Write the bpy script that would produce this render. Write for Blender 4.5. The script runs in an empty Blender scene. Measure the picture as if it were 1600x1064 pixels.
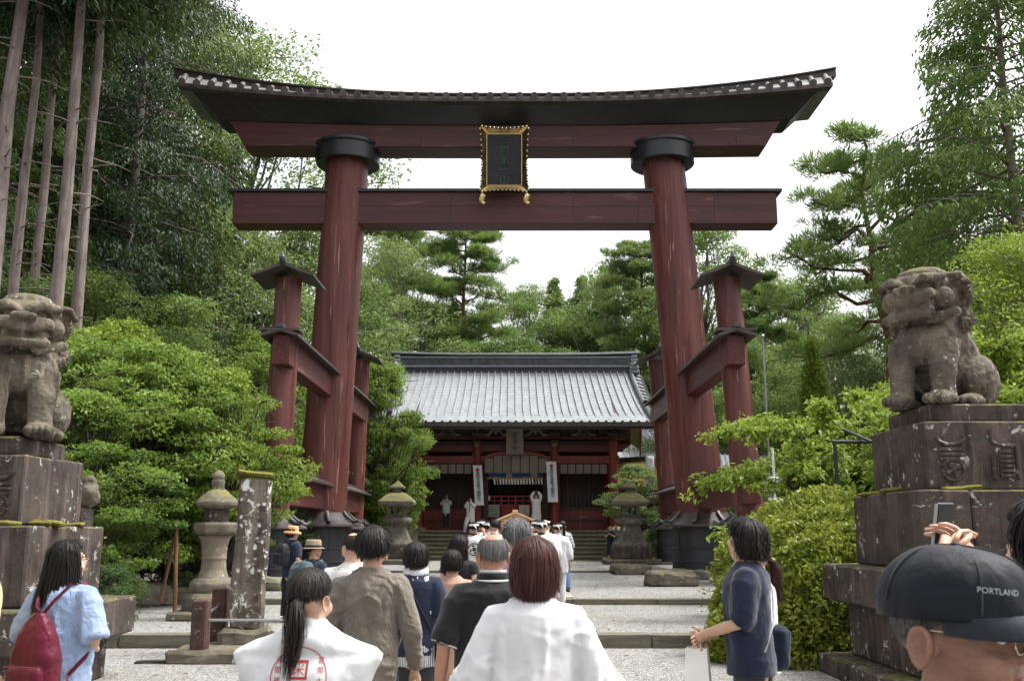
import bpy, bmesh, math, random
import numpy as np
from mathutils import Vector, Matrix, Euler
R = math.radians
pi = math.pi
SC = bpy.context.scene
COL = SC.collection

# ---------------------------------------------------------------- camera
CAM_H, PITCH, F = 1.65, R(11.0), 1525.0
cam_data = bpy.data.cameras.new('camera')
cam = bpy.data.objects.new('camera', cam_data)
COL.objects.link(cam)
cam.location = (0, 0, CAM_H)
cam.rotation_euler = (R(90) + PITCH, 0, 0)
cam_data.sensor_width = 36.0
cam_data.lens = 36.0 * F / 1600.0
cam_data.clip_start = 0.05
cam_data.clip_end = 3000.0
cam_data.dof.use_dof = True
cam_data.dof.focus_distance = 13.0
cam_data.dof.aperture_fstop = 13.0
SC.camera = cam
SC.render.resolution_x, SC.render.resolution_y = 1024, 680

# ---------------------------------------------------------------- sky and sun (bright overcast)
SUN_EL, SUN_AZ = R(63), R(78)          # azimuth measured clockwise from +Y: high on the camera's right
world = bpy.data.worlds.new('World')
SC.world = world
world.use_nodes = True
wn = world.node_tree
for n in list(wn.nodes):
    wn.nodes.remove(n)
sky = wn.nodes.new('ShaderNodeTexSky')
sky.sky_type = 'NISHITA'
sky.sun_disc = False
sky.sun_elevation = SUN_EL
sky.sun_rotation = SUN_AZ
sky.air_density = 1.0
sky.dust_density = 6.0
sky.ozone_density = 1.0
hs = wn.nodes.new('ShaderNodeHueSaturation')
hs.inputs['Saturation'].default_value = 0.12
bgn = wn.nodes.new('ShaderNodeBackground')
bgn.inputs['Strength'].default_value = 0.15
wo = wn.nodes.new('ShaderNodeOutputWorld')
wn.links.new(sky.outputs[0], hs.inputs['Color'])
wn.links.new(hs.outputs[0], bgn.inputs[0])
wn.links.new(bgn.outputs[0], wo.inputs[0])
sun_data = bpy.data.lights.new('sun', 'SUN')
sun_data.energy = 1.2
sun_data.angle = R(12)
sun_data.color = (1.0, 0.965, 0.91)
sun = bpy.data.objects.new('sun', sun_data)
COL.objects.link(sun)
sdir = Vector((math.sin(SUN_AZ) * math.cos(SUN_EL), math.cos(SUN_AZ) * math.cos(SUN_EL), math.sin(SUN_EL)))
sun.rotation_euler = sdir.to_track_quat('Z', 'Y').to_euler()
SC.view_settings.view_transform = 'Standard'
SC.view_settings.look = 'None'
SC.view_settings.gamma = 1.0
SC.view_settings.exposure = 1.3
SC.cycles.max_bounces = 6
SC.cycles.diffuse_bounces = 3
SC.cycles.glossy_bounces = 2
SC.cycles.transmission_bounces = 4
SC.cycles.transparent_max_bounces = 4
SC.cycles.use_denoising = True

# ---------------------------------------------------------------- helpers
def P(px, py, D):
    """world point seen at photo pixel (px, py) when it stands D metres in front of the camera"""
    u, w = (px - 800) / F, (532 - py) / F
    d = Vector((u, math.cos(PITCH) - w * math.sin(PITCH), math.sin(PITCH) + w * math.cos(PITCH)))
    return Vector((0, 0, CAM_H)) + d * (D / d.y)

def X(px, D, z=1.65):
    zc = D * math.cos(PITCH) + (z - CAM_H) * math.sin(PITCH)
    return (px - 800) * zc / F

STEP1, STEP2, STEP3, STAIR = 14.5, 20.3, 32.9, 44.0
def ground_z(y):
    return 0.0 if y < STEP1 else 0.18 if y < STEP2 else 0.28 if y < STEP3 else 0.35

_rs = np.random.RandomState(5)
_perm = _rs.permutation(4096)
_val = _rs.uniform(-1, 1, 4096)
def _h(i, j, k):
    return _val[(_perm[(_perm[(_perm[i & 4095] + j) & 4095] + k) & 4095])]
def vnoise(Pn, scale=1.0, seed=0.0):
    q = np.asarray(Pn, float) * scale + seed * 17.31 + 1000.0
    i = np.floor(q).astype(int)
    f = q - i
    f = f * f * (3 - 2 * f)
    x, y, z = i[:, 0], i[:, 1], i[:, 2]
    fx, fy, fz = f[:, 0], f[:, 1], f[:, 2]
    def L(a, b, t): return a + (b - a) * t
    return L(L(L(_h(x, y, z), _h(x+1, y, z), fx), L(_h(x, y+1, z), _h(x+1, y+1, z), fx), fy),
             L(L(_h(x, y, z+1), _h(x+1, y, z+1), fx), L(_h(x, y+1, z+1), _h(x+1, y+1, z+1), fx), fy), fz)
def fnoise(Pn, scale=1.0, seed=0.0, oct=3):
    return sum(vnoise(Pn, scale * 2 ** o, seed + o) * 0.5 ** o for o in range(oct))

class MB:
    """collects closed shapes for one mesh"""
    def __init__(self):
        self.v, self.f = [], []
    def add(self, verts, faces, M=None):
        o = len(self.v)
        if M is not None:
            verts = [M @ Vector(p) for p in verts]
        self.v.extend([tuple(p) for p in verts])
        self.f.extend([tuple(i + o for i in fc) for fc in faces])
        return self
    def box(self, c, s, M=None, taper=1.0, bev=0.0):
        x, y, z = s[0] / 2, s[1] / 2, s[2] / 2
        if bev <= 0:
            t = taper
            v = [(-x, -y, -z), (x, -y, -z), (x, y, -z), (-x, y, -z), (-x*t, -y*t, z), (x*t, -y*t, z), (x*t, y*t, z), (-x*t, y*t, z)]
            fc = [(0, 3, 2, 1), (4, 5, 6, 7), (0, 1, 5, 4), (1, 2, 6, 5), (2, 3, 7, 6), (3, 0, 4, 7)]
        else:
            b = bev
            ring = lambda a, c2, zz: [(-a+b, -c2, zz), (a-b, -c2, zz), (a, -c2+b, zz), (a, c2-b, zz), (a-b, c2, zz), (-a+b, c2, zz), (-a, c2-b, zz), (-a, -c2+b, zz)]
            tx, ty = x * taper, y * taper
            rs = [[(p[0]*(x-b)/x, p[1]*(y-b)/y, -z) for p in ring(x, y, 0)], ring(x, y, -z+b), ring(tx, ty, z-b), [(p[0]*(tx-b)/tx, p[1]*(ty-b)/ty, z) for p in ring(tx, ty, 0)]]
            v = sum(rs, [])
            fc = [tuple(range(7, -1, -1)), tuple(range(24, 32))]
            for k in range(3):
                for i in range(8):
                    fc.append((k*8+i, k*8+(i+1) % 8, k*8+8+(i+1) % 8, k*8+8+i))
        T = Matrix.Translation(Vector(c))
        return self.add(v, fc, T if M is None else M @ T)
    def loft(self, rings, cap=True):
        n = len(rings[0])
        v = [p for r in rings for p in r]
        fc = []
        for k in range(len(rings) - 1):
            for i in range(n):
                fc.append((k*n+i, k*n+(i+1) % n, (k+1)*n+(i+1) % n, (k+1)*n+i))
        if cap:
            fc.append(tuple(range(n-1, -1, -1)))
            fc.append(tuple(range((len(rings)-1)*n, len(rings)*n)))
        return self.add(v, fc)
    def tube(self, path, rad, n=10, ref=(0, 0, 1), cap=True):
        path = [Vector(p) for p in path]
        if not isinstance(rad, (list, tuple)):
            rad = [rad] * len(path)
        rings = []
        for i, p in enumerate(path):
            t = (path[min(i+1, len(path)-1)] - path[max(i-1, 0)])
            if t.length < 1e-9: t = Vector((0, 0, 1))
            t.normalize()
            r0 = Vector(ref)
            if abs(t.dot(r0)) > 0.97: r0 = Vector((1, 0, 0)) if abs(t.x) < 0.9 else Vector((0, 1, 0))
            u = t.cross(r0).normalized()
            w = u.cross(t).normalized()
            a, b = rad[i] if isinstance(rad[i], (list, tuple)) else (rad[i], rad[i])
            rings.append([p + u * (a * math.cos(2*pi*k/n)) + w * (b * math.sin(2*pi*k/n)) for k in range(n)])
        return self.loft(rings, cap)
    def lathe(self, prof, n=16, c=(0, 0, 0), sx=1.0, sy=1.0, rot=0.0):
        c = Vector(c)
        rings = [[c + Vector((r*sx*math.cos(2*pi*k/n+rot), r*sy*math.sin(2*pi*k/n+rot), z)) for k in range(n)] for r, z in prof]
        return self.loft(rings)
    def ell(self, c, r, n=14, M=None):
        m = max(6, n // 2)
        c = Vector(c)
        rings = []
        for j in range(m + 1):
            a = -pi/2 + pi * (0.04 + 0.92 * j / m)
            rings.append([Vector((r[0]*math.cos(a)*math.cos(2*pi*k/n), r[1]*math.cos(a)*math.sin(2*pi*k/n), r[2]*math.sin(a))) for k in range(n)])
        if M is not None:
            rings = [[M @ p for p in q] for q in rings]
        return self.loft([[p + c for p in q] for q in rings])
    def prism(self, outline, y0, y1, M=None):
        """outline in x,z; extruded along y"""
        n = len(outline)
        v = [(p[0], y0, p[1]) for p in outline] + [(p[0], y1, p[1]) for p in outline]
        fc = [tuple(range(n)), tuple(range(2*n-1, n-1, -1))] + [(i, n+i, n+(i+1) % n, (i+1) % n) for i in range(n)]
        return self.add(v, fc, M)
    def mesh(self, name='m'):
        me = bpy.data.meshes.new(name)
        me.from_pydata([tuple(p) for p in self.v], [], self.f)
        bm = bmesh.new()
        bm.from_mesh(me)
        bmesh.ops.recalc_face_normals(bm, faces=bm.faces)
        bm.to_mesh(me)
        bm.free()
        return me
    def build(self, name, mat, parent=None, smooth=False, bevel=0.0, **kw):
        return obj(name, self.mesh(name), mat, parent, smooth, bevel, **kw)

def obj(name, me, mat=None, parent=None, smooth=False, bevel=0.0, loc=None, rot=None, label=None, cat=None, group=None, kind=None):
    o = bpy.data.objects.new(name, me)
    COL.objects.link(o)
    if me is not None and mat is not None:
        me.materials.clear()
        for m in (mat if isinstance(mat, (list, tuple)) else [mat]):
            me.materials.append(m)
    if me is not None and smooth:
        me.polygons.foreach_set('use_smooth', [True] * len(me.polygons))
        if smooth != 'all':
            try: me.set_sharp_from_angle(angle=R(38))
            except Exception: pass
    if bevel > 0:
        b = o.modifiers.new('bevel', 'BEVEL')
        b.width = bevel
        b.segments = 2
        b.limit_method = 'ANGLE'
        b.angle_limit = R(35)
    if parent is not None: o.parent = parent
    if loc is not None: o.location = loc
    if rot is not None: o.rotation_euler = rot
    tag(o, label, cat, group, kind)
    return o
def tag(o, label=None, cat=None, group=None, kind=None):
    for k, v in (('label', label), ('category', cat), ('group', group), ('kind', kind)):
        if v: o[k] = v
    return o
def empty(name, loc=(0, 0, 0), label=None, cat=None, group=None, rz=0.0, kind=None):
    o = bpy.data.objects.new(name, None)
    COL.objects.link(o)
    o.location = loc
    o.rotation_euler = (0, 0, rz)
    o.empty_display_size = 0.2
    return tag(o, label, cat, group, kind)
def copy_tree(o, parent=None, **kw):
    c = o.copy()
    COL.objects.link(c)
    if parent is not None: c.parent = parent
    for ch in [q for q in o.children]:
        copy_tree(ch, c)
    tag(c, **kw)
    return c

TMP = bpy.data.scenes.new('tmp')
def evaluate(me, mods):
    o = bpy.data.objects.new('tmp', me)
    TMP.collection.objects.link(o)
    for typ, kw in mods:
        m = o.modifiers.new(typ, typ)
        for k, v in kw.items(): setattr(m, k, v)
    vl = TMP.view_layers[0]
    vl.update()
    dg = vl.depsgraph
    r = bpy.data.meshes.new_from_object(o.evaluated_get(dg))
    bpy.data.objects.remove(o)
    return r
def fuse(mb, voxel=0.012, smooth=6, fac=0.5, deci=None):
    me = mb.mesh('src')
    mods = [('REMESH', dict(mode='VOXEL', voxel_size=voxel)), ('SMOOTH', dict(factor=fac, iterations=smooth))]
    if deci: mods.append(('DECIMATE', dict(ratio=deci)))
    r = evaluate(me, mods)
    bpy.data.meshes.remove(me)
    return r
def get_co(me):
    a = np.empty(len(me.vertices) * 3)
    me.vertices.foreach_get('co', a)
    return a.reshape(-1, 3)
def set_co(me, a):
    me.vertices.foreach_set('co', np.asarray(a, float).ravel())
    me.update()
def get_no(me):
    a = np.empty(len(me.vertices) * 3)
    me.vertices.foreach_get('normal', a)
    return a.reshape(-1, 3)
def displace(me, fn):
    co, no = get_co(me), get_no(me)
    set_co(me, co + no * fn(co)[:, None])
    return me
def arr_mesh(name, V, Fc, tone=None):
    """Fc: (m,k) index array"""
    me = bpy.data.meshes.new(name)
    n, (m, k) = len(V), Fc.shape
    me.vertices.add(n)
    me.vertices.foreach_set('co', np.ascontiguousarray(V, dtype=np.float32).ravel())
    me.loops.add(m * k)
    me.loops.foreach_set('vertex_index', np.ascontiguousarray(Fc, dtype=np.int32).ravel())
    me.polygons.add(m)
    me.polygons.foreach_set('loop_start', np.arange(0, m * k, k, dtype=np.int32))
    if tone is not None:
        a = me.attributes.new('tone', 'FLOAT', 'POINT')
        a.data.foreach_set('value', np.ascontiguousarray(tone, dtype=np.float32))
    me.update(calc_edges=True)
    me.validate()
    return me

def text_mesh(body, size=1.0, extrude=0.0, vertical=False, pitch=1.05, align='CENTER', name='lettering'):
    """a flat mesh of the characters, in x,z facing -y, centred on x; vertical text runs downwards from z=0"""
    def one(s):
        c = bpy.data.curves.new('t', 'FONT')
        c.body = s
        c.size = size
        c.extrude = extrude
        c.align_x = 'CENTER'
        c.resolution_u = 3
        o = bpy.data.objects.new('t', c)
        TMP.collection.objects.link(o)
        TMP.view_layers[0].update()
        me = bpy.data.meshes.new_from_object(o.evaluated_get(TMP.view_layers[0].depsgraph))
        bpy.data.objects.remove(o)
        vs = [(v.co.x, -v.co.z, v.co.y) for v in me.vertices]
        fs = [tuple(p.vertices) for p in me.polygons]
        bpy.data.meshes.remove(me)
        return vs, fs
    V, Fs = [], []
    parts = list(body) if vertical else [body]
    for i, s in enumerate(parts):
        if s == ' ': continue
        vs, fs = one(s)
        o = len(V)
        V += [(x, y, z - (i * size * pitch + size * 0.85 if vertical else 0)) for x, y, z in vs]
        Fs += [tuple(k + o for k in f) for f in fs]
    me = bpy.data.meshes.new(name)
    me.from_pydata(V, [], Fs)
    return me

# ---------------------------------------------------------------- materials
class NT:
    def __init__(self, name):
        self.m = bpy.data.materials.new(name)
        self.m.use_nodes = True
        self.t = self.m.node_tree
        self.t.nodes.clear()
        self.out = self.new('ShaderNodeOutputMaterial')
        self.bs = self.new('ShaderNodeBsdfPrincipled')
        self.link(self.bs.outputs[0], self.out.inputs[0])
        self._vec = None
    def new(self, typ, **kw):
        n = self.t.nodes.new(typ)
        for k, v in kw.items(): setattr(n, k, v)
        return n
    def link(self, a, b): self.t.links.new(a, b)
    def put(self, sock, v):
        if hasattr(v, 'is_linked') or isinstance(v, bpy.types.NodeSocket): self.link(v, sock)
        elif isinstance(v, (tuple, list)) and len(v) == 3 and sock.type == 'RGBA': sock.default_value = (*v, 1)
        else: sock.default_value = v
    def vec(self, stretch=(1, 1, 1)):
        """object coordinates, shifted by the object's own random number so that copies differ"""
        if self._vec is None:
            tc = self.new('ShaderNodeTexCoord')
            oi = self.new('ShaderNodeObjectInfo')
            mu = self.new('ShaderNodeMath', operation='MULTIPLY')
            mu.inputs[1].default_value = 40.0
            self.link(oi.outputs['Random'], mu.inputs[0])
            ad = self.new('ShaderNodeVectorMath', operation='ADD')
            self.link(tc.outputs['Object'], ad.inputs[0])
            self.link(mu.outputs[0], ad.inputs[1])
            self._vec = ad.outputs[0]
            self.oi = oi
            self.tc = tc
        if stretch == (1, 1, 1): return self._vec
        mp = self.new('ShaderNodeMapping')
        mp.inputs['Scale'].default_value = stretch
        self.link(self._vec, mp.inputs[0])
        return mp.outputs[0]
    def noise(self, scale, detail=4, rough=0.6, stretch=(1, 1, 1), dist=0.0):
        n = self.new('ShaderNodeTexNoise')
        self.link(self.vec(stretch), n.inputs['Vector'])
        n.inputs['Scale'].default_value = scale
        n.inputs['Detail'].default_value = detail
        n.inputs['Roughness'].default_value = rough
        n.inputs['Distortion'].default_value = dist
        return n.outputs['Fac']
    def vor(self, scale, feature='F1', stretch=(1, 1, 1), out='Distance', rnd=1.0):
        n = self.new('ShaderNodeTexVoronoi', feature=feature)
        self.link(self.vec(stretch), n.inputs['Vector'])
        n.inputs['Scale'].default_value = scale
        n.inputs['Randomness'].default_value = rnd
        return n.outputs[out]
    def ramp(self, fac, a, b, lo=0.0, hi=1.0):
        n = self.new('ShaderNodeMapRange')
        n.clamp = True
        self.link(fac, n.inputs[0])
        n.inputs[1].default_value, n.inputs[2].default_value = a, b
        n.inputs[3].default_value, n.inputs[4].default_value = lo, hi
        return n.outputs[0]
    def mix(self, fac, a, b, mode='MIX'):
        n = self.new('ShaderNodeMix', data_type='RGBA', blend_type=mode)
        self.put(n.inputs[0], fac)
        self.put(n.inputs[6], a)
        self.put(n.inputs[7], b)
        return n.outputs[2]
    def math(self, op, a, b=0.0):
        n = self.new('ShaderNodeMath', operation=op)
        self.put(n.inputs[0], a)
        self.put(n.inputs[1], b)
        return n.outputs[0]
    def bump(self, h, dist=0.01, strength=1.0, prev=None):
        n = self.new('ShaderNodeBump')
        n.inputs['Strength'].default_value = strength
        n.inputs['Distance'].default_value = dist
        self.link(h, n.inputs['Height'])
        if prev is not None: self.link(prev, n.inputs['Normal'])
        return n.outputs[0]
    def up(self):
        g = self.new('ShaderNodeNewGeometry')
        s = self.new('ShaderNodeSeparateXYZ')
        self.link(g.outputs['Normal'], s.inputs[0])
        return s.outputs[2]
    def done(self, color=None, rough=0.6, normal=None, spec=0.5, metal=0.0):
        b = self.bs
        if color is not None: self.put(b.inputs['Base Color'], color)
        self.put(b.inputs['Roughness'], rough)
        if normal is not None: self.link(normal, b.inputs['Normal'])
        b.inputs['Specular IOR Level'].default_value = spec
        b.inputs['Metallic'].default_value = metal
        return self.m

def m_plain(name, col, rough=0.6, var=0.12, scale=6, bump=0.0, bscale=60, spec=0.4, metal=0.0):
    n = NT(name)
    a = n.noise(scale, 5)
    dark = tuple(c * (1 - var * 2) for c in col)
    lite = tuple(min(1, c * (1 + var)) for c in col)
    c = n.mix(n.ramp(a, 0.3, 0.7), dark, lite)
    nm = n.bump(n.noise(bscale, 3), bump) if bump else None
    return n.done(c, rough, nm, spec, metal)

def m_paintwood(name, col, worn, grey, amt=0.5, axis=2, spec=0.35):
    """vermilion lacquer on timber: long streaks, faded patches, dark runs, bare scratches"""
    n = NT(name)
    st = [1.0, 1.0, 1.0]
    st2 = [5.0, 5.0, 5.0]
    st[axis] = 0.06
    st2[axis] = 0.22
    s1 = n.noise(5.0, 6, 0.65, tuple(st))
    s2 = n.noise(1.1, 4, 0.6, tuple(st2), 0.5)
    s3 = n.noise(9.0, 4, 0.6, tuple(st))
    big = n.noise(0.35, 3)
    c = n.mix(n.ramp(s1, 0.35, 0.7), col, worn)
    c = n.mix(n.math('MULTIPLY', n.ramp(big, 0.42, 0.68), 0.55), c, grey)
    c = n.mix(n.ramp(s2, 0.56, 0.72, 0, 0.75 * amt), c, tuple(x * 0.3 for x in col))
    c = n.mix(n.math('MULTIPLY', n.ramp(s3, 0.61, 0.66), n.ramp(s2, 0.46, 0.54, 0, 0.5 * amt)), c, (0.42, 0.25, 0.19))
    nm = n.bump(s1, 0.006)
    nm = n.bump(n.noise(30, 3, 0.6, tuple(st)), 0.002, 1.0, nm)
    return n.done(c, n.ramp(s1, 0.3, 0.7, 0.42, 0.62), nm, spec)

def m_stone(name, base, dark, lichen=0.5, moss=0.4, lich_col=(0.50, 0.51, 0.48), scale=1.0, streak=0.4, moss_col=(0.085, 0.085, 0.018)):
    n = NT(name)
    a = n.noise(2.2 * scale, 7, 0.7)
    g = n.noise(45 * scale, 4, 0.7)
    c = n.mix(n.ramp(a, 0.32, 0.68), dark, base)
    c = n.mix(n.ramp(g, 0.3, 0.75, 0, 0.55), c, tuple(x * 0.45 for x in dark))
    if streak:
        s = n.noise(7 * scale, 5, 0.6, (1, 1, 0.1))
        c = n.mix(n.ramp(s, 0.55, 0.75, 0, streak), c, tuple(x * 1.6 for x in base))
        s2 = n.noise(5 * scale, 5, 0.6, (1.3, 1.3, 0.08))
        c = n.mix(n.ramp(s2, 0.56, 0.7, 0, streak), c, tuple(x * 0.35 for x in dark))
    if lichen:
        w = n.noise(1.3 * scale, 5, 0.65)
        l1 = n.vor(9 * scale)
        wob = n.math('ADD', l1, n.math('MULTIPLY', n.noise(14 * scale, 6, 0.75), 1.5))
        spot = n.ramp(wob, 0.98, 0.88)
        patch = n.ramp(w, 0.62 - 0.16 * lichen, 0.68 - 0.16 * lichen)
        c = n.mix(n.math('MULTIPLY', spot, patch), c, lich_col)
        blot = n.ramp(n.noise(4.5 * scale, 8, 0.75, (1, 1, 1), 0.8), 0.655 - 0.07 * lichen, 0.675 - 0.07 * lichen)
        c = n.mix(n.math('MULTIPLY', blot, 0.9), c, tuple(min(1, x * 1.12) for x in lich_col))
    if moss:
        u = n.ramp(n.up(), 0.35, 0.85)
        mm = n.ramp(n.noise(5 * scale, 6, 0.7), 0.62 - 0.25 * moss, 0.72 - 0.25 * moss)
        mc = n.mix(n.noise(30, 3), moss_col, tuple(x * 2.2 for x in moss_col))
        c = n.mix(n.math('MULTIPLY', u, mm), c, mc)
    nm = n.bump(a, 0.03, 0.7)
    nm = n.bump(g, 0.006, 1.0, nm)
    return n.done(c, 0.9, nm, 0.25)

def m_leaf(name, dark, lite, trans=0.35, rough=0.5, spec=0.3):
    n = NT(name)
    at = n.new('ShaderNodeAttribute', attribute_name='tone')
    n.vec()
    k = n.math('ADD', at.outputs['Fac'], n.math('MULTIPLY', n.math('SUBTRACT', n.oi.outputs['Random'], 0.5), 0.35))
    c = n.mix(n.ramp(k, 0.0, 1.0), dark, lite)
    n.done(c, rough, None, spec)
    tr = n.new('ShaderNodeBsdfTranslucent')
    tc = n.mix(0.25, c, (0.36, 0.42, 0.07), 'MIX')
    n.link(tc, tr.inputs[0])
    ms = n.new('ShaderNodeMixShader')
    ms.inputs[0].default_value = trans
    n.link(n.bs.outputs[0], ms.inputs[1])
    n.link(tr.outputs[0], ms.inputs[2])
    n.link(ms.outputs[0], n.out.inputs[0])
    return n.m

def m_bark(name, a, b, scale=1.0, stretch=0.15, bump=0.02):
    n = NT(name)
    s = n.noise(9 * scale, 7, 0.7, (1, 1, stretch), 0.4)
    p = n.noise(1.3, 4, 0.6)
    c = n.mix(n.ramp(s, 0.32, 0.66), a, b)
    c = n.mix(n.ramp(p, 0.4, 0.7, 0, 0.5), c, tuple(x * 0.5 for x in a))
    return n.done(c, 0.92, n.bump(s, bump), 0.15)

def m_cloth(name, col, rough=0.85, weave=700, fold=0.5, var=0.06, sheen=0.2, col2=None, fscale=1.0):
    n = NT(name)
    f1 = n.noise(7.0 * fscale, 3, 0.5, (1.0, 1.0, 0.55), 1.2)
    f2 = n.noise(20.0 * fscale, 3, 0.55, (1, 1, 0.7), 0.8)
    w = n.noise(weave, 1)
    v = n.noise(3.0, 4)
    c = n.mix(n.ramp(v, 0.3, 0.7), tuple(x * (1 - var * 2) for x in col), tuple(min(1, x * (1 + var)) for x in (col2 or col)))
    nm = n.bump(f1, 0.06, 0.55 * fold)
    nm = n.bump(f2, 0.018, 0.5 * fold, nm)
    nm = n.bump(w, 0.0006, 0.6, nm)
    n.bs.inputs['Sheen Weight'].default_value = sheen
    return n.done(c, rough, nm, 0.2)

def m_skin(name, col, lined=False):
    n = NT(name)
    v = n.noise(14, 5)
    c = n.mix(n.ramp(v, 0.3, 0.7), (col[0] * 0.86, col[1] * 0.78, col[2] * 0.74), col)
    n.bs.inputs['Subsurface Weight'].default_value = 0.12
    n.bs.inputs['Subsurface Radius'].default_value = (0.02, 0.008, 0.004)
    n.bs.inputs['Subsurface Scale'].default_value = 0.5
    nm = n.bump(n.noise(260, 3), 0.0012)
    if lined:
        nm = n.bump(n.noise(55, 4, 0.6, (1, 1, 2.2), 0.6), 0.004, 0.9, nm)
        c2 = n.mix(n.ramp(n.noise(38, 5), 0.52, 0.7, 0, 0.5), c, (col[0] * .62, col[1] * .5, col[2] * .48))
        return n.done(c2, 0.48, nm, 0.4)
    return n.done(c, 0.52, nm, 0.4)

def m_hair(name, col, col2, rough=0.5):
    n = NT(name)
    at = n.new('ShaderNodeAttribute', attribute_name='tone')
    s = n.noise(70, 4, 0.6, (1, 1, 0.08))
    c = n.mix(n.ramp(n.math('ADD', n.math('MULTIPLY', at.outputs['Fac'], 0.6), n.math('MULTIPLY', s, 0.4)), 0.15, 0.75), col, col2)
    return n.done(c, rough, n.bump(s, 0.004), 0.22)
M = {}
# ---------------------------------------------------------------- material table
RED, REDW, REDG = (0.115, 0.020, 0.017), (0.175, 0.042, 0.034), (0.10, 0.045, 0.045)
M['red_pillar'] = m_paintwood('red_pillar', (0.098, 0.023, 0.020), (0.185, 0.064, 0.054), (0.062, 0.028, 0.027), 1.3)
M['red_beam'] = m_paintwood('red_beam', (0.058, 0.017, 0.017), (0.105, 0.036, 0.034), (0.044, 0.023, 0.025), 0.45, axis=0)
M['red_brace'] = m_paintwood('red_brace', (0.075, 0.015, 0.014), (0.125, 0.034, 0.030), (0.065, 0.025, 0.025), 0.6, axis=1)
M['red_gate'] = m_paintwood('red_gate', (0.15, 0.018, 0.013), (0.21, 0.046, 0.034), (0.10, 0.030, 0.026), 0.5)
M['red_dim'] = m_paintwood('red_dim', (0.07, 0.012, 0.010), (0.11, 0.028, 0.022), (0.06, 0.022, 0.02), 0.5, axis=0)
M['red_fence'] = m_plain('red_fence', (0.34, 0.022, 0.016), 0.5, 0.12)
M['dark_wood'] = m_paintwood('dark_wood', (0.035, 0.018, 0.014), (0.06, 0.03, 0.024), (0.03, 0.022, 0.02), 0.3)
M['grey_wood'] = m_paintwood('grey_wood', (0.16, 0.12, 0.095), (0.23, 0.19, 0.16), (0.12, 0.10, 0.09), 0.3)
M['roof_wood'] = m_paintwood('roof_wood', (0.05, 0.036, 0.034), (0.10, 0.085, 0.082), (0.06, 0.05, 0.05), 0.3, axis=1)
M['black_metal'] = m_plain('black_metal', (0.017, 0.018, 0.022), 0.42, 0.2, 3, 0.004, 12, 0.5)
M['plinth_metal'] = m_plain('plinth_metal', (0.028, 0.029, 0.035), 0.5, 0.22, 2.5, 0.004, 9, 0.45)
M['black_lacquer'] = m_plain('black_lacquer', (0.012, 0.012, 0.015), 0.35, 0.2, 2)
M['plaque_board'] = m_plain('plaque_board', (0.020, 0.022, 0.031), 0.4, 0.2, 2)
M['gold'] = m_plain('gold', (0.86, 0.66, 0.34), 0.30, 0.15, 20, 0.004, 60, 0.5, 1.0)
M['gold_dark'] = m_plain('gold_dark', (0.20, 0.15, 0.06), 0.35, 0.5, 9, 0.01, 30, 0.5, 0.9)
M['green_letter'] = m_plain('green_letter', (0.035, 0.085, 0.060), 0.5, 0.2)
M['copper_roof'] = None
def _copper():
    n = NT('copper_roof')
    a = n.noise(2.0, 5, 0.6)
    b = n.noise(6.0, 4, 0.6, (1, 0.2, 0.2))
    k = n.vor(4.2, 'F1', (0.7, 2.6, 2.6), 'Color')
    c = n.mix(n.ramp(a, 0.3, 0.7), (0.20, 0.213, 0.225), (0.29, 0.305, 0.315))
    c = n.mix(n.ramp(b, 0.5, 0.75, 0, 0.5), c, (0.16, 0.175, 0.19))
    s = n.new('ShaderNodeSeparateColor')
    n.link(k, s.inputs[0])
    c = n.mix(n.ramp(s.outputs[0], 0, 1, 0, 0.25), c, (0.44, 0.46, 0.47))
    return n.done(c, 0.62, n.bump(a, 0.01), 0.35, 0.0)
M['copper_roof'] = _copper()
M['copper_dark'] = m_plain('copper_dark', (0.075, 0.082, 0.088), 0.45, 0.25, 3, 0.004, 20, 0.5, 0.2)
M['tile'] = m_plain('tile', (0.10, 0.092, 0.092), 0.42, 0.3, 2.5, 0.003, 30, 0.5, 0.2)
M['tile_pan'] = m_plain('tile_pan', (0.20, 0.19, 0.185), 0.4, 0.25, 2.5, 0.003, 30, 0.5, 0.2)
M['white_paper'] = m_plain('white_paper', (0.80, 0.79, 0.75), 0.7, 0.04)
M['banner_cloth'] = m_cloth('banner_cloth', (0.72, 0.74, 0.80), 0.8, 300, 0.4)
M['red_ink'] = m_plain('red_ink', (0.42, 0.03, 0.03), 0.7, 0.1)
M['black_ink'] = m_plain('black_ink', (0.02, 0.02, 0.022), 0.7, 0.1)
M['blue_cloth'] = m_cloth('blue_cloth', (0.10, 0.22, 0.55), 0.8, 300, 0.5)
M['straw'] = m_plain('straw', (0.38, 0.28, 0.13), 0.9, 0.3, 20, 0.01, 40)
M['cream_wood'] = m_plain('cream_wood', (0.66, 0.44, 0.25), 0.6, 0.08, 8, 0.001, 40)
M['notice'] = m_plain('notice', (0.40, 0.39, 0.32), 0.7, 0.15, 9)
M['white_sign'] = m_plain('white_sign', (0.72, 0.60, 0.54), 0.6, 0.08)
M['stone_dark'] = m_stone('stone_dark', (0.125, 0.098, 0.083), (0.036, 0.028, 0.024), 0.60, 0.45, (0.44, 0.43, 0.39), 1.0, 0.75)
M['stone_statue'] = m_stone('stone_statue', (0.23, 0.195, 0.15), (0.055, 0.045, 0.036), 0.45, 0.45, (0.40, 0.40, 0.35), 1.3, 0.7)
M['stone_lantern'] = m_stone('stone_lantern', (0.20, 0.185, 0.15), (0.070, 0.063, 0.05), 0.6, 0.3, (0.55, 0.54, 0.5), 1.5, 0.35)
M['stone_cap'] = m_stone('stone_cap', (0.24, 0.215, 0.165), (0.10, 0.09, 0.065), 0.45, 0.75, (0.42, 0.41, 0.36), 1.5, 0.1, (0.10, 0.092, 0.020))
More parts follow.
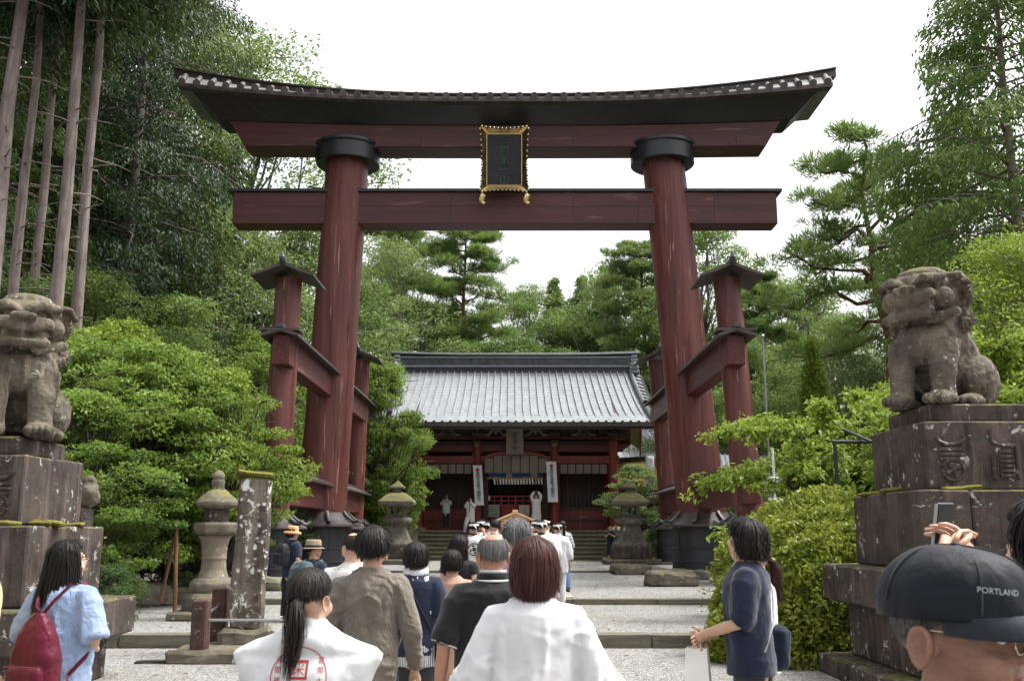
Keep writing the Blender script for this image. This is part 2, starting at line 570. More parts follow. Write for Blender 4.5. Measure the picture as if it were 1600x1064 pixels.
M['stone_shaft'] = m_stone('stone_shaft', (0.30, 0.25, 0.195), (0.15, 0.122, 0.095), 0.4, 0.2, (0.55, 0.54, 0.5), 1.5, 0.25)
M['stone_post'] = m_stone('stone_post', (0.21, 0.18, 0.145), (0.070, 0.058, 0.048), 1.2, 1.6, (0.62, 0.62, 0.58), 1.1, 0.5, (0.13, 0.12, 0.018))
M['stone_step'] = m_stone('stone_step', (0.33, 0.315, 0.235), (0.15, 0.14, 0.095), 0.2, 0.5, (0.5, 0.5, 0.46), 1.2, 0.25, (0.11, 0.11, 0.045))
M['stone_riser'] = m_stone('stone_riser', (0.23, 0.21, 0.145), (0.11, 0.10, 0.065), 0.15, 0.3, (0.4, 0.4, 0.36), 1.5, 0.4)
M['stone_kerb'] = m_stone('stone_kerb', (0.26, 0.24, 0.185), (0.11, 0.098, 0.068), 0.15, 0.3, (0.5, 0.5, 0.46), 1.2, 0.2)
M['stone_paver'] = m_stone('stone_paver', (0.46, 0.44, 0.40), (0.30, 0.285, 0.255), 0.1, 0.1, (0.5, 0.5, 0.46), 1.0, 0.0)
M['stone_rock'] = m_stone('stone_rock', (0.24, 0.21, 0.165), (0.085, 0.070, 0.055), 0.35, 0.4, (0.55, 0.54, 0.5), 1.5, 0.15)
M['stone_brown'] = m_stone('stone_brown', (0.15, 0.085, 0.07), (0.065, 0.035, 0.03), 0.2, 0.1, (0.5, 0.5, 0.46), 2.0, 0.2)
M['moss'] = m_stone('moss', (0.13, 0.115, 0.022), (0.05, 0.05, 0.012), 0.0, 1.5, scale=5, streak=0, moss_col=(0.14, 0.125, 0.02))
M['thatch'] = m_stone('thatch', (0.30, 0.235, 0.075), (0.15, 0.115, 0.05), 0.0, 0.8, scale=1.5, streak=0.2, moss_col=(0.20, 0.165, 0.03))
M['bamboo_prop'] = m_bark('bamboo_prop', (0.10, 0.05, 0.03), (0.22, 0.12, 0.07), 1.5)
M['steel'] = m_plain('steel', (0.42, 0.42, 0.43), 0.35, 0.1, 5, 0, 60, 0.5, 0.8)

def _gravel():
    n = NT('gravel')
    v = n.vor(62, 'F1', (1, 1, 1), 'Color')
    d = n.vor(62, 'F1')
    v2 = n.vor(27, 'F1', (1, 1, 1), 'Color')
    s = n.new('ShaderNodeSeparateColor')
    n.link(v, s.inputs[0])
    s2 = n.new('ShaderNodeSeparateColor')
    n.link(v2, s2.inputs[0])
    k = n.math('ADD', n.math('MULTIPLY', s.outputs[0], 0.65), n.math('MULTIPLY', s2.outputs[1], 0.35))
    c = n.mix(n.ramp(k, 0.12, 0.9), (0.18, 0.178, 0.17), (0.74, 0.73, 0.70))
    c = n.mix(n.ramp(d, 0.30, 0.62, 0, 0.8), c, (0.07, 0.066, 0.058))
    big = n.noise(0.5, 5, 0.65)
    c = n.mix(n.ramp(big, 0.48, 0.72, 0, 0.38), c, (0.17, 0.155, 0.10))
    lf = n.vor(3.1)
    c = n.mix(n.ramp(lf, 0.035, 0.02), c, (0.12, 0.07, 0.03))
    nm = n.bump(d, -0.014, 1.0)
    nm = n.bump(n.noise(0.9, 4), 0.10, 0.5, nm)
    return n.done(c, 0.9, nm, 0.2)
M['gravel'] = _gravel()
def _floor():
    n = NT('forest_soil')
    a = n.noise(1.2, 6, 0.7)
    b = n.noise(14, 5, 0.7)
    c = n.mix(n.ramp(a, 0.35, 0.65), (0.06, 0.042, 0.028), (0.11, 0.088, 0.055))
    c = n.mix(n.ramp(b, 0.55, 0.75), c, (0.03, 0.045, 0.012))
    return n.done(c, 0.95, n.bump(b, 0.05), 0.1)
M['soil'] = _floor()

M['dead_leaf'] = m_plain('dead_leaf', (0.16, 0.10, 0.045), 0.8, 0.4, 3)
# ---------------------------------------------------------------- ground, kerbs, path, stairs
def ground_sheet():
    prof = [(-120, 0.0), (-20, 0.0), (0, 0.0), (8, 0.0), (STEP1 + .1, 0.0), (STEP1 + .12, 0.18), (STEP2 + .1, 0.18), (STEP2 + .12, 0.28),
            (STEP3 + .1, 0.28), (STEP3 + .12, 0.35), (46.3, 0.35), (46.35, 1.60), (58, 1.60), (75, 2.0), (110, 3.0), (400, 6.0), (1400, 8.0)]
    xs = [-1400, -200, -60, -30, -15, -7, 0, 7, 15, 30, 60, 200, 1400]
    V = [(x, y, z) for y, z in prof for x in xs]
    nx = len(xs)
    Fc = [(j*nx+i, j*nx+i+1, (j+1)*nx+i+1, (j+1)*nx+i) for j in range(len(prof)-1) for i in range(nx-1)]
    me = bpy.data.meshes.new('ground')
    me.from_pydata(V, [], Fc)
    obj('ground', me, [M['gravel'], M['soil']], label='pale grey gravel ground stepping up towards the shrine gate', kind='structure')
    for p in me.polygons:
        if p.center.y > 48 or abs(p.center.x) > 14: p.material_index = 1
ground_sheet()

rk = random.Random(3)
def rough_box(s, amp, seed, n=3, bev=0.02):
    """a hewn stone block: subdivided box with uneven faces"""
    bm = bmesh.new()
    bmesh.ops.create_cube(bm, size=1.0)
    bmesh.ops.scale(bm, vec=s, verts=bm.verts)
    bmesh.ops.bevel(bm, geom=list(bm.edges), offset=min(bev, min(s) * 0.3), segments=1, affect='EDGES')
    bmesh.ops.triangulate(bm, faces=bm.faces)
    bmesh.ops.subdivide_edges(bm, edges=[e for e in bm.edges if e.calc_length() > 0.12], cuts=n, use_grid_fill=True)
    co = np.array([v.co[:] for v in bm.verts])
    d = np.stack([fnoise(co, 3.0, seed), fnoise(co, 3.0, seed + 9), fnoise(co, 3.0, seed + 17)], 1) * amp
    for v, q in zip(bm.verts, co + d): v.co = q
    me = bpy.data.meshes.new('block')
    bm.to_mesh(me)
    bm.free()
    return me
kerb_meshes = [rough_box((1.0, 1.0, 1.0), 0.012, s, 2, 0.03) for s in (1, 2, 3)]
def kerb_row(name, y, z0, z1, x0, x1, dep, label):
    root = empty(name, (0, y, z0), label=label, kind='structure')
    x = x0
    i = 0
    while x < x1:
        L = rk.uniform(1.5, 2.2)
        o = obj('kerb_stone', kerb_meshes[i % 3], M['stone_kerb'] if i < 3 else None, root)
        o.location = (x + L/2, dep/2 + rk.uniform(-.015, .015), (z1 - z0)/2 - 0.02 + rk.uniform(-.008, .008))
        o.scale = (L - 0.012, dep, z1 - z0 + 0.055)
        o.rotation_euler = (0, 0, rk.uniform(-.006, .006))
        x += L
        i += 1
for me in kerb_meshes: me.materials.append(M['stone_kerb'])
kerb_row('kerb', STEP1, 0.0, 0.18, -13, 8, 0.34, 'long mossy stone kerb nearest to the onlookers')
kerb_row('kerb', STEP2, 0.18, 0.28, -12, 10, 0.26, 'low pale stone kerb across the gravel in front of the torii')
kerb_row('kerb', STEP3, 0.28, 0.35, -5, 9, 0.26, 'thin stone kerb line between the torii pillars')

path = empty('path', (0, 0, 0), label='stone paved path running to the stairs under the crowd', kind='structure')
pav = [rough_box((1.0, 1.0, 1.0), 0.006, s, 1, 0.012) for s in (11, 12, 13)]
for me in pav: me.materials.append(M['stone_paver'])
y = 3.2
i = 0
while y < 43.6:
    d = rk.uniform(0.55, 0.85)
    ok = all(not (s - 0.05 < y + d and y < s + 0.40) for s in (STEP1, STEP2, STEP3))
    if not ok:
        y += 0.12
        continue
    cuts = sorted([-1.42, -0.5 + rk.uniform(-.2, .2), 0.45 + rk.uniform(-.2, .2), 1.27])
    for a, b in zip(cuts, cuts[1:]):
        o = obj('paving_slab', pav[i % 3], None, path)
        o.location = ((a+b)/2, y + d/2, ground_z(y + d/2) - 0.008 + rk.uniform(-.004, .004))
        o.scale = (b - a - 0.015, d - 0.015, 0.06)
        i += 1
    y += d

stairs = empty('stairs', (0.18, STAIR, 0.35), label='flight of mossy stone steps up to the shrine gate', kind='structure')
NS, TREAD = 7, 0.32
RISE = (1.65 - 0.35) / NS
st_me = [rough_box((1.0, 1.0, 1.0), 0.008, s, 2, 0.03) for s in (21, 22, 23)]
for me in st_me: me.materials.append(M['stone_riser'])
tr_me = [rough_box((1.0, 1.0, 1.0), 0.01, s, 2, 0.03) for s in (24, 25, 26)]
for me in tr_me: me.materials.append(M['stone_step'])  # paler than the mossy risers; light on the treads put into the colour
for k in range(NS):
    x = -4.45
    while x < 4.44:
        L = min(rk.uniform(1.1, 1.7), 4.45 - x)
        if 4.45 - x - L < 0.5: L = 4.45 - x
        o = obj('tread_slab', tr_me[(i := i + 1) % 3], None, stairs)
        o.location = (x + L/2, k * TREAD + 0.35/2 - .03, RISE * (k + 1) - 0.025)
        o.scale = (L - 0.01, 0.44, 0.055)
        o = obj('step_block', st_me[i % 3], None, stairs)
        dd = 0
        o.location = (x + L/2, k * TREAD + 0.35/2 + .01, RISE * (k + 0.5) - 0.04)
        o.scale = (L - 0.01, 0.40, RISE + 0.02)
        x += L
for s in (-1, 1):
    mb = MB()
    mb.prism([(0, 0), (0.55, 0), (0.55, 0.2), (0, 0.2)], 0, 1)
    q = MB()
    y0, y1 = -0.25, NS * TREAD + 0.1
    q.add([(-.28, y0, 0), (.28, y0, 0), (.28, y1, 0), (-.28, y1, 0), (-.28, y0, .30), (.28, y0, .30), (.28, y1, 1.42), (-.28, y1, 1.42)],
          [(0, 3, 2, 1), (4, 5, 6, 7), (0, 1, 5, 4), (1, 2, 6, 5), (2, 3, 7, 6), (3, 0, 4, 7)])
    q.build('cheek_stone', M['stone_step'], stairs, bevel=0.02, loc=(s * 4.76, 0, 0))
# podium under the gate, paved in big slabs
pod = empty('podium', (0.18, 46.24, 1.60), label='stone slab podium under the red gatehouse', kind='structure')
for a in range(7):
    for b in range(4):
        o = obj('slab', st_me[(a + b) % 3], None, pod)
        o.location = (-4.45 + (a + .5) * 8.9 / 7, 0.0 + (b + .5) * 1.2, 0.02)
        o.scale = (8.9 / 7 - 0.012, 1.19, 0.07)
# retaining walls beside the stairs
def retaining(x0, x1, label):
    w = empty('retaining_wall', (0, 46.1, 0.35), label=label, cat='wall', group='stone retaining walls beside the stairs')
    zz = 0
    for r_ in range(3):
        x = x0
        while x < x1:
            L = rk.uniform(0.7, 1.3)
            o = obj('stone', kerb_meshes[rk.randrange(3)], None, w)
            o.location = (x + L/2, rk.uniform(-.02, .02), zz + 0.22)
            o.scale = (L - 0.015, 0.45, 0.43)
            x += L
        zz += 0.44
    return w
retaining(-16, -4.9, 'dark stone retaining wall behind the leafy maple, beside the stairs')
retaining(5.3, 16, 'stone retaining wall behind the lantern nearer the red banner')
# ---------------------------------------------------------------- the great torii
TD, TF, TB = 32.3, 26.2, 39.3
torii = empty('torii_gate', (0, TD, 0.28), label='huge dark red wooden torii gate with black tiled top lintel', cat='torii gate')
def T(x, y, z): return Vector((x, y - TD, z - 0.28))
PB, PT = 6.22, 5.49      # half spacing of the pillars at foot and head
CX = -0.24               # the head of the gate sits slightly off the axis
def skirt(parent, x, y, z, r0, r1, h, n=8):
    """little flared roof of curled copper leaves round a pillar foot"""
    mb = MB()
    mb.lathe([(r1 + .02, z + h), (r1 + .10, z + h * .72), ((r0 + r1) / 2, z + h * .42), (r0, z + h * .18), (r0 + .015, z + .02), (r0 - .05, z)], n * 3, c=T(x, y, 0.28) * 0 + Vector((x, y - TD, -0.28)))
    sk = mb.build('foot_roof', M['roof_wood'], parent, smooth=True)
    for k in range(n):
        a = 2 * pi * (k + .5) / n
        path, rad = [], []
        for t in np.linspace(0, 1, 8):
            rr = r1 + 0.04 + (r0 + 0.10 - r1) * t
            zz = z + h * (1.05 - 1.0 * t ** 0.8) + 0.10 * max(0, t - .55) ** 2 * 9
            path.append(Vector((x + rr * math.cos(a), y - TD + rr * math.sin(a), zz - 0.28)))
            rad.append((0.065, 0.05))
        MB().tube(path, rad, 8).build('curled_ridge', M['tile'], sk, smooth=True)
        # hanging leaf between ridges
    return sk
def plinth(parent, x, y, r, z0, z1):
    mb = MB()
    mb.lathe([(r, z0), (r, z0 + .35), (r + .025, z0 + .36), (r + .025, z0 + .41), (r, z0 + .42), (r * .985, (z0 + z1) / 2), (r * .985 + .02, (z0 + z1) / 2 + .02),
              (r * .985 + .02, (z0 + z1) / 2 + .06), (r * .98, (z0 + z1) / 2 + .08), (r * .97, z1)], 32, c=(x, y - TD, -0.28))
    p = mb.build('plinth', M['plinth_metal'], parent, smooth=True)
    st = rough_box((r * 2.35, r * 2.35, 0.16), 0.02, x * 3 + y, 3, 0.04)
    obj('base_stone', st, M['stone_kerb'], parent, loc=(x, y - TD, z0 - 0.28 + 0.03))
    for k in range(4):
        a = 2 * pi * k / 4 + .5
        MB().box((0, 0, 0), (0.012, 0.05, z1 - z0 - .5), Matrix.Translation(Vector((x + math.cos(a) * r * .99, y - TD + math.sin(a) * r * .99, (z0 + z1) / 2 - .26))) @ Matrix.Rotation(a, 4, 'Z')).build('seam', M['plinth_metal'], p)
for s in (-1, 1):
    xb, xt = s * PB, CX + s * PT
    # main pillar
    mb = MB()
    rings = []
    for t in np.linspace(0, 1, 15):
        z = 1.9 + (14.65 - 1.9) * t
        c = Vector((xb + (xt - xb) * t, 0, z - 0.28))
        r = 0.79 - 0.07 * t
        rings.append([c + Vector((r * math.cos(2*pi*k/40), r * math.sin(2*pi*k/40), 0)) for k in range(40)])
    mb.loft(rings)
    mp = mb.build('main_pillar', M['red_pillar'], torii, smooth=True)
    # black collar below the lintel
    mb = MB()
    mb.lathe([(0.70, 14.16), (1.06, 14.12), (1.10, 14.15), (1.10, 14.68), (1.17, 14.72), (1.17, 14.82), (1.0, 14.82)], 40, c=(xt, 0, -0.28))
    mb.build('collar', M['black_metal'], mp, smooth=True)
    plinth(mp, xb, TD, 1.03, 0.28, 1.80)
    skirt(mp, xb, TD, 1.76, 1.30, 0.82, 0.46)
    # support pillars in front and behind
    for yy in (TF, TB):
        gz = 0.28 if yy < STEP3 else 0.35
        mb = MB()
        xp = s * 6.3
        xh = s * 6.05 + CX * .5
        mb.loft([[Vector((xp + (xh - xp) * (z - 1.6) / 6.85 + r * math.cos(2*pi*k/28), yy - TD + r * math.sin(2*pi*k/28), z - .28)) for k in range(28)] for r, z in ((.40, 1.6), (.385, 3.5), (.37, 5.5), (.355, 8.45))])
        xq, xp = xp, xh
        sp = mb.build('support_pillar', M['red_pillar'], torii, smooth=True)
        # cap: small gabled roof with ridge front to back
        zc = 8.35
        mb = MB()
        for q in (-1, 1):
            o = [(0.0, zc + .42), (q * .40, zc + .23), (q * .85, zc + .06), (q * .85, zc + .0), (q * .40, zc + .15), (0.0, zc + .32)]
            if q < 0: o = o[::-1]
            mb.prism([(xp + a, b - .28) for a, b in o], yy - TD - .85, yy - TD + .85)
        cap = mb.build('cap_roof', M['roof_wood'], sp)
        MB().box((xp, yy - TD, zc + .43 - .28), (0.16, 1.78, 0.12)).build('cap_ridge', M['copper_dark'], cap, bevel=0.02)
        for e in (-1, 1):
            MB().tube([(xp, yy - TD + e * .84, zc + .38 - .28), (xp, yy - TD + e * .96, zc + .50 - .28), (xp, yy - TD + e * .90, zc + .66 - .28)], [.09, .08, .03], 8).build('cap_finial', M['copper_dark'], cap, smooth=True)
        xp = xq
        plinth(sp, xp, yy, 0.60, gz, 1.72)
        skirt(sp, xp, yy, 1.68, 0.88, 0.44, 0.36, 6)
    # braces running front to back through the three pillars, each with its own small roof
    for zt, hh in ((6.75, 0.80), (3.12, 0.80)):
        xm = (xb + (xt - xb) * (zt - 1.9) / 12.45)
        xa = (s * 6.3 + (s * -.25 + CX * .5) * (zt - 1.6) / 6.85 + xm) / 2
        mb = MB()
        mb.box((xa, .45, zt - hh/2 - .28), (0.46, 14.7, hh))
        br = mb.build('brace_beam', M['red_brace'], torii, bevel=0.015)
        mb = MB()
        for q in (-1, 1):
            o = [(0, zt + .20), (q * .50, zt - .02), (q * .50, zt - .09), (0, zt + .06)]
            if q < 0: o = o[::-1]
            mb.prism([(xa + a, b - .28) for a, b in o], -7.15, 8.0)
        mb.build('brace_roof', M['roof_wood'], br)
        MB().box((xa, .43, zt + .20 - .28), (0.20, 15.25, 0.09)).build('brace_ridge', M['copper_dark'], br)
        for yy in (TF, TB):
            e = -1 if yy == TF else 1
            MB().box((xa, yy - TD + e * 0.75, zt + .10 - .28), (1.05, 0.62, 0.07), None).build('brace_end_board', M['roof_wood'], br)
# tie beam between and beyond the pillars
zb0, zb1 = 11.90, 13.02
bm_ = MB()
bm_.prism([(CX - 9.30, zb0 - .28), (CX + 9.30, zb0 - .28), (CX + 9.30, zb1 - .28), (CX - 9.30, zb1 - .28)], -0.42, 0.42)
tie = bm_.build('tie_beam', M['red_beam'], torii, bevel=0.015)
mb = MB()
mb.box((CX, 0, zb1 - .28 + .05), (18.95, 1.06, 0.10))
mb.prism([(CX - 9.47, zb1 - .28 + .1), (CX + 9.47, zb1 - .28 + .1), (CX + 9.4, zb1 - .28 + .17), (CX - 9.4, zb1 - .28 + .17)], -0.30, 0.30)
mb.build('tie_beam_cap', M['black_metal'], tie)
# planks on the tie beam face (joints read as thin lines)
xx = -9.28
while xx < 9.2:
    L = min(rk.uniform(2.2, 4.2), 9.28 - xx)
    for (za, zb) in ((zb0 + .01, zb0 + .60), (zb0 + .61, zb1 - .03)):
        MB().box((CX + xx + L/2, -0.435, (za + zb)/2 - .28), (L - 0.008, 0.03, zb - za)).build('facing_plank', M['red_beam'], tie)
    xx += L
# lower lintel (shimaki), its ends cut slanting outwards
def curve_up(x, k):
    t = max(0, (abs(x - CX) - 1.5) / 10.0)
    return k * t ** 2.0
def lintel_loft(zlo, zhi, ylo, yhi, xlo, xhi, klo, khi, n=41):
    """sweep along x of a four-sided section; (z, half depth, half length, lift) at bottom and at top"""
    rings = []
    for t in np.linspace(-1, 1, n):
        xa, xb_ = CX + xlo * t, CX + xhi * t
        a, b = zlo + curve_up(xa, klo) - .28, zhi + curve_up(xb_, khi) - .28
        rings.append([(xa, -ylo, a), (xa, ylo, a), (xb_, yhi, b), (xb_, -yhi, b)])
    return MB().loft([[Vector(p) for p in r] for r in rings])
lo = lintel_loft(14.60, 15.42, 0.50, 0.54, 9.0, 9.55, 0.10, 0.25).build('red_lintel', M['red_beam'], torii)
xx = -8.9
while xx < 8.9:
    L = min(rk.uniform(2.0, 3.6), 8.9 - xx)
    xm = CX + xx + L/2
    MB().box((xm, -0.525, 14.80 + curve_up(xm, .12) - .28), (L - 0.01, 0.04, 0.36)).build('facing_plank', M['red_beam'], lo)
    xx += L
up_ = lintel_loft(15.40, 15.98, 0.60, 1.12, 9.9, 10.75, 0.28, 0.55).build('capping_lintel', M['black_lacquer'], torii)
# end boards of the top lintel
# roof over the top lintel
def roofz(x): return 16.02 + curve_up(x, 0.58)
def ridgez(x): return 16.72 + curve_up(x, 0.95)
rings = []
for t in np.linspace(-1, 1, 61):
    xe, xr = CX + 11.15 * t, CX + 11.5 * t
    rings.append([Vector((xe, -1.42, roofz(xe) - .10 - .28)), Vector((xe, 1.42, roofz(xe) - .10 - .28)), Vector((xe, 1.42, roofz(xe) + .03 - .28)),
                  Vector((xr, 0.18, ridgez(xr) - .22 - .28)), Vector((xr, -0.18, ridgez(xr) - .22 - .28)), Vector((xe, -1.42, roofz(xe) + .03 - .28))])
roof = MB().loft(rings).build('roof', M['tile_pan'], torii)
rings = []
for t in np.linspace(-1, 1, 61):
    xr = CX + 11.72 * t
    z = ridgez(xr) - .28
    rings.append([Vector((xr, a, z + b)) for a, b in ((-.17, -.30), (.17, -.30), (.17, -.03), (.25, -.02), (.25, .03), (.1, .075), (-.1, .075), (-.25, .03), (-.25, -.02), (-.17, -.03))])
MB().loft(rings).build('ridge_beam', M['roof_wood'], roof)
rings = []
for t in np.linspace(-1, 1, 61):
    xr = CX + 11.1 * t
    z = roofz(xr) - .28
    rings.append([Vector((xr, -1.44, z - .13)), Vector((xr, -1.20, z - .16)), Vector((xr, -1.20, z - .08)), Vector((xr, -1.44, z - .02))])
MB().loft(rings).build('eave_board', M['roof_wood'], roof)
# round cover tiles, one by one
def cover_tile(x, side):
    e = Vector((x, side * 1.50, roofz(x) + .04 - .28))
    r_ = Vector((CX + (x - CX) * 11.5 / 11.15, side * 0.20, ridgez(x) - .16 - .28))
    mb = MB()
    mb.tube([e, e.lerp(r_, .02), r_], [.125, .105, .10], 10)
    o = mb.build('roof_tile', M['tile'], roof, smooth=True)
    q = MB()
    d = (e - r_).normalized()
    q.tube([e + d * .0, e + d * .03, e + d * .03], [.10, .095, .05], 12)
    q.tube([e + d * .025, e + d * .05], [.045, .03], 8)
    return o
nt = 45
for k in range(nt):
    x = CX - 10.95 + 21.9 * k / (nt - 1)
    cover_tile(x, -1)
    if k % 2 == 0: cover_tile(x, 1)

# ---------------------------------------------------------------- name plaque
pc = P(788, 250, 31.25)
plaque = empty('name_plaque', pc, label='black name plaque in scalloped gold frame hung on the torii', cat='plaque')
plaque.rotation_euler = (R(15), 0, 0)
pw, ph = 1.18, 1.72
MB().box((0, 0.05, 0), (pw + .06, 0.08, ph + .06)).build('board', M['plaque_board'], plaque)
for name, q in (('frame_rail', 'T'), ('frame_rail', 'B'), ('frame_stile', 'L'), ('frame_stile', 'R')):
    mb = MB()
    n = 13
    V, Fs = [], []
    for k in range(n):
        t = -1 + 2 * k / (n - 1)
        sc = 0.055 * (1 - t * t)
        wob = 0.018 * math.cos(t * 22)
        if q in 'TB':
            sg = 1 if q == 'T' else -1
            inn = Vector((t * pw / 2, 0.0, sg * ph / 2))
            out = Vector((t * (pw / 2 + .22), -0.22, sg * (ph / 2 + .23 - sc * 1.4 + wob)))
        else:
            sg = 1 if q == 'R' else -1
            inn = Vector((sg * pw / 2, 0.0, t * ph / 2))
            out = Vector((sg * (pw / 2 + .22 - sc * 1.2 + wob), -0.22, t * (ph / 2 + .23)))
        V += [inn, out, out + Vector((0, .05, 0)), inn + Vector((0, .06, 0))]
    for k in range(n - 1):
        for j in range(4):
            Fs.append((k*4+j, k*4+(j+1) % 4, (k+1)*4+(j+1) % 4, (k+1)*4+j))
    Fs += [(3, 2, 1, 0), ((n-1)*4, (n-1)*4+1, (n-1)*4+2, (n-1)*4+3)]
    mb.add(V, Fs)
    fr = mb.build(name, M['gold'] if q in 'TB' else M['gold_dark'], plaque)
    # beaded scallops along the outer edge
    for k in range(1, 24):
        t = -1 + 2 * k / 24
        sc = 0.055 * (1 - t * t)
        if q in 'TB':
            sg = 1 if q == 'T' else -1
            c = Vector((t * (pw / 2 + .23), -0.215, sg * (ph / 2 + .245 - sc * 1.4)))
        else:
            sg = 1 if q == 'R' else -1
            c = Vector((sg * (pw / 2 + .235 - sc * 1.2), -0.215, t * (ph / 2 + .24)))
        mb2 = MB().ell(c, (.032, .035, .032), 8)
        if k % 2: mb2.build('scallop', M['gold'], fr, smooth=True)
        else: mb2.build('scallop', M['black_lacquer'], fr, smooth=True)
    # thin gold bead between frame and board
    if q in 'TB': MB().box((0, -0.02, sg * ph / 2), (pw, 0.03, 0.022)).build('inner_bead', M['gold'], fr)
    else: MB().box((sg * pw / 2, -0.02, 0), (0.022, 0.03, ph)).build('inner_bead', M['gold'], fr)
for s in (-1, 1):
    mb = MB()
    for k in range(9):
        a = k * 0.75
        mb.ell((s * (pw / 2 + .16) + 0.07 * math.cos(a), -0.18 + .03 * math.sin(a * 2), -ph / 2 - .36 - .028 * k + .05 * math.sin(a)), (.05, .04, .045), 8)
    mb.ell((s * (pw / 2 + .16), -.17, -ph / 2 - .42), (.09, .05, .17), 10)
    mb.build('frame_scroll', M['gold'], plaque, smooth=True)
me = text_mesh('三國第一山', 0.345, 0.02, True, 0.98)
obj('lettering', me, M['green_letter'], plaque, loc=(0, -0.005, ph / 2 - .02))
# ---------------------------------------------------------------- gatehouse at the head of the stairs
GX, GY, GZ = 0.18, 47.0, 1.655
gate = empty('gatehouse', (GX, GY, GZ), label='dark red wooden shrine gatehouse with grey copper roof above the stairs', cat='gatehouse')
PX = (-4.65, -1.85, 1.85, 4.65)
for y in (0.0, 2.2, 4.4):
    for x in PX:
        mb = MB().lathe([(0.24, 0.0), (0.24, 4.2)], 16, c=(x, y, 0))
        p = mb.build('pillar', M['red_gate'], gate, smooth=True)
        if y == 0:
            MB().lathe([(0.42, -0.01), (0.38, 0.12), (0.27, 0.17)], 16, c=(x, y, 0)).build('base_stone', M['stone_step'], p, smooth=True)
# beams on the front and sides
for y in (0.0, 4.4):
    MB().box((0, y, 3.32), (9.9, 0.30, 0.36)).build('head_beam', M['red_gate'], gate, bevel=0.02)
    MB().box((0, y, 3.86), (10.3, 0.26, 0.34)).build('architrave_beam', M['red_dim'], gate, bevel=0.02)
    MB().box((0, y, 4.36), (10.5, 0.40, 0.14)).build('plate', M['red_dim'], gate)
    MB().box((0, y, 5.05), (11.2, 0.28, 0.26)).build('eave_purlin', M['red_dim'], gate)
    MB().box((0, y + .06, 4.72), (10.0, 0.06, 0.62)).build('frieze_board', M['dark_wood'], gate)
    MB().box((0, y, 4.10), (9.3, 0.10, 0.16)).build('frieze_rail', M['dark_wood'], gate)
for x in (-4.65, 4.65):
    for z in (3.32, 3.86, 5.0):
        MB().box((x, 2.2, z), (0.28, 4.7, 0.32)).build('cross_beam', M['red_gate'], gate, bevel=0.02)
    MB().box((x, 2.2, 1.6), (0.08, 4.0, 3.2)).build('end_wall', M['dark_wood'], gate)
    MB().prism([(-0.04, 0), (0.04, 0), (0.04, 1), (-0.04, 1)], 0, 0.01)
    mb = MB()
    mb.add([(x-.05, -1.8, 5.2), (x-.05, 6.2, 5.2), (x-.05, 2.2, 7.7), (x+.05, -1.8, 5.2), (x+.05, 6.2, 5.2), (x+.05, 2.2, 7.7)],
           [(0, 1, 2), (5, 4, 3), (0, 3, 4, 1), (1, 4, 5, 2), (2, 5, 3, 0)])
    mb.build('gable_wall', M['dark_wood'], gate)
# bracket blocks over every pillar and between, frog-leg struts, noses
def bracket(x, y, f):
    b = MB()
    b.box((x, y, 4.50), (0.46, 0.46, 0.16), taper=1.2)
    b.box((x, y, 4.64), (1.25, 0.2, 0.16))
    b.box((x, y + f * .35, 4.64), (0.2, 1.0, 0.16))
    for d in (-.5, 0, .5): b.box((x + d, y, 4.78), (0.26, 0.26, 0.12), taper=1.25)
    b.box((x, y + f * .72, 4.78), (0.26, 0.26, 0.12), taper=1.25)
    b.box((x, y + f * .72, 4.90), (1.1, 0.18, 0.14))
    return b.build('bracket', M['dark_wood'], gate)
for x in (-4.65, -3.25, -1.85, 0, 1.85, 3.25, 4.65):
    bracket(x, -0.02, -1)
def froglegs(x, z, w=0.62, y=-0.20):
    o = [(-w, 0), (-w*.9, .07), (-w*.55, .12), (-w*.38, .30), (-w*.15, .36), (w*.15, .36), (w*.38, .30), (w*.55, .12), (w*.9, .07), (w, 0), (w*.5, 0), (w*.3, .18), (0, .24), (-w*.3, .18), (-w*.5, 0)]
    k = MB().prism([(x + a, z + b) for a, b in o], y - .05, y + .05).build('frog_leg_strut', M['grey_wood'], gate)
    MB().ell((x, y - .04, z + .16), (.09, .05, .09), 8).build('carving', M['grey_wood'], k, smooth=True)
for x in (-3.25, -0.95, 0.95, 3.25): froglegs(x, 4.44)
for x in (-1.85, 1.85):
    # carved animal-head noses on the inner pillars
    mb = MB()
    mb.ell((x, -.55, 4.02), (.16, .26, .17), 10)
    mb.ell((x, -.78, 3.96), (.10, .16, .09), 8)
    for s in (-1, 1):
        mb.ell((x + s * .12, -.50, 4.17), (.05, .09, .08), 6)
        mb.tube([(x + s * .05, -.86, 3.92), (x + s * .09, -1.0, 4.02)], [.03, .012], 6)
    obj('beam_nose', fuse(mb, 0.025, 2), M['grey_wood'], gate, smooth='all')
for x in (-4.65, 4.65):
    mb = MB().tube([(x, 0, 3.86), (x + math.copysign(.55, x), 0, 3.90), (x + math.copysign(.85, x), 0, 4.05)], [(.17, .13), (.13, .10), (.05, .05)], 8)
    mb.build('beam_end', M['red_gate'], gate, smooth=True)
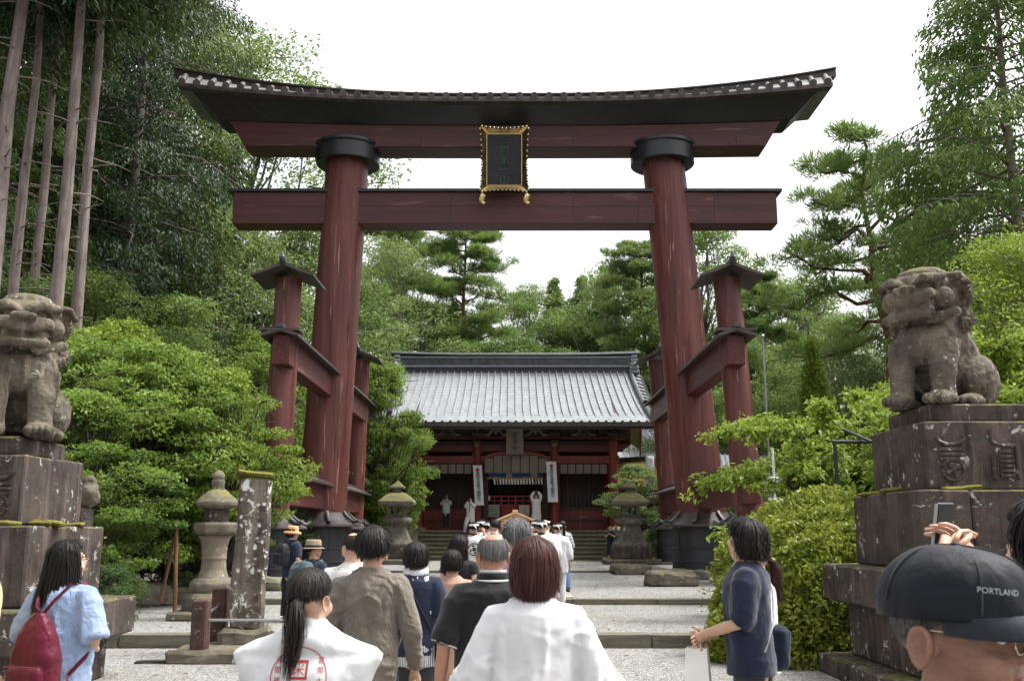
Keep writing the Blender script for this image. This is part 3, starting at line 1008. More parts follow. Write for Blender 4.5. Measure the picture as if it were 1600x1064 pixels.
# hanging transom boards
for (x0, x1, z0, zt, n) in ((-4.38, -2.10, 2.66, 3.10, 6), (2.10, 4.38, 2.66, 3.10, 6)):
    w = (x1 - x0) / n
    for k in range(n):
        MB().box((x0 + w * (k + .5), -0.02, (z0 + zt) / 2), (w - .07, 0.05, zt - z0)).build('transom_board', M['grey_wood'], gate)
    MB().box(((x0 + x1) / 2, 0.03, (z0 + zt) / 2), (x1 - x0, 0.03, zt - z0)).build('transom_lining', M['dark_wood'], gate)
n = 7
x0, x1 = -1.5, 1.5
for k in range(n):
    w = (x1 - x0) / n
    xm = x0 + w * (k + .5)
    zt = 3.52 - 0.30 * (xm / 1.5) ** 4
    MB().box((xm, -0.22, (2.68 + zt) / 2), (w - .05, 0.04, zt - 2.68)).build('transom_board', M['grey_wood'], gate)
MB().box((0, -.185, 3.05), (3.0, .03, .72)).build('transom_lining', M['dark_wood'], gate)
rings = []
for t in np.linspace(-1, 1, 21):
    zt = 3.58 - 0.34 * t ** 4
    rings.append([Vector((t * 1.66, -.30, zt - .05)), Vector((t * 1.66, -.16, zt - .05)), Vector((t * 1.66, -.16, zt + .10)), Vector((t * 1.66, -.30, zt + .10))])
MB().loft(rings).build('arched_beam', M['red_gate'], gate)
# outer bays: low panelling, bars, dark wood enclosure added to keep the inside dark
for s in (-1, 1):
    xm = s * 3.25
    MB().box((xm, 0.9, 0.5), (2.4, 0.08, 1.0)).build('bay_panel', M['red_gate'], gate)
    MB().box((xm, 0.84, 1.03), (2.5, 0.12, 0.10)).build('bay_rail', M['dark_wood'], gate)
    MB().box((xm, 0.84, 0.45), (2.5, 0.06, 0.06)).build('bay_rail', M['dark_wood'], gate)
    for k in range(12):
        MB().box((xm - 1.1 + 2.2 * k / 11, 0.9, 1.4), (0.05, 0.05, 0.66)).build('bar', M['dark_wood'], gate)
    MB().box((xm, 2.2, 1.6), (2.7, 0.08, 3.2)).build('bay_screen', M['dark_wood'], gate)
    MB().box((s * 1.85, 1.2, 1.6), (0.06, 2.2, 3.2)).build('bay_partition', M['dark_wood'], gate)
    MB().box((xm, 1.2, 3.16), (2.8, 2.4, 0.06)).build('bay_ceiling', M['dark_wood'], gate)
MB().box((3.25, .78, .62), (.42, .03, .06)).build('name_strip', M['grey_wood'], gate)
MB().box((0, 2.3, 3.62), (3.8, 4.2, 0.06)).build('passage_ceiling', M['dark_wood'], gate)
for s in (-1, 1):
    MB().box((s * 1.45, 0.6, 1.6), (0.26, 0.1, 3.2)).build('door_post', M['dark_wood'], gate)
# dark board closes the passage, standing in for the unlit inside
MB().box((0, 4.5, 1.7), (3.6, 0.08, 3.4)).build('passage_backing', M['dark_wood'], gate)

# copper roof: one panel between each pair of battens, stepped courses
EV, RG, WE, WR = (-2.6, 4.85), (2.2, 8.05), 6.35, 5.82
def rprof(t, side=-1):
    y = EV[0] + (RG[0] - EV[0]) * t
    z = EV[1] + (RG[1] - EV[1]) * (0.62 * t + 0.38 * t ** 1.9)
    if side > 0: y = 2 * RG[0] - y
    return y, z
NP, NCO = 34, 22
roofg = MB().box((0, RG[0], RG[1] - 0.10), (WR * 2, 0.5, 0.2)).build('roof', M['copper_dark'], gate)
def wid(t): return WE + (WR - WE) * t
for side in (-1, 1):
    for k in range(NP):
        V, Fs = [], []
        u0, u1 = -1 + 2 * k / NP, -1 + 2 * (k + 1) / NP
        nc = NCO if side < 0 else 6
        for c in range(nc):
            ta, tb = c / nc, (c + 1) / nc
            ya, za = rprof(ta, side)
            yb, zb = rprof(tb, side)
            o = len(V)
            lift = 0.012
            V += [(u0 * wid(ta), ya, za + lift), (u1 * wid(ta), ya, za + lift), (u1 * wid(tb), yb, zb), (u0 * wid(tb), yb, zb), (u0 * wid(ta), ya, za - .01), (u1 * wid(ta), ya, za - .01)]
            Fs += [(o, o+1, o+2, o+3), (o+4, o+5, o+1, o)]
        me = bpy.data.meshes.new('roof_panel')
        me.from_pydata(V, [], Fs)
        obj('roof_panel', me, M['copper_roof'], roofg)
    for k in range(NP + 1):
        if side > 0 and k % 3: continue
        u = -1 + 2 * k / NP
        pts = [Vector((u * wid(t), *rprof(t, side))) + Vector((0, 0, .035)) for t in np.linspace(-0.006, 1, 9)]
        MB().tube(pts, [(.045, .055)] * 9, 6).build('batten', M['copper_roof'], roofg)
        if side < 0:
            y, z = rprof(0, side)
            MB().tube([(u * WE, y - .03, z + .0), (u * WE, y - .05, z + .0)], .075, 8).build('batten_end', M['copper_dark'], roofg)
    # soffit, eave edge, rafters
    V = [(-WE, *rprof(0, side)), (WE, *rprof(0, side)), (WR, *rprof(1, side)), (-WR, *rprof(1, side))]
    rings = []
    for t in np.linspace(0, 1, 9):
        y, z = rprof(t, side)
        rings.append([Vector((-wid(t), y, z - .05)), Vector((wid(t), y, z - .05)), Vector((wid(t), y, z - .22)), Vector((-wid(t), y, z - .22))])
    MB().loft(rings).build('soffit', M['dark_wood'], roofg)
    y, z = rprof(0, side)
    MB().box((0, y - side * 0.0 + (0.05 if side < 0 else -.05), z - .11), (WE * 2 + .02, 0.16, 0.18)).build('eave_board', M['roof_wood'], roofg)
    MB().box((0, y + (0.25 if side < 0 else -.25), z - .24), (WE * 2 - .1, 0.12, 0.12)).build('eave_lath', M['roof_wood'], roofg)
    if side < 0:
        mb = MB()
        for k in range(64):
            x = -6.1 + 12.2 * k / 63
            ya, za = rprof(.02, side)
            yb, zb = rprof(.55, side)
            mb.tube([(x, ya + .1, za - .30), (x, yb, min(zb - .3, za + .9))], [(.045, .055)] * 2, 4)
        mb.build('rafters', M['dark_wood'], roofg, kind='stuff')
# verge strips with short cross battens and descending ridges
for s in (-1, 1):
    for side in (-1, 1):
        rings = []
        for t in np.linspace(0, 1, 12):
            y, z = rprof(t, side)
            w0 = wid(t)
            rings.append([Vector((s * (w0 - .02), y, z + .03)), Vector((s * (w0 + .42), y, z - .12)), Vector((s * (w0 + .62), y, z - .42)), Vector((s * (w0 + .5), y, z - .48)), Vector((s * (w0 - .02), y, z - .15))])
        MB().loft(rings).build('verge', M['copper_roof'], roofg)
        for t in np.linspace(0.03, .97, 17):
            y, z = rprof(t, side)
            w0 = wid(t)
            MB().tube([(s * w0, y, z + .07), (s * (w0 + .42), y, z - .08), (s * (w0 + .64), y, z - .40)], .05, 6).build('verge_batten', M['copper_dark'], roofg)
        pts = [Vector((s * (wid(t) - .05), *rprof(t, side))) + Vector((0, 0, .10)) for t in np.linspace(.0, 1, 10)]
        MB().tube(pts, [(.13, .13)] * 10, 8).build('descending_ridge', M['copper_dark'], roofg, smooth=True)
        # barge board
        rings = []
        for t in np.linspace(0, 1, 12):
            y, z = rprof(t, side)
            w0 = wid(t) + .50
            rings.append([Vector((s * w0, y, z - .44)), Vector((s * (w0 + .08), y, z - .44)), Vector((s * (w0 + .08), y, z - .82)), Vector((s * w0, y, z - .82))])
        MB().loft(rings).build('barge_board', M['red_gate'], roofg)
# main ridge
MB().box((0, RG[0], RG[1] + .32), (11.75, 0.62, 0.66)).build('ridge', M['copper_dark'], roofg, bevel=.02)
for z in (.12, .58): MB().box((0, RG[0], RG[1] + z), (11.9, 0.72, 0.07)).build('ridge_band', M['copper_roof'], roofg)
rings = []
for t in np.linspace(-1, 1, 25):
    lift = .10 * abs(t) ** 3
    rings.append([Vector((t * 6.35, RG[0] + a, RG[1] + .68 + b + lift)) for a, b in ((-.42, 0), (.42, 0), (.38, .08), (.10, .16), (-.10, .16), (-.38, .08))])
MB().loft(rings).build('ridge_cap', M['copper_dark'], roofg)
for s in (-1, 1):
    for k in range(5):
        MB().box((s * 6.02, RG[0] - .05, RG[1] + .62 - k * .20), (.30 + .05 * k, .74 + .05 * k, .15)).build('ridge_end_tile', M['copper_roof'], roofg, bevel=.03)
    MB().ell((s * 6.06, RG[0] - .5, RG[1] + .10), (.16, .12, .22), 10).build('ridge_end_ornament', M['copper_roof'], roofg, smooth=True)

# wooden tablet under the eaves
tb = empty('gate_tablet', (GX - .05, GY - 0.95, GZ + 4.12), label='weathered pale wooden tablet hanging under the gatehouse eaves', cat='tablet')
tb.rotation_euler = (R(14), 0, 0)
MB().box((0, 0, 0), (0.78, 0.08, 1.12)).build('board', M['grey_wood'], tb, bevel=.01)
for s in (-1, 1):
    MB().box((s * .37, -.06, 0), (.07, .09, 1.20)).build('edge_strip', M['grey_wood'], tb, bevel=.01)
    MB().box((0, -.06, s * .57), (.70, .09, .07)).build('edge_strip', M['grey_wood'], tb, bevel=.01)
for k, (zz, ww) in enumerate(((.30, .30), (.0, .34), (-.30, .36))):
    mb = MB()
    for q in range(4):
        mb.box((rk.uniform(-.04, .04), -.05, zz + .10 - q * .065), (ww * rk.uniform(.5, 1), .02, .025))
    mb.box((0, -.05, zz), (.03, .02, .24))
    mb.build('worn_character', M['dark_wood'], tb)

# the two long white banners on the inner pillars
def banner(name, px, y0, y1, w, lean, label):
    D = 46.45
    a, b = P(px, y0, D), P(px, y1, D)
    h = a.z - b.z
    root = empty(name, (a.x, D, a.z - h), label=label, cat='banner', group='white banners on the gate pillars')
    V, Fs, nx, nz = [], [], 5, 25
    for j in range(nz):
        for k in range(nx):
            t = j / (nz - 1)
            x = (-w/2 + w * k / (nx - 1)) + lean * t
            V.append((x, 0.03 * math.sin(t * 5 + k * .5) - 0.02, h * (1 - t)))
    for j in range(nz - 1):
        for k in range(nx - 1): Fs.append((j*nx+k, j*nx+k+1, (j+1)*nx+k+1, (j+1)*nx+k))
    me = bpy.data.meshes.new('cloth')
    me.from_pydata(V, [], Fs)
    c = obj('cloth', me, M['banner_cloth'], root)
    c.modifiers.new('thick', 'SOLIDIFY').thickness = 0.004
    lx = lambda t: lean * t
    MB().tube([(lx(.11), -.075, h * .89), (lx(.11), -.07, h * .89)], .085, 18, ref=(0, 0, 1)).build('red_crest', M['red_ink'], root)
    s = 0.19
    for ch, t0 in (('奉祝', .20), ('天皇陛下御即位', .37)):
        for i, q in enumerate(ch):
            t = t0 + i * .078
            m = text_mesh(q, s, 0.002)
            obj('lettering', m, M['black_ink'], root, loc=(lx(t), -.075, h * (1 - t) - s * .4))
    for t in (0.0, 1.0):
        MB().tube([(lx(t) - w/2 - .03, -.02, h * (1 - t)), (lx(t) + w/2 + .03, -.02, h * (1 - t))], .018, 6).build('rod', M['cream_wood'], root)
banner('banner', 746, 727, 789, 0.42, 0.11, 'white vertical banner with red crest on pillar beside the photographer in white suit')
banner('banner', 861, 721, 784, 0.47, 0.08, 'white vertical banner with red crest on pillar beside the priest with raised arms')

# things in the central passage
fn = empty('altar_fence', (GX, GY + 1.6, GZ), label='bright red railing and panels inside the central gateway', cat='fence')
MB().box((0, 0, 1.64), (2.9, .09, .07)).build('rail', M['red_fence'], fn)
MB().box((0, 0, 1.43), (2.9, .06, .06)).build('rail', M['red_fence'], fn)
MB().box((0, 0, 1.20), (2.9, .09, .10)).build('rail', M['red_fence'], fn)
for k in range(9):
    MB().box((-1.4 + 2.8 * k / 8, 0, 1.43 if k % 2 else 1.45), (.08 if k % 2 == 0 else .05, .08, .40 if k % 2 else .52)).build('post', M['red_fence'], fn)
for k in range(4):
    MB().box((-1.05 + .7 * k, .03, .62), (.66, .04, 1.05)).build('panel', M['red_fence'], fn)
    MB().box((-1.40 + .7 * k, 0, .6), (.08, .08, 1.15)).build('stile', M['dark_wood'], fn)
def board(name, px, y0, y1, w, D, mat, label, rows=5):
    a, b = P(px, y0, D), P(px, y1, D)
    root = empty(name, (a.x, D, b.z), label=label, cat='sign')
    h = a.z - b.z
    MB().box((0, 0, h/2), (w, .03, h)).build('board', mat, root)
    for s in (-1, 1): MB().box((s * w/2, -.01, h/2 - .15), (.035, .05, h + .5)).build('frame', M['dark_wood'], root)
    for k in range(rows):
        MB().box((rk.uniform(-.04, .04) * w, -.019, h * (.85 - .7 * k / max(1, rows - 1))), (w * rk.uniform(.55, .8), .004, .012)).build('text_line', M['dark_wood'], root)
board('notice_board', 769, 788, 808, .75, 48.2, M['notice'], 'grey-green notice board left of the wooden box inside the gateway')
board('notice_board', 819, 789, 805, .54, 48.2, M['white_sign'], 'pale pink notice board in front of the red panels, beside the priest')
va = empty('valance', (P(805, 741, 47.6).x, 47.6, P(805, 745, 47.6).z), label='blue and white cloth strip hung across the central gateway', cat='cloth')
for k in range(9):
    q = MB()
    q.box((-1.2 + .3 * k, 0.01 * (k % 2), .10), (.31, .015, .26 + .02 * (k % 3)))
    q.build('panel', M['blue_cloth'] if k % 4 != 3 else M['white_paper'], va)
rp = empty('paper_rope', (P(805, 748, 47.2).x, 47.2, P(805, 746, 47.2).z), label='straw rope with rows of folded white paper streamers under the blue cloth', cat='rope')
MB().tube([(-1.35 + .27 * k, 0, .02 * math.sin(k) - .03) for k in range(11)], .05, 8).build('rope', M['straw'], rp, smooth=True)
for k in range(17):
    x = -1.0 + 2.25 * k / 16
    mb = MB()
    mb.box((x, -.03, -.10), (.06, .012, .16))
    mb.box((x + .02, -.045, -.24), (.065, .012, .16), Matrix.Rotation(0.0, 4, 'Y'))
    mb.build('paper_streamer', M['white_paper'], rp)
for k in range(4):
    mb = MB()
    mb.tube([(-.85 + .6 * k, -.06, 0), (-.83 + .6 * k, -.08, -.3)], [.02, .045], 6)
    mb.build('straw_tassel', M['straw'], rp)
# two small white vases on the left post
vs = MB().lathe([(.05, 0), (.07, .05), (.06, .16), (.03, .2), (.045, .24)], 12)
vs.build('vase', M['white_paper'], None, smooth=True, loc=P(764, 782, 48.0), label='small white vase at the end of the red railing', cat='vase')
# ---------------------------------------------------------------- stone lanterns
def stone_part(prof, n, name, mat, parent, amp=0.012, rot=0.0, z=0.0, voxel=None, smooth=False):
    mb = MB().lathe(prof, n, rot=rot)
    me = mb.mesh(name)
    r = evaluate(me, [('BEVEL', dict(width=0.018, segments=2, limit_method='ANGLE', angle_limit=R(30))), ('SUBSURF', dict(levels=2, subdivision_type='SIMPLE'))])
    bpy.data.meshes.remove(me)
    displace(r, lambda c: fnoise(c, 4.0, rot + n) * amp + fnoise(c, 14.0, 3) * amp * .4)
    return obj(name, r, mat, parent, smooth=True, loc=(0, 0, z))
def big_lantern(px, D, label):
    z0 = ground_z(D)
    L = empty('stone_lantern', (X(px, D), D, z0), label=label, cat='stone lantern', group='great lanterns beside the stairs')
    sl = rough_box((2.5, 2.2, .24), .03, px, 3, .05)
    obj('ground_slab', sl, M['stone_rock'], L, loc=(0, 0, .10))
    sl = rough_box((1.75, 1.6, .55), .03, px + 1, 3, .05)
    obj('plinth', sl, M['stone_dark'], L, loc=(0, 0, .48))
    q = pi / 4
    stone_part([(1.10, .74), (1.08, .84), (.86, 1.0), (.66, 1.35), (.56, 1.62), (.56, 1.66)], 4, 'flared_foot', M['stone_lantern'], L, .012, q)
    stone_part([(.55, 1.62), (.68, 1.68), (.72, 1.78), (.70, 1.86), (.56, 1.92)], 12, 'platform', M['stone_lantern'], L, .01)
    fb = empty('fire_box')
    fb.parent = L
    for a in range(4):
        ang = a * pi / 2 + pi / 4
        MB().box((math.cos(ang) * .46, math.sin(ang) * .46, 2.16), (.15, .15, .52)).build('corner_post', M['stone_lantern'], fb, bevel=.015)
    for a in range(4):
        ang = a * pi / 2
        m = Matrix.Rotation(ang, 4, 'Z')
        MB().box((.33, 0, 2.16), (.05, .07, .52), m).build('mullion', M['stone_lantern'], fb)
        MB().box((.33, 0, 1.97), (.06, .6, .14), m).build('sill', M['stone_lantern'], fb)
        MB().box((.33, 0, 2.38), (.06, .6, .10), m).build('head', M['stone_lantern'], fb)
    stone_part([(.75, 2.38), (1.10, 2.46), (1.13, 2.58), (1.05, 2.64), (.80, 2.80), (.50, 2.93), (.30, 2.97)], 4, 'cap', M['stone_cap'], L, .02, q)
    stone_part([(.26, 2.95), (.26, 3.12), (.24, 3.14)], 4, 'finial_block', M['stone_lantern'], L, .01, q)
    stone_part([(.44, 3.13), (.45, 3.19), (.24, 3.32), (.05, 3.44), (.02, 3.47)], 4, 'finial_cap', M['stone_cap'], L, .012, q)
    L.scale = (.86, .86, .94)
    return L
big_lantern(985, 39.5, 'great mossy stone lantern beside the stairs, near the children')
big_lantern(620, 39.5, 'great mossy stone lantern under the maple branches beside the stairs')

def tall_lantern(px, D, label):
    z0 = ground_z(D)
    L = empty('stone_lantern', (X(px, D), D, z0), label=label, cat='stone lantern')
    obj('ground_slab', rough_box((1.35, 1.2, .16), .025, 4, 3, .04), M['stone_rock'], L, loc=(0, 0, .06))
    stone_part([(.56, .12), (.57, .36), (.50, .44), (.40, .46)], 6, 'base_tier', M['stone_rock'], L, .018, .3)
    stone_part([(.42, .44), (.43, .60), (.36, .68), (.28, .70)], 12, 'base_ring', M['stone_rock'], L, .012)
    stone_part([(.30, .68), (.27, .74), (.235, .84), (.225, 1.0), (.235, 1.02), (.235, 1.05), (.225, 1.07), (.24, 1.25), (.28, 1.38), (.32, 1.42)], 24, 'shaft', M['stone_shaft'], L, .004)
    stone_part([(.26, 1.40), (.40, 1.48), (.42, 1.62), (.38, 1.65), (.24, 1.66)], 6, 'platform', M['stone_rock'], L, .012, .3)
    fb = stone_part([(.24, 1.64), (.24, 1.92)], 6, 'fire_box', M['stone_dark'], L, .003, .3)
    MB().box((-.06, -.212, 1.78), (.15, .03, .17)).build('window', M['black_ink'], fb)
    stone_part([(.30, 1.90), (.40, 1.95), (.41, 2.01), (.34, 2.09), (.22, 2.19), (.13, 2.23)], 12, 'cap', M['stone_cap'], L, .02, .3)
    stone_part([(.12, 2.21), (.13, 2.38), (.11, 2.42)], 10, 'finial_neck', M['stone_rock'], L, .008)
    stone_part([(.09, 2.40), (.125, 2.45), (.12, 2.50), (.05, 2.56), (.02, 2.58)], 10, 'jewel', M['stone_cap'], L, .008)
    L.scale = (.90, .90, .97)
tall_lantern(337, 17.2, 'tall stone lantern with mossy cap behind the lichen-covered post')

# old inscribed stone post with its base and low posts with a pipe
zp = ground_z(14.0)
sp = empty('stone_post', (X(391, 14.0), 14.0, zp), label='tall weathered stone post blotched with white lichen', cat='stone post')
sp.rotation_euler = (0, R(1.2), R(14))
obj('base', rough_box((.72, .66, .34), .04, 31, 3, .06), M['stone_rock'], sp, loc=(0, 0, .17))
me = rough_box((.45, .40, 2.10), .022, 33, 6, .05)
obj('shaft', me, M['stone_post'], sp, loc=(0, 0, .30 + 1.05))
me = rough_box((.48, .43, .10), .03, 37, 3, .04)
obj('moss_cap', me, M['moss'], sp, loc=(0, 0, 2.42))
me = text_mesh('奉納', .2, .01, True, 1.2)
for k in range(11):
    MB().box((.10 + rk.uniform(-.02, .02), -.205, 1.95 - .15 * k), (rk.uniform(.05, .09), .015, rk.uniform(.04, .09))).build('carved_mark', M['stone_dark'], sp)
obj('stone_slab', rough_box((1.9, 1.5, .2), .04, 41, 4, .05), M['stone_rock'], None, loc=(X(400, 13.4), 13.55, .06), label='low rough stone slab under the lichen-covered post', cat='slab')
for (px, D, h, lab) in ((322, 13.0, .66, 'short brown stone post nearest the girl with the red backpack'), (351, 14.15, .74, 'short brown stone post touching the lichen-covered post')):
    r_ = empty('bollard', (X(px, D), D, 0.12), label=lab, cat='bollard', group='short brown stone posts')
    obj('shaft', rough_box((.20, .20, h), .008, px, 2, .02), M['stone_brown'], r_, loc=(0, 0, h/2))
    for k in range(3): MB().box((.0, -.103, h * (.7 - .16 * k)), (.06, .008, .07)).build('carved_mark', M['stone_dark'], r_)
rl = empty('railing', (0, 0, 0), label='thin grey metal pipe rail between the short stone posts', cat='railing')
MB().tube([(X(322, 13.0) + .08, 13.0, .52), (X(460, 13.0), 13.0, .52)], .018, 8).build('rail', M['steel'], rl, smooth=True)
MB().tube([(X(322, 13.0), 13.05, .56), (X(351, 14.15), 14.1, .62)], .018, 8).build('rail', M['steel'], rl, smooth=True)

# loose stones on the gravel
def rock(name, px, py, D, s, seed, label, rot=0.0, mat='stone_rock'):
    me = rough_box(s, .05 * min(1, max(s)), seed, 4, min(s) * .25)
    z = ground_z(D)
    obj(name, me, M[mat], None, smooth=False, loc=(X(px, D), D, z + s[2] * .38), rot=(0, R(2), rot), label=label, cat='stone')
rock('rock', 984, 895, 32.0, (1.15, 1.0, .34), 51, 'flat wedge-shaped stone in front of the great lantern', .2)
rock('rock', 1046, 922, 25.2, (1.35, .6, .42), 52, 'long pointed brown stone lying on the gravel by the clipped bush', .08)
rock('slab', 1072, 905, 28.6, (1.2, .8, .30), 53, 'rectangular stone block in front of the black pillar plinth', .0, 'stone_kerb')
rock('slab', 425, 930, 23.4, (1.1, .6, .34), 54, 'mossy stone block behind the lichen-covered post', .1, 'stone_step')
rock('rock', 290, 930, 20.5, (.5, .4, .26), 55, 'small rounded stone beneath the leaning wooden prop', .4)
rock('rock', 238, 925, 20.0, (.9, .7, .5), 56, 'dark boulder among the roots below the maples', .9)

# ---------------------------------------------------------------- guardian dogs on stepped pedestals
def block(name, parent, x0, x1, y0, y1, z0, z1, cuts, seed, mat='stone_dark'):
    """one course of a pedestal, built of separate blocks side by side"""
    cs = [x0] + cuts + [x1]
    for a, b in zip(cs, cs[1:]):
        me = rough_box((b - a - .006, y1 - y0, z1 - z0 - .006), .008, seed + a, 4, .02)
        obj(name, me, M[mat], parent, loc=((a+b)/2, (y0+y1)/2, (z0+z1)/2))
def carve(parent, x, y, z, w, h, kind, k=0):
    """raised scroll and fret carving on the face of a pedestal"""
    mb = MB()
    r = .022
    if kind == 0:
        pts = [(x + math.cos(a) * w * .34, y, z + h * .30 + math.sin(a) * h * .12) for a in np.linspace(pi, 2*pi, 9)]
        mb.tube(pts, r, 6)
        for q in (.10, .02, -.06): mb.box((x, y, z + h * q), (w * .62, .03, .035))
        pts = [(x + math.cos(a) * w * .26, y, z - h * .25 + math.sin(a) * w * .26) for a in np.linspace(0, 2*pi, 17)]
        mb.tube(pts, r * .8, 6)
        for q in range(4):
            a = q * pi / 2 + .4
            mb.tube([(x, y, z - h * .25), (x + math.cos(a) * w * .2, y, z - h * .25 + math.sin(a) * w * .2)], r, 6)
    else:
        mb.tube([(x - w*.3, y, z + h*.42), (x - w*.3, y, z + h*.22), (x - w*.1, y, z + h*.16), (x + w*.25, y, z + h*.16), (x + w*.3, y, z + h*.05), (x + w*.3, y, z - h*.4)], r, 6)
        for q in range(6): mb.box((x + w * .02, y, z + h * (.06 - .08 * q)), (w * .36, .03, .028))
        mb.tube([(x - w*.3, y, z + h*.0), (x - w*.3, y, z - h*.4)], r, 6)
    mb.build('carving', M['stone_dark'], parent)

def komainu(voxel=0.016, mouth=False, seed=1):
    """seated guardian dog facing -y, its right side at -x; origin under the body at plinth height; about 1.55 m tall"""
    b = MB()
    Rx = lambda a: Matrix.Rotation(R(a), 4, 'X')
    # haunches and trunk
    b.tube([(0, .3, .3), (0, .0, .6)], [.3, .3], 12)
    b.ell((0, .42, .36), (.34, .40, .36), 18)
    b.ell((0, .18, .55), (.30, .36, .42), 18, Rx(-25))
    b.ell((0, -.10, .78), (.32, .30, .36), 18, Rx(-12))
    b.ell((0, -.24, .74), (.27, .20, .27), 16)
    b.tube([(0, .45, .35), (0, .2, .65), (0, -.05, .98), (0, -.10, 1.15)], [.34, .34, .30, .25], 18)
    for s in (-1, 1):
        # front legs: straight, heavy paws
        b.tube([(s * .19, -.24, .74), (s * .20, -.34, .45), (s * .20, -.36, .20), (s * .20, -.36, .03)], [(.16, .16), (.125, .13), (.105, .11), (.12, .12)], 14, ref=(0, 1, 0))
        b.ell((s * .20, -.44, .075), (.135, .18, .09), 14)
        for t in (-1.2, -.4, .4, 1.2):
            b.ell((s * .20 + t * .062, -.575, .06), (.042, .075, .062), 10)
        # thighs and hind paws
        b.ell((s * .30, .30, .34), (.16, .33, .31), 16, Rx(18))
        b.ell((s * .30, .02, .075), (.12, .22, .085), 14)
        for t in (-1, 0, 1): b.ell((s * .30 + t * .07, -.16, .06), (.045, .075, .06), 10)
        b.ell((s * .22, -.24, .44), (.03, .03, .03), 8)
    # tail: upright flame
    b.tube([(0, .72, .25), (0, .86, .45), (0, .90, .68), (0, .84, .88)], [(.14, .10), (.17, .11), (.15, .10), (.06, .05)], 12, ref=(0, 1, 0))
    for s in (-1, 1): b.tube([(s * .10, .80, .30), (s * .17, .88, .48), (s * .14, .86, .62)], [.09, .09, .04], 10)
    body_b, b = b, MB()
    # head: broad, flat muzzle, heavy brows
    hz, hy = 1.27, -.20
    b.ell((0, hy + .05, hz), (.27, .27, .25), 20)
    b.ell((0, hy - .05, hz + .10), (.25, .22, .13), 18)
    b.ell((0, hy - .21, hz - .07), (.20, .15, .13), 16)
    b.ell((0, hy - .20, hz - .15), (.17, .14, .09), 14)
    for s in (-1, 1):
        b.ell((s * .115, hy - .24, hz - .035), (.10, .09, .075), 12)          # cheeks of the muzzle
        b.ell((s * .20, hy - .10, hz - .04), (.09, .10, .10), 12)
        b.tube([(s * .03, hy - .25, hz + .055), (s * .13, hy - .26, hz + .125), (s * .24, hy - .14, hz + .14)], [.045, .055, .03], 10)   # brow
        b.ell((s * .115, hy - .225, hz + .055), (.048, .04, .042), 10)        # eye
        b.ell((s * .05, hy - .355, hz + .012), (.045, .04, .035), 10)         # nostril
        b.tube([(s * .21, hy + .02, hz + .17), (s * .30, hy + .02, hz + .17), (s * .36, hy + .06, hz + .08)], [(.07, .05), (.07, .035), (.03, .02)], 10)  # ear, folded down
    b.ell((0, hy - .345, hz + .005), (.07, .06, .055), 12)
    b.tube([(-.17, hy - .22, hz - .21), (0, hy - .32, hz - .20), (.17, hy - .22, hz - .21)], [.045, .055, .045], 10)  # lower jaw
    b.ell((0, hy + .02, hz + .20), (.20, .22, .10), 14)
    # mane curls
    rr = random.Random(seed)
    curls = []
    for s in (-1, 1):
        for k in range(15):
            a = k / 14
            z = hz + .12 - a * .42
            y = hy + .10 + .12 * math.sin(a * 3)
            b.ell((s * (.25 + .03 * math.sin(a * 9)), y + rr.uniform(-.03, .03), z), (.055, .075, .06), 10)
            curls.append((s * (.29 + .03 * math.sin(a * 9)), y, z))
    for k in range(22):
        a = rr.uniform(-1, 1)
        z = rr.uniform(.85, 1.42)
        b.ell((a * .22, hy + .32 + .1 * (1.4 - z) - abs(a) * .08, z), (.065, .06, .065), 10)
        curls.append((a * .23, hy + .36 + .1 * (1.4 - z) - abs(a) * .08, z))
    for s in (-1, 1):
        for k in range(6): b.ell((s * (.10 + .035 * k), -.36 + .02 * k, 1.02 + .012 * k), (.045, .035, .05), 8)
    hc = Vector((0, -.10, 1.14))
    b.v = [tuple(hc + (Vector(p) - hc) * 1.22 + Vector((0, .02, .0))) for p in b.v]
    body_b.add(b.v, b.f)
    b = body_b
    me = fuse(b, voxel, 1, 0.5)
    # cut the mouth line and work the surface
    co, no = get_co(me), get_no(me)
    d = fnoise(co, 7.0, seed) * .010 + fnoise(co, 30.0, seed + 3) * .004
    hz, hy = hc.z + (hz - hc.z) * 1.22, hc.y + (hy - hc.y) * 1.22 + .02
    mz = hz - .20 + .05 * (np.abs(co[:, 0]) / .18) ** 2
    mk = np.exp(-((co[:, 2] - mz) / (.022 if not mouth else .03)) ** 2) * (co[:, 1] < hy - .18) * (np.abs(co[:, 0]) < .24)
    d -= mk * (.03 if not mouth else .06)
    curl = np.sin(co[:, 0] * 70 + 3 * np.sin(co[:, 2] * 30)) * np.sin(co[:, 2] * 75 + 2 * np.sin(co[:, 1] * 40))
    md = ((co[:, 2] > .85) & (co[:, 1] > hy + .02)).astype(float)
    d += curl * .004 * md
    cc = np.array([tuple(hc + (Vector(p) - hc) * 1.22 + Vector((0, .02, 0))) for p in curls])
    for c in cc:
        dist = np.linalg.norm(co - c, axis=1)
        k = dist < .14
        d[k] += .013 * np.cos(dist[k] * 150) * np.exp(-(dist[k] / .075) ** 2)
    for s in (-1, 1):
        ec = np.array([s * .115 * 1.22, hy - .245, hz + .062])      # eye hollow with a bulging ball in it
        dist = np.linalg.norm((co - ec) * np.array([1, .6, 1.2]), axis=1)
        d += -.030 * np.exp(-((dist - .062) / .018) ** 2) + .010 * np.exp(-(dist / .035) ** 2)
        nc = np.array([s * .045 * 1.22, hy - .43, hz + .0])
        dist = np.linalg.norm((co - nc) * np.array([1, .5, 1]), axis=1)
        d += -.020 * np.exp(-(dist / .022) ** 2)
        d += -.012 * np.exp(-((np.abs(co[:, 0] - s * .10) / .012) ** 2)) * (co[:, 2] > .9) * (co[:, 2] < 1.02) * (co[:, 1] < -.2)
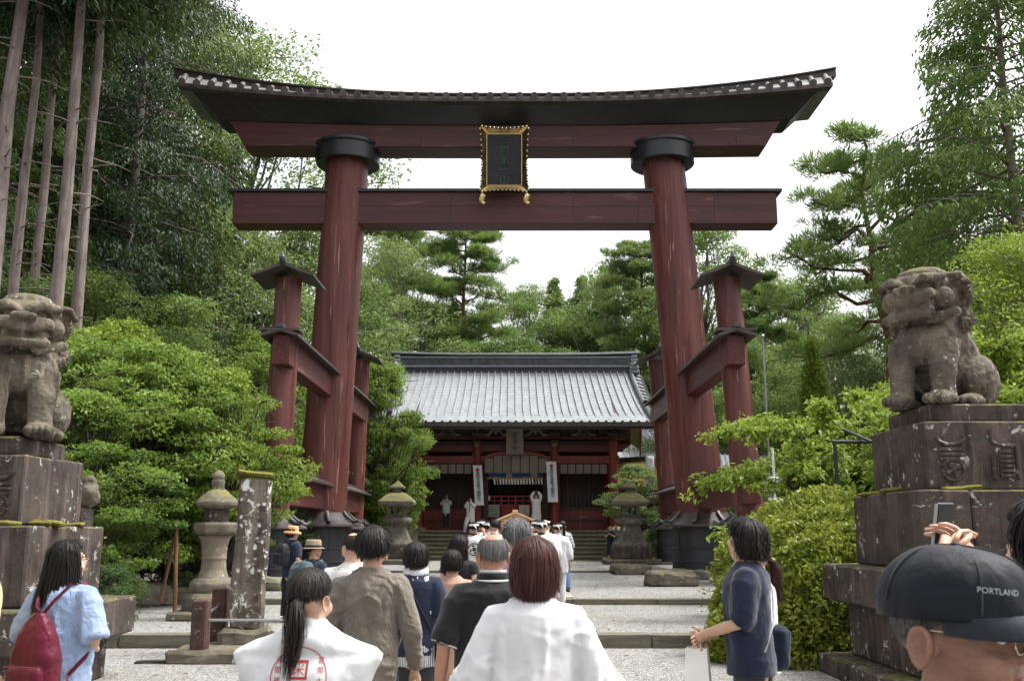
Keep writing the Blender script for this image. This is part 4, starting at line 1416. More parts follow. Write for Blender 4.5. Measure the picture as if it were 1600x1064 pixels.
        for t in (-.9, 0, .9):       # grooves between the toes
            d += -.014 * np.exp(-((co[:, 0] - s * .20 - t * .056) / .010) ** 2) * (co[:, 2] < .13) * (co[:, 1] < -.40)
    d += -.012 * np.exp(-((np.abs(co[:, 0]) - .0) / .014) ** 2) * (co[:, 2] > .55) * (co[:, 2] < .95) * (co[:, 1] < -.25)
    # ribs of the thigh and chest folds
    co2 = co + no * d[:, None]
    co2[:, 2] *= .965
    set_co(me, co2)
    return me
def guardian(label, plabel, fx, face, x0, x1, y0, y1, zt, name_sgn, seed):
    """pedestal whose inner face is at x = fx; courses listed from the top"""
    ped = empty('stone_pedestal', ((x0+x1)/2, (y0+y1)/2, 0), label=plabel, cat='pedestal', group='stepped stone pedestals')
    cx, cy = (x0+x1)/2, (y0+y1)/2
    lx0, lx1, ly0, ly1 = x0 - cx, x1 - cx, y0 - cy, y1 - cy
    t = zt
    dims = [(-.16, .20, []), (0.0, .72, []), (.20, .80, [lx0 + .35, lx1 - .35]), (.52, .42, [lx0 + .1, lx1 - .1]), (.30, .62, []), (.62, .40, [lx0, lx1 - .3])]
    for i, (grow, hgt, cuts) in enumerate(dims):
        h2 = min(hgt, t)
        if h2 < .05: break
        block('block', ped, lx0 - grow, lx1 + grow, ly0 - grow, ly1 + grow, t - h2, t, cuts, seed + i * 7)
        if i == 1:
            zc = t - hgt / 2
            n = 3
            for k in range(n):
                carve(ped, lx0 + (lx1 - lx0) * (k + .5) / n, ly0 - grow - .012, zc, .42, .62, k % 2)
        t -= h2
    # moss tufts on the ledges
    for k in range(6):
        q = random.Random(seed + k)
        z = zt - .92
        me = rough_box((q.uniform(.15, .4), q.uniform(.1, .16), q.uniform(.03, .07)), .03, seed + k, 3, .02)
        side = (lx1 + .1) if name_sgn < 0 else (lx0 - .1)
        pos = (side, q.uniform(ly0, ly1), z + .01) if k % 2 else (q.uniform(lx0, lx1), ly0 - .1, z + .01)
        obj('moss_tuft', me, M['moss'], ped, loc=pos)
    st = obj('guardian_dog', komainu(.0125, name_sgn < 0, seed), M['stone_statue'], None, smooth='all', loc=(cx + (.27 if name_sgn < 0 else -.31), cy, zt), rot=(0, 0, face), label=label, cat='statue', group='stone guardian dogs')
    st.scale = (1.16, 1.08, 1.0)
    return st
# pedestal on the side of the girl with the red backpack
guardian('stone guardian dog with closed mouth above the girl with red backpack', 'stepped stone pedestal behind the girl with red backpack',
         -5.05, R(24), -6.48, -4.98, 10.05, 11.45, 2.62, -1, 3)
guardian('stone guardian dog turned sideways above the man in black cap', 'stepped stone pedestal with carved face behind the raised phone',
         4.15, R(-46), 4.30, 5.95, 10.2, 11.7, 2.98, 1, 8)
# ---------------------------------------------------------------- foliage
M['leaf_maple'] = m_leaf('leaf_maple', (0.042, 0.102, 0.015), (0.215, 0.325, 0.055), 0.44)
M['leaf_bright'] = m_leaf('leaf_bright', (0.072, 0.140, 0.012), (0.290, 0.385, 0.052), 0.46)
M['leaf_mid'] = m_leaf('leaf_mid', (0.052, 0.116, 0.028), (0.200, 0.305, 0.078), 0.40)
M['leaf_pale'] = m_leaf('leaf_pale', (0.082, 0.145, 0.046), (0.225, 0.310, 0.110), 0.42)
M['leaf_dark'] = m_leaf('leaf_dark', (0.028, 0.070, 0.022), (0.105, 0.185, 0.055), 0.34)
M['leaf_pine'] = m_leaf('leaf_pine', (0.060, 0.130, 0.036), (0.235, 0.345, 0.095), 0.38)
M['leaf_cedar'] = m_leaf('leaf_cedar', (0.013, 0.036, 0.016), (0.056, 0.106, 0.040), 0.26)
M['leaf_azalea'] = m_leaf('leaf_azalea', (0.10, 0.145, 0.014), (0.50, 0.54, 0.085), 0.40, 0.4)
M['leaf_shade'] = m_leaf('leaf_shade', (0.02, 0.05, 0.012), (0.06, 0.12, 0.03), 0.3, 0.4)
M['bark_cedar'] = m_bark('bark_cedar', (0.13, 0.10, 0.085), (0.34, 0.29, 0.27), 1.0, 0.08, 0.03)
M['bark_pine'] = m_bark('bark_pine', (0.10, 0.055, 0.038), (0.26, 0.145, 0.095), 1.0, 0.4, 0.03)
M['bark_dark'] = m_bark('bark_dark', (0.03, 0.024, 0.019), (0.085, 0.07, 0.055), 1.2, 0.3, 0.012)
M['bark_grey'] = m_bark('bark_grey', (0.10, 0.09, 0.075), (0.24, 0.22, 0.19), 1.0, 0.3, 0.015)

def unit(a):
    return a / np.maximum(1e-9, np.linalg.norm(a, axis=-1, keepdims=True))
def leaves(C, D, Nn, L, W, fold=0.15, tone=None, droop=0.0):
    """folded leaf blades: centre C, tip direction D, face normal Nn, length L, width W (arrays)"""
    D = unit(D)
    S = unit(np.cross(D, Nn))
    Nn = unit(np.cross(S, D))
    L = np.asarray(L)[:, None]
    W = np.asarray(W)[:, None]
    base, tip = C - D * L * .5, C + D * L * .5 - Nn * L * droop
    lf, rt = C + S * W * .5 + Nn * W * fold - D * L * .06, C - S * W * .5 + Nn * W * fold - D * L * .06
    n = len(C)
    V = np.stack([base, lf, tip, rt], 1).reshape(-1, 3)
    k = np.arange(n)[:, None] * 4
    Fc = np.concatenate([k + np.array([0, 1, 2]), k + np.array([0, 2, 3])], 1).reshape(-1, 3)
    t = np.repeat(np.random.RandomState(n).rand(n) if tone is None else tone, 4)
    return V, Fc, t
class Fol:
    def __init__(self, seed):
        self.rs = np.random.RandomState(seed)
        self.V, self.F, self.T, self.n = [], [], [], 0
        self.wood = MB()
    def put(self, V, Fc, t):
        self.V.append(V); self.F.append(Fc + self.n); self.T.append(t)
        self.n += len(V)
    def clump(self, c, r, n, L, flat=0.6, up=0.6, wide=0.5, tone=0.5, out=0.6, shell=0.35, tvar=0.35, droop=0.1):
        """leaves spread through a lumpy ellipsoid; r=(rx,ry,rz)"""
        rs = self.rs
        q = unit(rs.normal(size=(n, 3)))
        rad = (shell + (1 - shell) * rs.rand(n)) ** 0.6
        lump = 1 + 0.35 * vnoise(q * 2.3 + np.asarray(c) * 1.7, 1.0, 3)
        off = q * (rad * lump)[:, None] * np.asarray(r)
        C = np.asarray(c) + off
        D = unit(off) * out + rs.normal(size=(n, 3)) * 0.5 + np.array([0, 0, -droop])
        Nn = np.array([0, 0, up]) + rs.normal(size=(n, 3)) * (1 - up) + q * 0.3
        l = L * rs.uniform(.65, 1.25, n)
        t = np.clip(tone + tvar * (rs.rand(n) - .5) * 2, 0, 1)
        self.put(*leaves(C, D, Nn, l, l * wide, .15, t, droop))
    def needles(self, c, r, n, L, tone=0.5, wide=0.10, up=0.7):
        rs = self.rs
        m = max(1, n // 7)
        q = unit(rs.normal(size=(m, 3)))
        off = q * (rs.rand(m) ** .5)[:, None] * np.asarray(r)
        B = np.asarray(c) + off
        Bk = np.repeat(B, 7, 0)
        ax = unit(np.repeat(unit(off) * .7 + np.array([0, 0, up]), 7, 0) + rs.normal(size=(m * 7, 3)) * .55)
        l = L * rs.uniform(.7, 1.2, m * 7)
        C = Bk + ax * (l * .5)[:, None]
        t = np.clip(np.repeat(tone + .5 * (rs.rand(m) - .5), 7) + .3 * (rs.rand(m * 7) - .5), 0, 1)
        self.put(*leaves(C, ax, rs.normal(size=(m * 7, 3)), l, l * wide, .1, t))
    def sprays(self, a, b, n, L, tone=0.4, wide=.35, hang=0.6, spread=.5, flat=.5):
        """drooping cedar sprays along a branch a-b"""
        rs = self.rs
        a, b = np.asarray(a, float), np.asarray(b, float)
        t = rs.rand(n) ** .8
        d = unit((b - a)[None])[0]
        side = unit(np.cross(d, [0, 0, 1.0])[None])[0]
        w = (1.05 - t * .75) * spread
        C = a + (b - a) * t[:, None] + side * (rs.uniform(-1, 1, n) * w)[:, None] + np.stack([rs.normal(size=n) * .08, rs.normal(size=n) * .08, -np.abs(rs.normal(size=n)) * hang * .5 - hang * .2 * t], 1)
        D = d * .5 + side * rs.normal(size=n)[:, None] * .7 + np.array([0, 0, -hang]) + rs.normal(size=(n, 3)) * .3
        Nn = np.array([0, 0, .6]) + rs.normal(size=(n, 3)) * .6
        l = L * rs.uniform(.6, 1.3, n)
        tt = np.clip(tone + .4 * (rs.rand(n) - .5) + .2 * (t - .5), 0, 1)
        self.put(*leaves(C, D, Nn, l, l * wide, .1, tt, .15))
    def limb(self, pts, r0, r1, n=6):
        k = len(pts)
        self.wood.tube(pts, [r0 + (r1 - r0) * (i / (k - 1)) ** .8 for i in range(k)], n)
    def crown_mesh(self, name='crown'):
        return arr_mesh(name, np.concatenate(self.V), np.concatenate(self.F), np.concatenate(self.T))
def bent(a, b, sag, rs, n=5, wob=.08):
    a, b = np.asarray(a, float), np.asarray(b, float)
    L = np.linalg.norm(b - a)
    ts = np.linspace(0, 1, n)
    return [tuple(a + (b - a) * t + np.array([0, 0, sag * 4 * t * (1 - t)]) + (rs.normal(size=3) * wob * L * (0 < t < 1)) * .5) for t in ts]

def broadleaf(seed, H, cr, z0, nclump, nleaf, L, flat=.55, wide=.55, up=.55, trunk=.22, lean=0.0, layers=False, tone=.5, rcl=(.16, .28), nb=1):
    """trunk with limbs to every clump; crown envelope radius cr between heights z0 and H"""
    f = Fol(seed)
    rs = f.rs
    ht = z0 + (H - z0) * .45
    tops = []
    for b in range(nb):
        dx, dy = rs.uniform(-1, 1, 2) * cr * (.12 if nb == 1 else .4)
        pts = bent((rs.normal() * .1 * nb, rs.normal() * .1 * nb, -.1), (dx + lean * ht, dy, z0 + (H - z0) * .85), 0, rs, 7, .06)
        f.limb(pts, trunk / math.sqrt(nb), trunk * .15, 8)
        tops.append(pts)
    for k in range(nclump):
        # clump centre in an egg-shaped envelope, biased to the outside
        u = rs.rand()
        zz = z0 + (H - z0) * (0.04 + .92 * u)
        prof = math.sin(pi * min(1, (u * .82 + .16))) ** .7
        ang = rs.uniform(0, 2 * pi)
        rad = cr * prof * (rs.rand() ** .45)
        c = np.array([math.cos(ang) * rad + lean * zz, math.sin(ang) * rad, zz])
        rr = cr * rs.uniform(*rcl)
        fl = flat * rs.uniform(.7, 1.2)
        r = (rr * rs.uniform(.9, 1.4), rr * rs.uniform(.9, 1.4), rr * fl)
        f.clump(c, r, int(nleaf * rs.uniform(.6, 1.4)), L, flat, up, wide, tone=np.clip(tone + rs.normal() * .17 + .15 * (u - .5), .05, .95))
        pts = tops[rs.randint(nb)]
        i = min(len(pts) - 2, max(1, int((zz - rr - z0 * .5) / (H) * len(pts) * .85)))
        f.limb(bent(pts[i], c, -.04 * cr, rs, 4, .10), trunk * .28, .012, 5)
        for q in range(3):
            e = c + rs.normal(size=3) * np.array(r) * .6
            f.limb([tuple(c), tuple(e)], .02, .006, 4)
    return f
def pine(seed, H, cr, z0, nbr, L=.34, tone=.5, trunk=.3, needles=260, bend=.6):
    f = Fol(seed)
    rs = f.rs
    tp = bent((0, 0, -.2), (rs.uniform(-1, 1) * bend, rs.uniform(-1, 1) * bend, H * .97), 0, rs, 9, .03)
    f.limb(tp, trunk, .04, 9)
    for k in range(nbr):
        u = (k + rs.rand()) / nbr
        zz = z0 + (H - z0) * u
        i = min(7, int(zz / H * 8))
        t = zz / H * 8 - i
        o = np.array(tp[i]) * (1 - t) + np.array(tp[min(8, i + 1)]) * t
        reach = cr * (0.30 + .85 * (1 - u) ** .8) * rs.uniform(.65, 1.15)
        if u < .12: reach *= .7
        ang = k * 2.4 + rs.uniform(-.5, .5)
        e = o + np.array([math.cos(ang) * reach, math.sin(ang) * reach, reach * rs.uniform(-.12, .22)])
        br = bent(o, e, .06 * reach, rs, 6, .10)
        f.limb(br, .05 + .05 * (1 - u), .015, 5)
        for t in (.45, .62, .8, 1.0):
            for _ in range(2):
                q = np.array(br[int(t * 5)]) + rs.normal(size=3) * np.array([.32, .32, .10]) * (.5 + reach * .16)
                rr = rs.uniform(.45, .85) * (.5 + reach * .12)
                f.needles(q + np.array([0, 0, .1]), (rr, rr, rr * .30), needles, L, tone=np.clip(tone + rs.normal() * .15, .05, .95))
                f.limb([br[max(0, int(t * 5) - 1)], tuple(q)], .018, .006, 4)
    return f
def conifer(seed, H, cr, z0, nbr, L=.30, tone=.4, trunk=.35, nspray=240, hang=.6, conical=True, dead=0, wide=.35, lean=0.0):
    f = Fol(seed)
    rs = f.rs
    tp = bent((0, 0, -.2), (lean * H + rs.normal() * .15, rs.normal() * .15, H), 0, rs, 11, .0022)
    f.limb(tp, trunk, .03, 12)
    for k in range(dead):
        zz = rs.uniform(z0 * .3, z0)
        o = np.array([lean * zz, 0, zz])
        ang = rs.uniform(0, 2 * pi)
        reach = rs.uniform(.2, 1.6)
        f.limb(bent(o, o + np.array([math.cos(ang) * reach, math.sin(ang) * reach, -reach * .1]), .05, rs, 4), .03, .008, 5)
    for k in range(nbr):
        u = (k + rs.rand()) / nbr
        zz = z0 + (H - z0) * u
        o = np.array([lean * zz, 0, zz])
        reach = cr * ((1 - u) ** .75 * .95 + .06 if conical else (math.sin(pi * (u * .75 + .22)) ** .8)) * rs.uniform(.7, 1.15)
        ang = k * 2.4 + rs.uniform(-.6, .6)
        e = o + np.array([math.cos(ang) * reach, math.sin(ang) * reach, reach * rs.uniform(-.35, .05)])
        br = bent(o, e, .10 * reach, rs, 5, .05)
        f.limb(br, .03 + .04 * (1 - u), .01, 5)
        n = int(nspray * (.35 + reach / cr * .9))
        f.sprays(br[1], br[-1], n, L, np.clip(tone + rs.normal() * .14, .05, .95), wide, hang, spread=.30 * reach + .15)
    return f
_tree_kinds = {}
def kind(key, fol, leafmat, barkmat):
    w = fol.wood.mesh(key + '_trunk')
    w.materials.append(M[barkmat])
    w.polygons.foreach_set('use_smooth', [True] * len(w.polygons))
    c = fol.crown_mesh(key + '_crown')
    c.materials.append(M[leafmat])
    _tree_kinds[key] = (w, c)
def plant(name, key, x, y, z, label, cat='tree', group=None, rz=0.0, s=1.0, sz=None, leaf=None):
    t = empty(name, (x, y, z), label=label, cat=cat, group=group, rz=rz)
    t.scale = (s, s, sz or s)
    w, c = _tree_kinds[key]
    obj('trunk', w, None, t)
    o = obj('crown', c, None, t)
    if leaf:
        o.material_slots[0].link = 'OBJECT'
        o.material_slots[0].material = M[leaf]
    return t
kind('broad_a', broadleaf(101, 15, 5.2, 2.0, 95, 430, .155, trunk=.28), 'leaf_mid', 'bark_grey')
kind('broad_b', broadleaf(102, 17, 4.6, 3.0, 90, 440, .145, trunk=.26, flat=.7, tone=.55), 'leaf_mid', 'bark_grey')
kind('broad_c', broadleaf(103, 12, 5.0, 0.8, 95, 440, .15, trunk=.22, flat=.5), 'leaf_maple', 'bark_dark')
kind('pine_a', pine(111, 17, 4.6, 3.0, 52, .36, .5, .34, 210), 'leaf_pine', 'bark_pine')
kind('pine_b', pine(112, 13, 3.6, 6.0, 26, .34, .5, .26, 130, .9), 'leaf_pine', 'bark_pine')
kind('conifer_a', conifer(121, 17, 3.4, 1.5, 120, .20, .45, .26, 330, .5), 'leaf_pine', 'bark_cedar')
kind('conifer_b', conifer(122, 20, 4.2, 2.5, 130, .20, .4, .3, 430, .7, False), 'leaf_dark', 'bark_cedar')
kind('cedar_a', conifer(123, 32, 5.2, 16.5, 105, .24, .4, .31, 420, .9, False, 30), 'leaf_cedar', 'bark_cedar')
kind('cedar_b', conifer(124, 31, 4.2, 18.5, 80, .24, .4, .24, 420, .9, False, 24), 'leaf_cedar', 'bark_cedar')
kind('cedar_c', conifer(125, 32, 4.8, 7.0, 160, .21, .35, .40, 420, .9, False, 20), 'leaf_cedar', 'bark_cedar')
kind('maple_a', broadleaf(131, 4.6, 2.6, .9, 115, 330, .095, flat=.30, wide=.62, up=.75, trunk=.10, tone=.5, rcl=(.14, .26), nb=4), 'leaf_maple', 'bark_dark')
kind('maple_b', broadleaf(132, 5.4, 2.5, .7, 120, 330, .10, flat=.40, wide=.6, up=.6, trunk=.10, tone=.5, rcl=(.14, .26), nb=4), 'leaf_maple', 'bark_dark')
kind('shrub_a', broadleaf(141, 2.6, 1.7, .2, 70, 260, .09, flat=.6, wide=.45, up=.5, trunk=.05, tone=.5, rcl=(.16, .3), nb=4), 'leaf_shade', 'bark_dark')
kind('cypress', conifer(151, 5.5, 1.25, .2, 110, .20, .6, .10, 90, -.7), 'leaf_bright', 'bark_dark')

GR = 'wood behind the shrine gate'
# --- tall cedars, bare trunks at the upper corner of the picture
for i, (px, D, key, s, lab) in enumerate((
    (-8, 25.0, 'cedar_a', 1.0, 'thickest pale-trunked cedar at the picture edge above the guardian dog'),
    (22, 27.5, 'cedar_b', 0.95, 'slim pale cedar trunk just beside the thickest cedar'),
    (52, 30.0, 'cedar_b', 0.98, 'shaded cedar trunk in the middle of the row of cedars'),
    (96, 26.0, 'cedar_b', 1.05, 'straight smooth cedar trunk, fourth of the row from the edge'),
    (124, 27.0, 'cedar_b', 0.97, 'knotty cedar trunk nearest to the torii in the row of cedars'))):
    plant('cedar_tree', key, X(px, D, 9), D, .3, lab, group='row of tall bare-trunked cedars', rz=i * 1.7, s=s)
plant('cedar_tree', 'cedar_c', X(190, 38, 9), 38, .3, 'dark dense cedar whose foliage overhangs the torii roof end', rz=2.2, s=1.0)
plant('cedar_tree', 'conifer_b', X(60, 38, 9), 38, .3, 'dark conifer filling the gap behind the bare cedar trunks', rz=.7, s=1.2)
plant('cedar_tree', 'conifer_b', X(-70, 33, 9), 33, .3, 'dark conifer at the picture edge behind the cedar row', rz=1.9, s=1.2)
plant('cedar_tree', 'conifer_b', X(185, 46, 9), 46, .3, 'tall dark conifer between the cedar row and the pale tree', rz=2.9, s=1.05)
plant('cedar_tree', 'conifer_b', X(125, 43, 9), 43, .3, 'dark conifer directly behind the fourth cedar trunk', rz=4.1, s=1.25, leaf='leaf_cedar')
plant('cedar_tree', 'conifer_b', X(5, 42, 9), 42, .3, 'dark conifer behind the thickest cedar trunk', rz=5.0, s=1.3, leaf='leaf_cedar')
plant('cedar_tree', 'cedar_c', X(250, 48, 9), 48, .3, 'tall dark cedar standing back behind the torii roof end', rz=3.3, s=1.05)
# --- broadleaf trees left of the torii
plant('broadleaf_tree', 'broad_b', X(392, 48, 14), 48, .5, 'tall light green tree rising above the lintel end of the torii', rz=.4, s=1.62, leaf='leaf_pale')
plant('broadleaf_tree', 'broad_a', X(330, 44, 9), 44, .4, 'mid green tree with open branches left of the tie beam', rz=2.0, s=1.1, leaf='leaf_pale')
plant('broadleaf_tree', 'broad_a', X(455, 50, 6), 50, .6, 'leafy tree seen between the torii pillar and its beam end', rz=1.1, s=1.12, leaf='leaf_mid')
plant('broadleaf_tree', 'broad_c', X(250, 36, 4), 36, .4, 'dark leafy tree behind the maples, left of the support pillar', rz=3.0, s=.85, leaf='leaf_mid')
plant('broadleaf_tree', 'broad_c', X(400, 40, 4), 40, .4, 'layered green tree just behind the capped support pillar', rz=4.0, s=.80)
plant('broadleaf_tree', 'broad_c', X(120, 31, 4), 31, .4, 'broad dark tree behind the first guardian dog', rz=1.4, s=.8, leaf='leaf_mid')
plant('broadleaf_tree', 'broad_c', X(-30, 29, 4), 29, .4, 'broad dark tree at the picture edge behind the first guardian dog', rz=2.6, s=.75, leaf='leaf_dark')
# --- behind the gate
bg = [
    ('pine_tree', 'pine_a', 722, 70, 1.32, 'tall red pine with layered boughs rising behind the gatehouse ridge', None),
    ('pine_tree', 'pine_a', 610, 76, 1.5, 'broad red pine behind the gatehouse, next to the torii pillar', None),
    ('broadleaf_tree', 'broad_b', 590, 66, 1.2, 'pale green tree against the torii pillar behind the gatehouse', 'leaf_pale'),
    ('broadleaf_tree', 'broad_a', 672, 84, 1.35, 'mid green tree between the two red pines', 'leaf_mid'),
    ('pine_tree', 'pine_b', 800, 78, 1.16, 'thin pine on the slope of the tree line right of the tall red pine', None),
    ('broadleaf_tree', 'broad_c', 800, 66, 1.1, 'low green tree just above the middle of the gatehouse roof', 'leaf_mid'),
    ('broadleaf_tree', 'broad_c', 700, 62, .80, 'low bushy tree above the gatehouse roof beside the pine trunk', 'leaf_pale'),
    ('conifer_tree', 'conifer_a', 868, 92, 1.42, 'small dark conifer at the dip of the tree line', 'leaf_mid'),
    ('conifer_tree', 'conifer_a', 912, 96, 1.50, 'pointed dark conifer at the lowest gap in the trees', 'leaf_mid'),
    ('conifer_tree', 'conifer_a', 950, 92, 1.50, 'dark conifer right of the gap above the gatehouse roof end', 'leaf_dark'),
    ('broadleaf_tree', 'broad_b', 838, 90, 1.36, 'hazy tree on the left shoulder of the gap in the tree line', 'leaf_mid'),
    ('broadleaf_tree', 'broad_a', 892, 98, 1.58, 'hazy dark tree filling the lowest gap in the tree line', 'leaf_dark'),
    ('broadleaf_tree', 'broad_a', 965, 88, 1.62, 'hazy tree on the right shoulder of the gap beside the torii pillar', 'leaf_mid'),
    ('broadleaf_tree', 'broad_c', 890, 74, 1.15, 'round green tree above the right half of the gatehouse roof', 'leaf_mid'),
    ('pine_tree', 'pine_a', 1010, 70, 1.24, 'feathery pine beside the other torii pillar', 'leaf_pale'),
    ('broadleaf_tree', 'broad_b', 1120, 66, 1.32, 'pale green tree behind the right capped support pillar', 'leaf_mid'),
    ('pine_tree', 'pine_a', 1195, 62, .98, 'spreading pine right of the tie beam end', None),
    ('broadleaf_tree', 'broad_a', 1245, 72, 1.30, 'rounded tree below the open sky right of the torii', 'leaf_pale'),
    ('broadleaf_tree', 'broad_c', 1180, 54, .90, 'dense green tree behind the white flagpole', 'leaf_mid'),
    ('broadleaf_tree', 'broad_c', 1075, 58, .85, 'leafy tree between torii pillar and support pillar', 'leaf_mid'),
    ('broadleaf_tree', 'broad_b', 1320, 58, .78, 'green tree behind the little pointed cypress', 'leaf_mid'),
    ('broadleaf_tree', 'broad_a', 1440, 52, .98, 'dark leafy tree behind the leaning red pine', 'leaf_dark'),
    ('broadleaf_tree', 'broad_a', 1290, 80, 1.25, 'hazy tree filling the wood behind the leaning pine', 'leaf_mid'),
]
for i, (nm, key, px, D, s, lab, lf) in enumerate(bg):
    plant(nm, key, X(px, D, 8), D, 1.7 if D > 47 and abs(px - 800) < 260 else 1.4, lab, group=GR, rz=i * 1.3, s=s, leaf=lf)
# deeper fill so that no bare horizon shows between the trunks
rf = random.Random(12)
for i in range(34):
    px = -250 + i * 62
    D = rf.uniform(98, 125)
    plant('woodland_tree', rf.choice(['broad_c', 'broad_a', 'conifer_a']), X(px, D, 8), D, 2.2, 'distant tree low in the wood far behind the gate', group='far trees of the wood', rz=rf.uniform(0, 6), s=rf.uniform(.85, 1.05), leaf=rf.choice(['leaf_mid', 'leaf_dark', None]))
# --- right side
plant('pine_tree', 'pine_b', X(1395, 46, 10), 46, .6, 'red-barked pine with open crown standing above the second guardian dog', rz=.9, s=1.58)
plant('cypress_tree', 'cypress', X(1272, 44, 8), 44, 4.2, 'small pointed bright cypress right of the flagpole', rz=0, s=1.0)
plant('conifer_tree', 'conifer_b', X(1600, 34, 9), 34, .3, 'towering dark green conifer at the edge of the picture beyond the second dog', rz=.3, s=1.25, leaf='leaf_mid')
plant('conifer_tree', 'conifer_b', X(1530, 40, 9), 40, .3, 'tall conifer between the leaning pine and the edge conifer', rz=2.3, s=.98, leaf='leaf_mid')
plant('broadleaf_tree', 'broad_a', X(1600, 25, 7), 25, .2, 'bright broadleaf tree behind the second guardian dog at the picture edge', rz=1.0, s=.62, leaf='leaf_bright')
# --- maples and shrubs near the first dog
for i, (key, px, D, s, sz, lf, lab) in enumerate((
    ('maple_a', 335, 21.0, .74, 1.06, 'leaf_bright', 'bright maple spreading above the tall stone lantern'),
    ('maple_b', 235, 20.2, .84, 1.0, 'leaf_maple', 'green maple left of the tall stone lantern'),
    ('maple_a', 150, 21.0, .95, 1.16, 'leaf_maple', 'maple in the middle of the row beside the first dog'),
    ('maple_b', 120, 17.6, .72, .74, 'leaf_maple', 'low maple right behind the stepped pedestal'),
    ('maple_a', 30, 22.5, 1.1, 1.36, 'leaf_maple', 'tall maple behind the head of the first guardian dog'),
    ('maple_b', 165, 25.5, 1.1, 1.26, 'leaf_bright', 'light green maple rising under the cedar trunks'),
    ('maple_a', 300, 25.0, .95, 1.05, 'leaf_maple', 'maple half hidden behind the lit maple by the torii support'))):
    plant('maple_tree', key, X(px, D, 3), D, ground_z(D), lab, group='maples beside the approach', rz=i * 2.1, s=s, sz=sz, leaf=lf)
plant('maple_tree', 'maple_b', X(588, 41, 3), 41.8, .35, 'fresh green maple overhanging the gate stairs and great lantern', rz=.6, s=.92, sz=1.58, leaf='leaf_maple')
plant('maple_tree', 'maple_a', X(545, 43.5, 3), 43.5, .35, 'yellow-green maple behind the far support pillar', rz=2.6, s=1.15, leaf='leaf_bright')
for i, (px, D, s, lab) in enumerate(((170, 15.6, .36, 'pale-leaved low shrub at the corner of the stepped pedestal'), (230, 22.5, .8, 'dark undergrowth shrub below the maples'), (130, 23, .9, 'dark shrub in the shade behind the pedestal'), (300, 26, .95, 'dark shrub behind the tall stone lantern'), (20, 20, .8, 'dark shrub behind the first dog pedestal at the picture edge'), (400, 30, 1.0, 'low green shrub behind the front support pillar plinth'))):
    plant('shrub', 'shrub_a', X(px, D, 1.5), D, ground_z(D), lab, cat='shrub', group='undergrowth by the maples', rz=i * 1.9, s=s)
for i, (px, D, s, z, lab) in enumerate(((560, 45, 1.1, 1.4, 'dark shrub left of the gatehouse wall'), (1040, 44, .7, .35, 'round green shrub below the red banner'), (1180, 40, 1.1, .3, 'dark shrub behind the torii support at the bush side'), (1290, 34, 1.2, .3, 'dark shrub beyond the small black statue'), (1400, 30, 1.3, .3, 'dense shrub behind the cherry boughs'))):
    plant('shrub', 'shrub_a', X(px, D, 1.5), D, z, lab, cat='shrub', group='shrubs near the gate', rz=i * 1.1 + .4, s=s, leaf='leaf_mid')

# --- cherry with long boughs at the right, large leaves
def cherry(seed):
    f = Fol(seed)
    rs = f.rs
    f.limb(bent((2.6, .6, -.1), (1.7, .2, 1.9), 0, rs, 5, .04), .13, .09, 8)
    f.limb(bent((2.9, .9, 0), (3.4, .4, 3.4), 0, rs, 5, .04), .12, .05, 8)
    boughs = [((1.7, .2, 1.9), (-.9, -.4, 3.0), .30), ((1.7, .2, 1.8), (-1.2, -.3, 2.15), .20), ((1.7, .2, 1.7), (-.7, .5, 1.35), .15), ((1.8, .2, 1.9), (.3, -.6, 2.3), .3),
              ((1.8, .2, 2.0), (.9, .5, 3.4), .2), ((3.1, .6, 2.0), (1.6, -.5, 3.3), .3), ((3.2, .5, 2.4), (4.2, -.3, 3.9), .2), ((3.3, .5, 2.8), (2.6, .4, 4.3), .2), ((3.2, .5, 1.8), (4.6, .2, 3.1), .2),
              ((1.7, .2, 1.5), (.2, -.3, 1.0), .1), ((3.1, .6, 1.6), (2.3, -.6, 2.2), .25), ((3.3, .5, 3.0), (4.4, .2, 4.6), .1), ((3.0, .6, 1.2), (1.6, -.2, 1.2), .15)]
    for a, b, sag in boughs:
        br = bent(a, b, sag, rs, 9, .05)
        f.limb(br, .05, .012, 6)
        for i in range(2, 9):
            for s in (-1, 1, 1, -1):
                o = np.array(br[i])
                d = np.array(br[i]) - np.array(br[i - 1])
                sd = unit(np.cross(d, [0, 0, 1])[None])[0]
                e = o + unit(d[None])[0] * rs.uniform(.1, .35) + sd * s * rs.uniform(.15, .5) + np.array([0, 0, rs.uniform(-.16, .14)])
                f.limb([tuple(o), tuple(e)], .012, .004, 4)
                n = 58
                t = rs.rand(n)
                C = o + (e - o) * t[:, None] * 1.15 + rs.normal(size=(n, 3)) * np.array([.09, .09, .055])
                D = unit((e - o)[None]) * .7 + rs.normal(size=(n, 3)) * .6 + np.array([0, 0, -.35])
                l = .115 * rs.uniform(.6, 1.25, n)
                f.put(*leaves(C, D, np.array([0, 0, .9]) + rs.normal(size=(n, 3)) * .4, l, l * .48, .18, np.clip(.55 + .4 * (rs.rand(n) - .5), 0, 1), .12))
    return f
kind('cherry', cherry(161), 'leaf_bright', 'bark_dark')
plant('cherry_tree', 'cherry', 4.75, 17.2, .18, 'cherry tree with long leafy boughs reaching towards the torii support', group='cherry trees beside the second dog', s=1.06)
plant('cherry_tree', 'cherry', 6.2, 14.6, .18, 'leafy cherry boughs right behind the second guardian dog', group='cherry trees beside the second dog', rz=.55, s=1.05, leaf='leaf_bright')
plant('cherry_tree', 'cherry', 6.3, 20.6, .28, 'farther cherry boughs filling the gap between torii support and statue', group='cherry trees beside the second dog', rz=-.35, s=1.2)
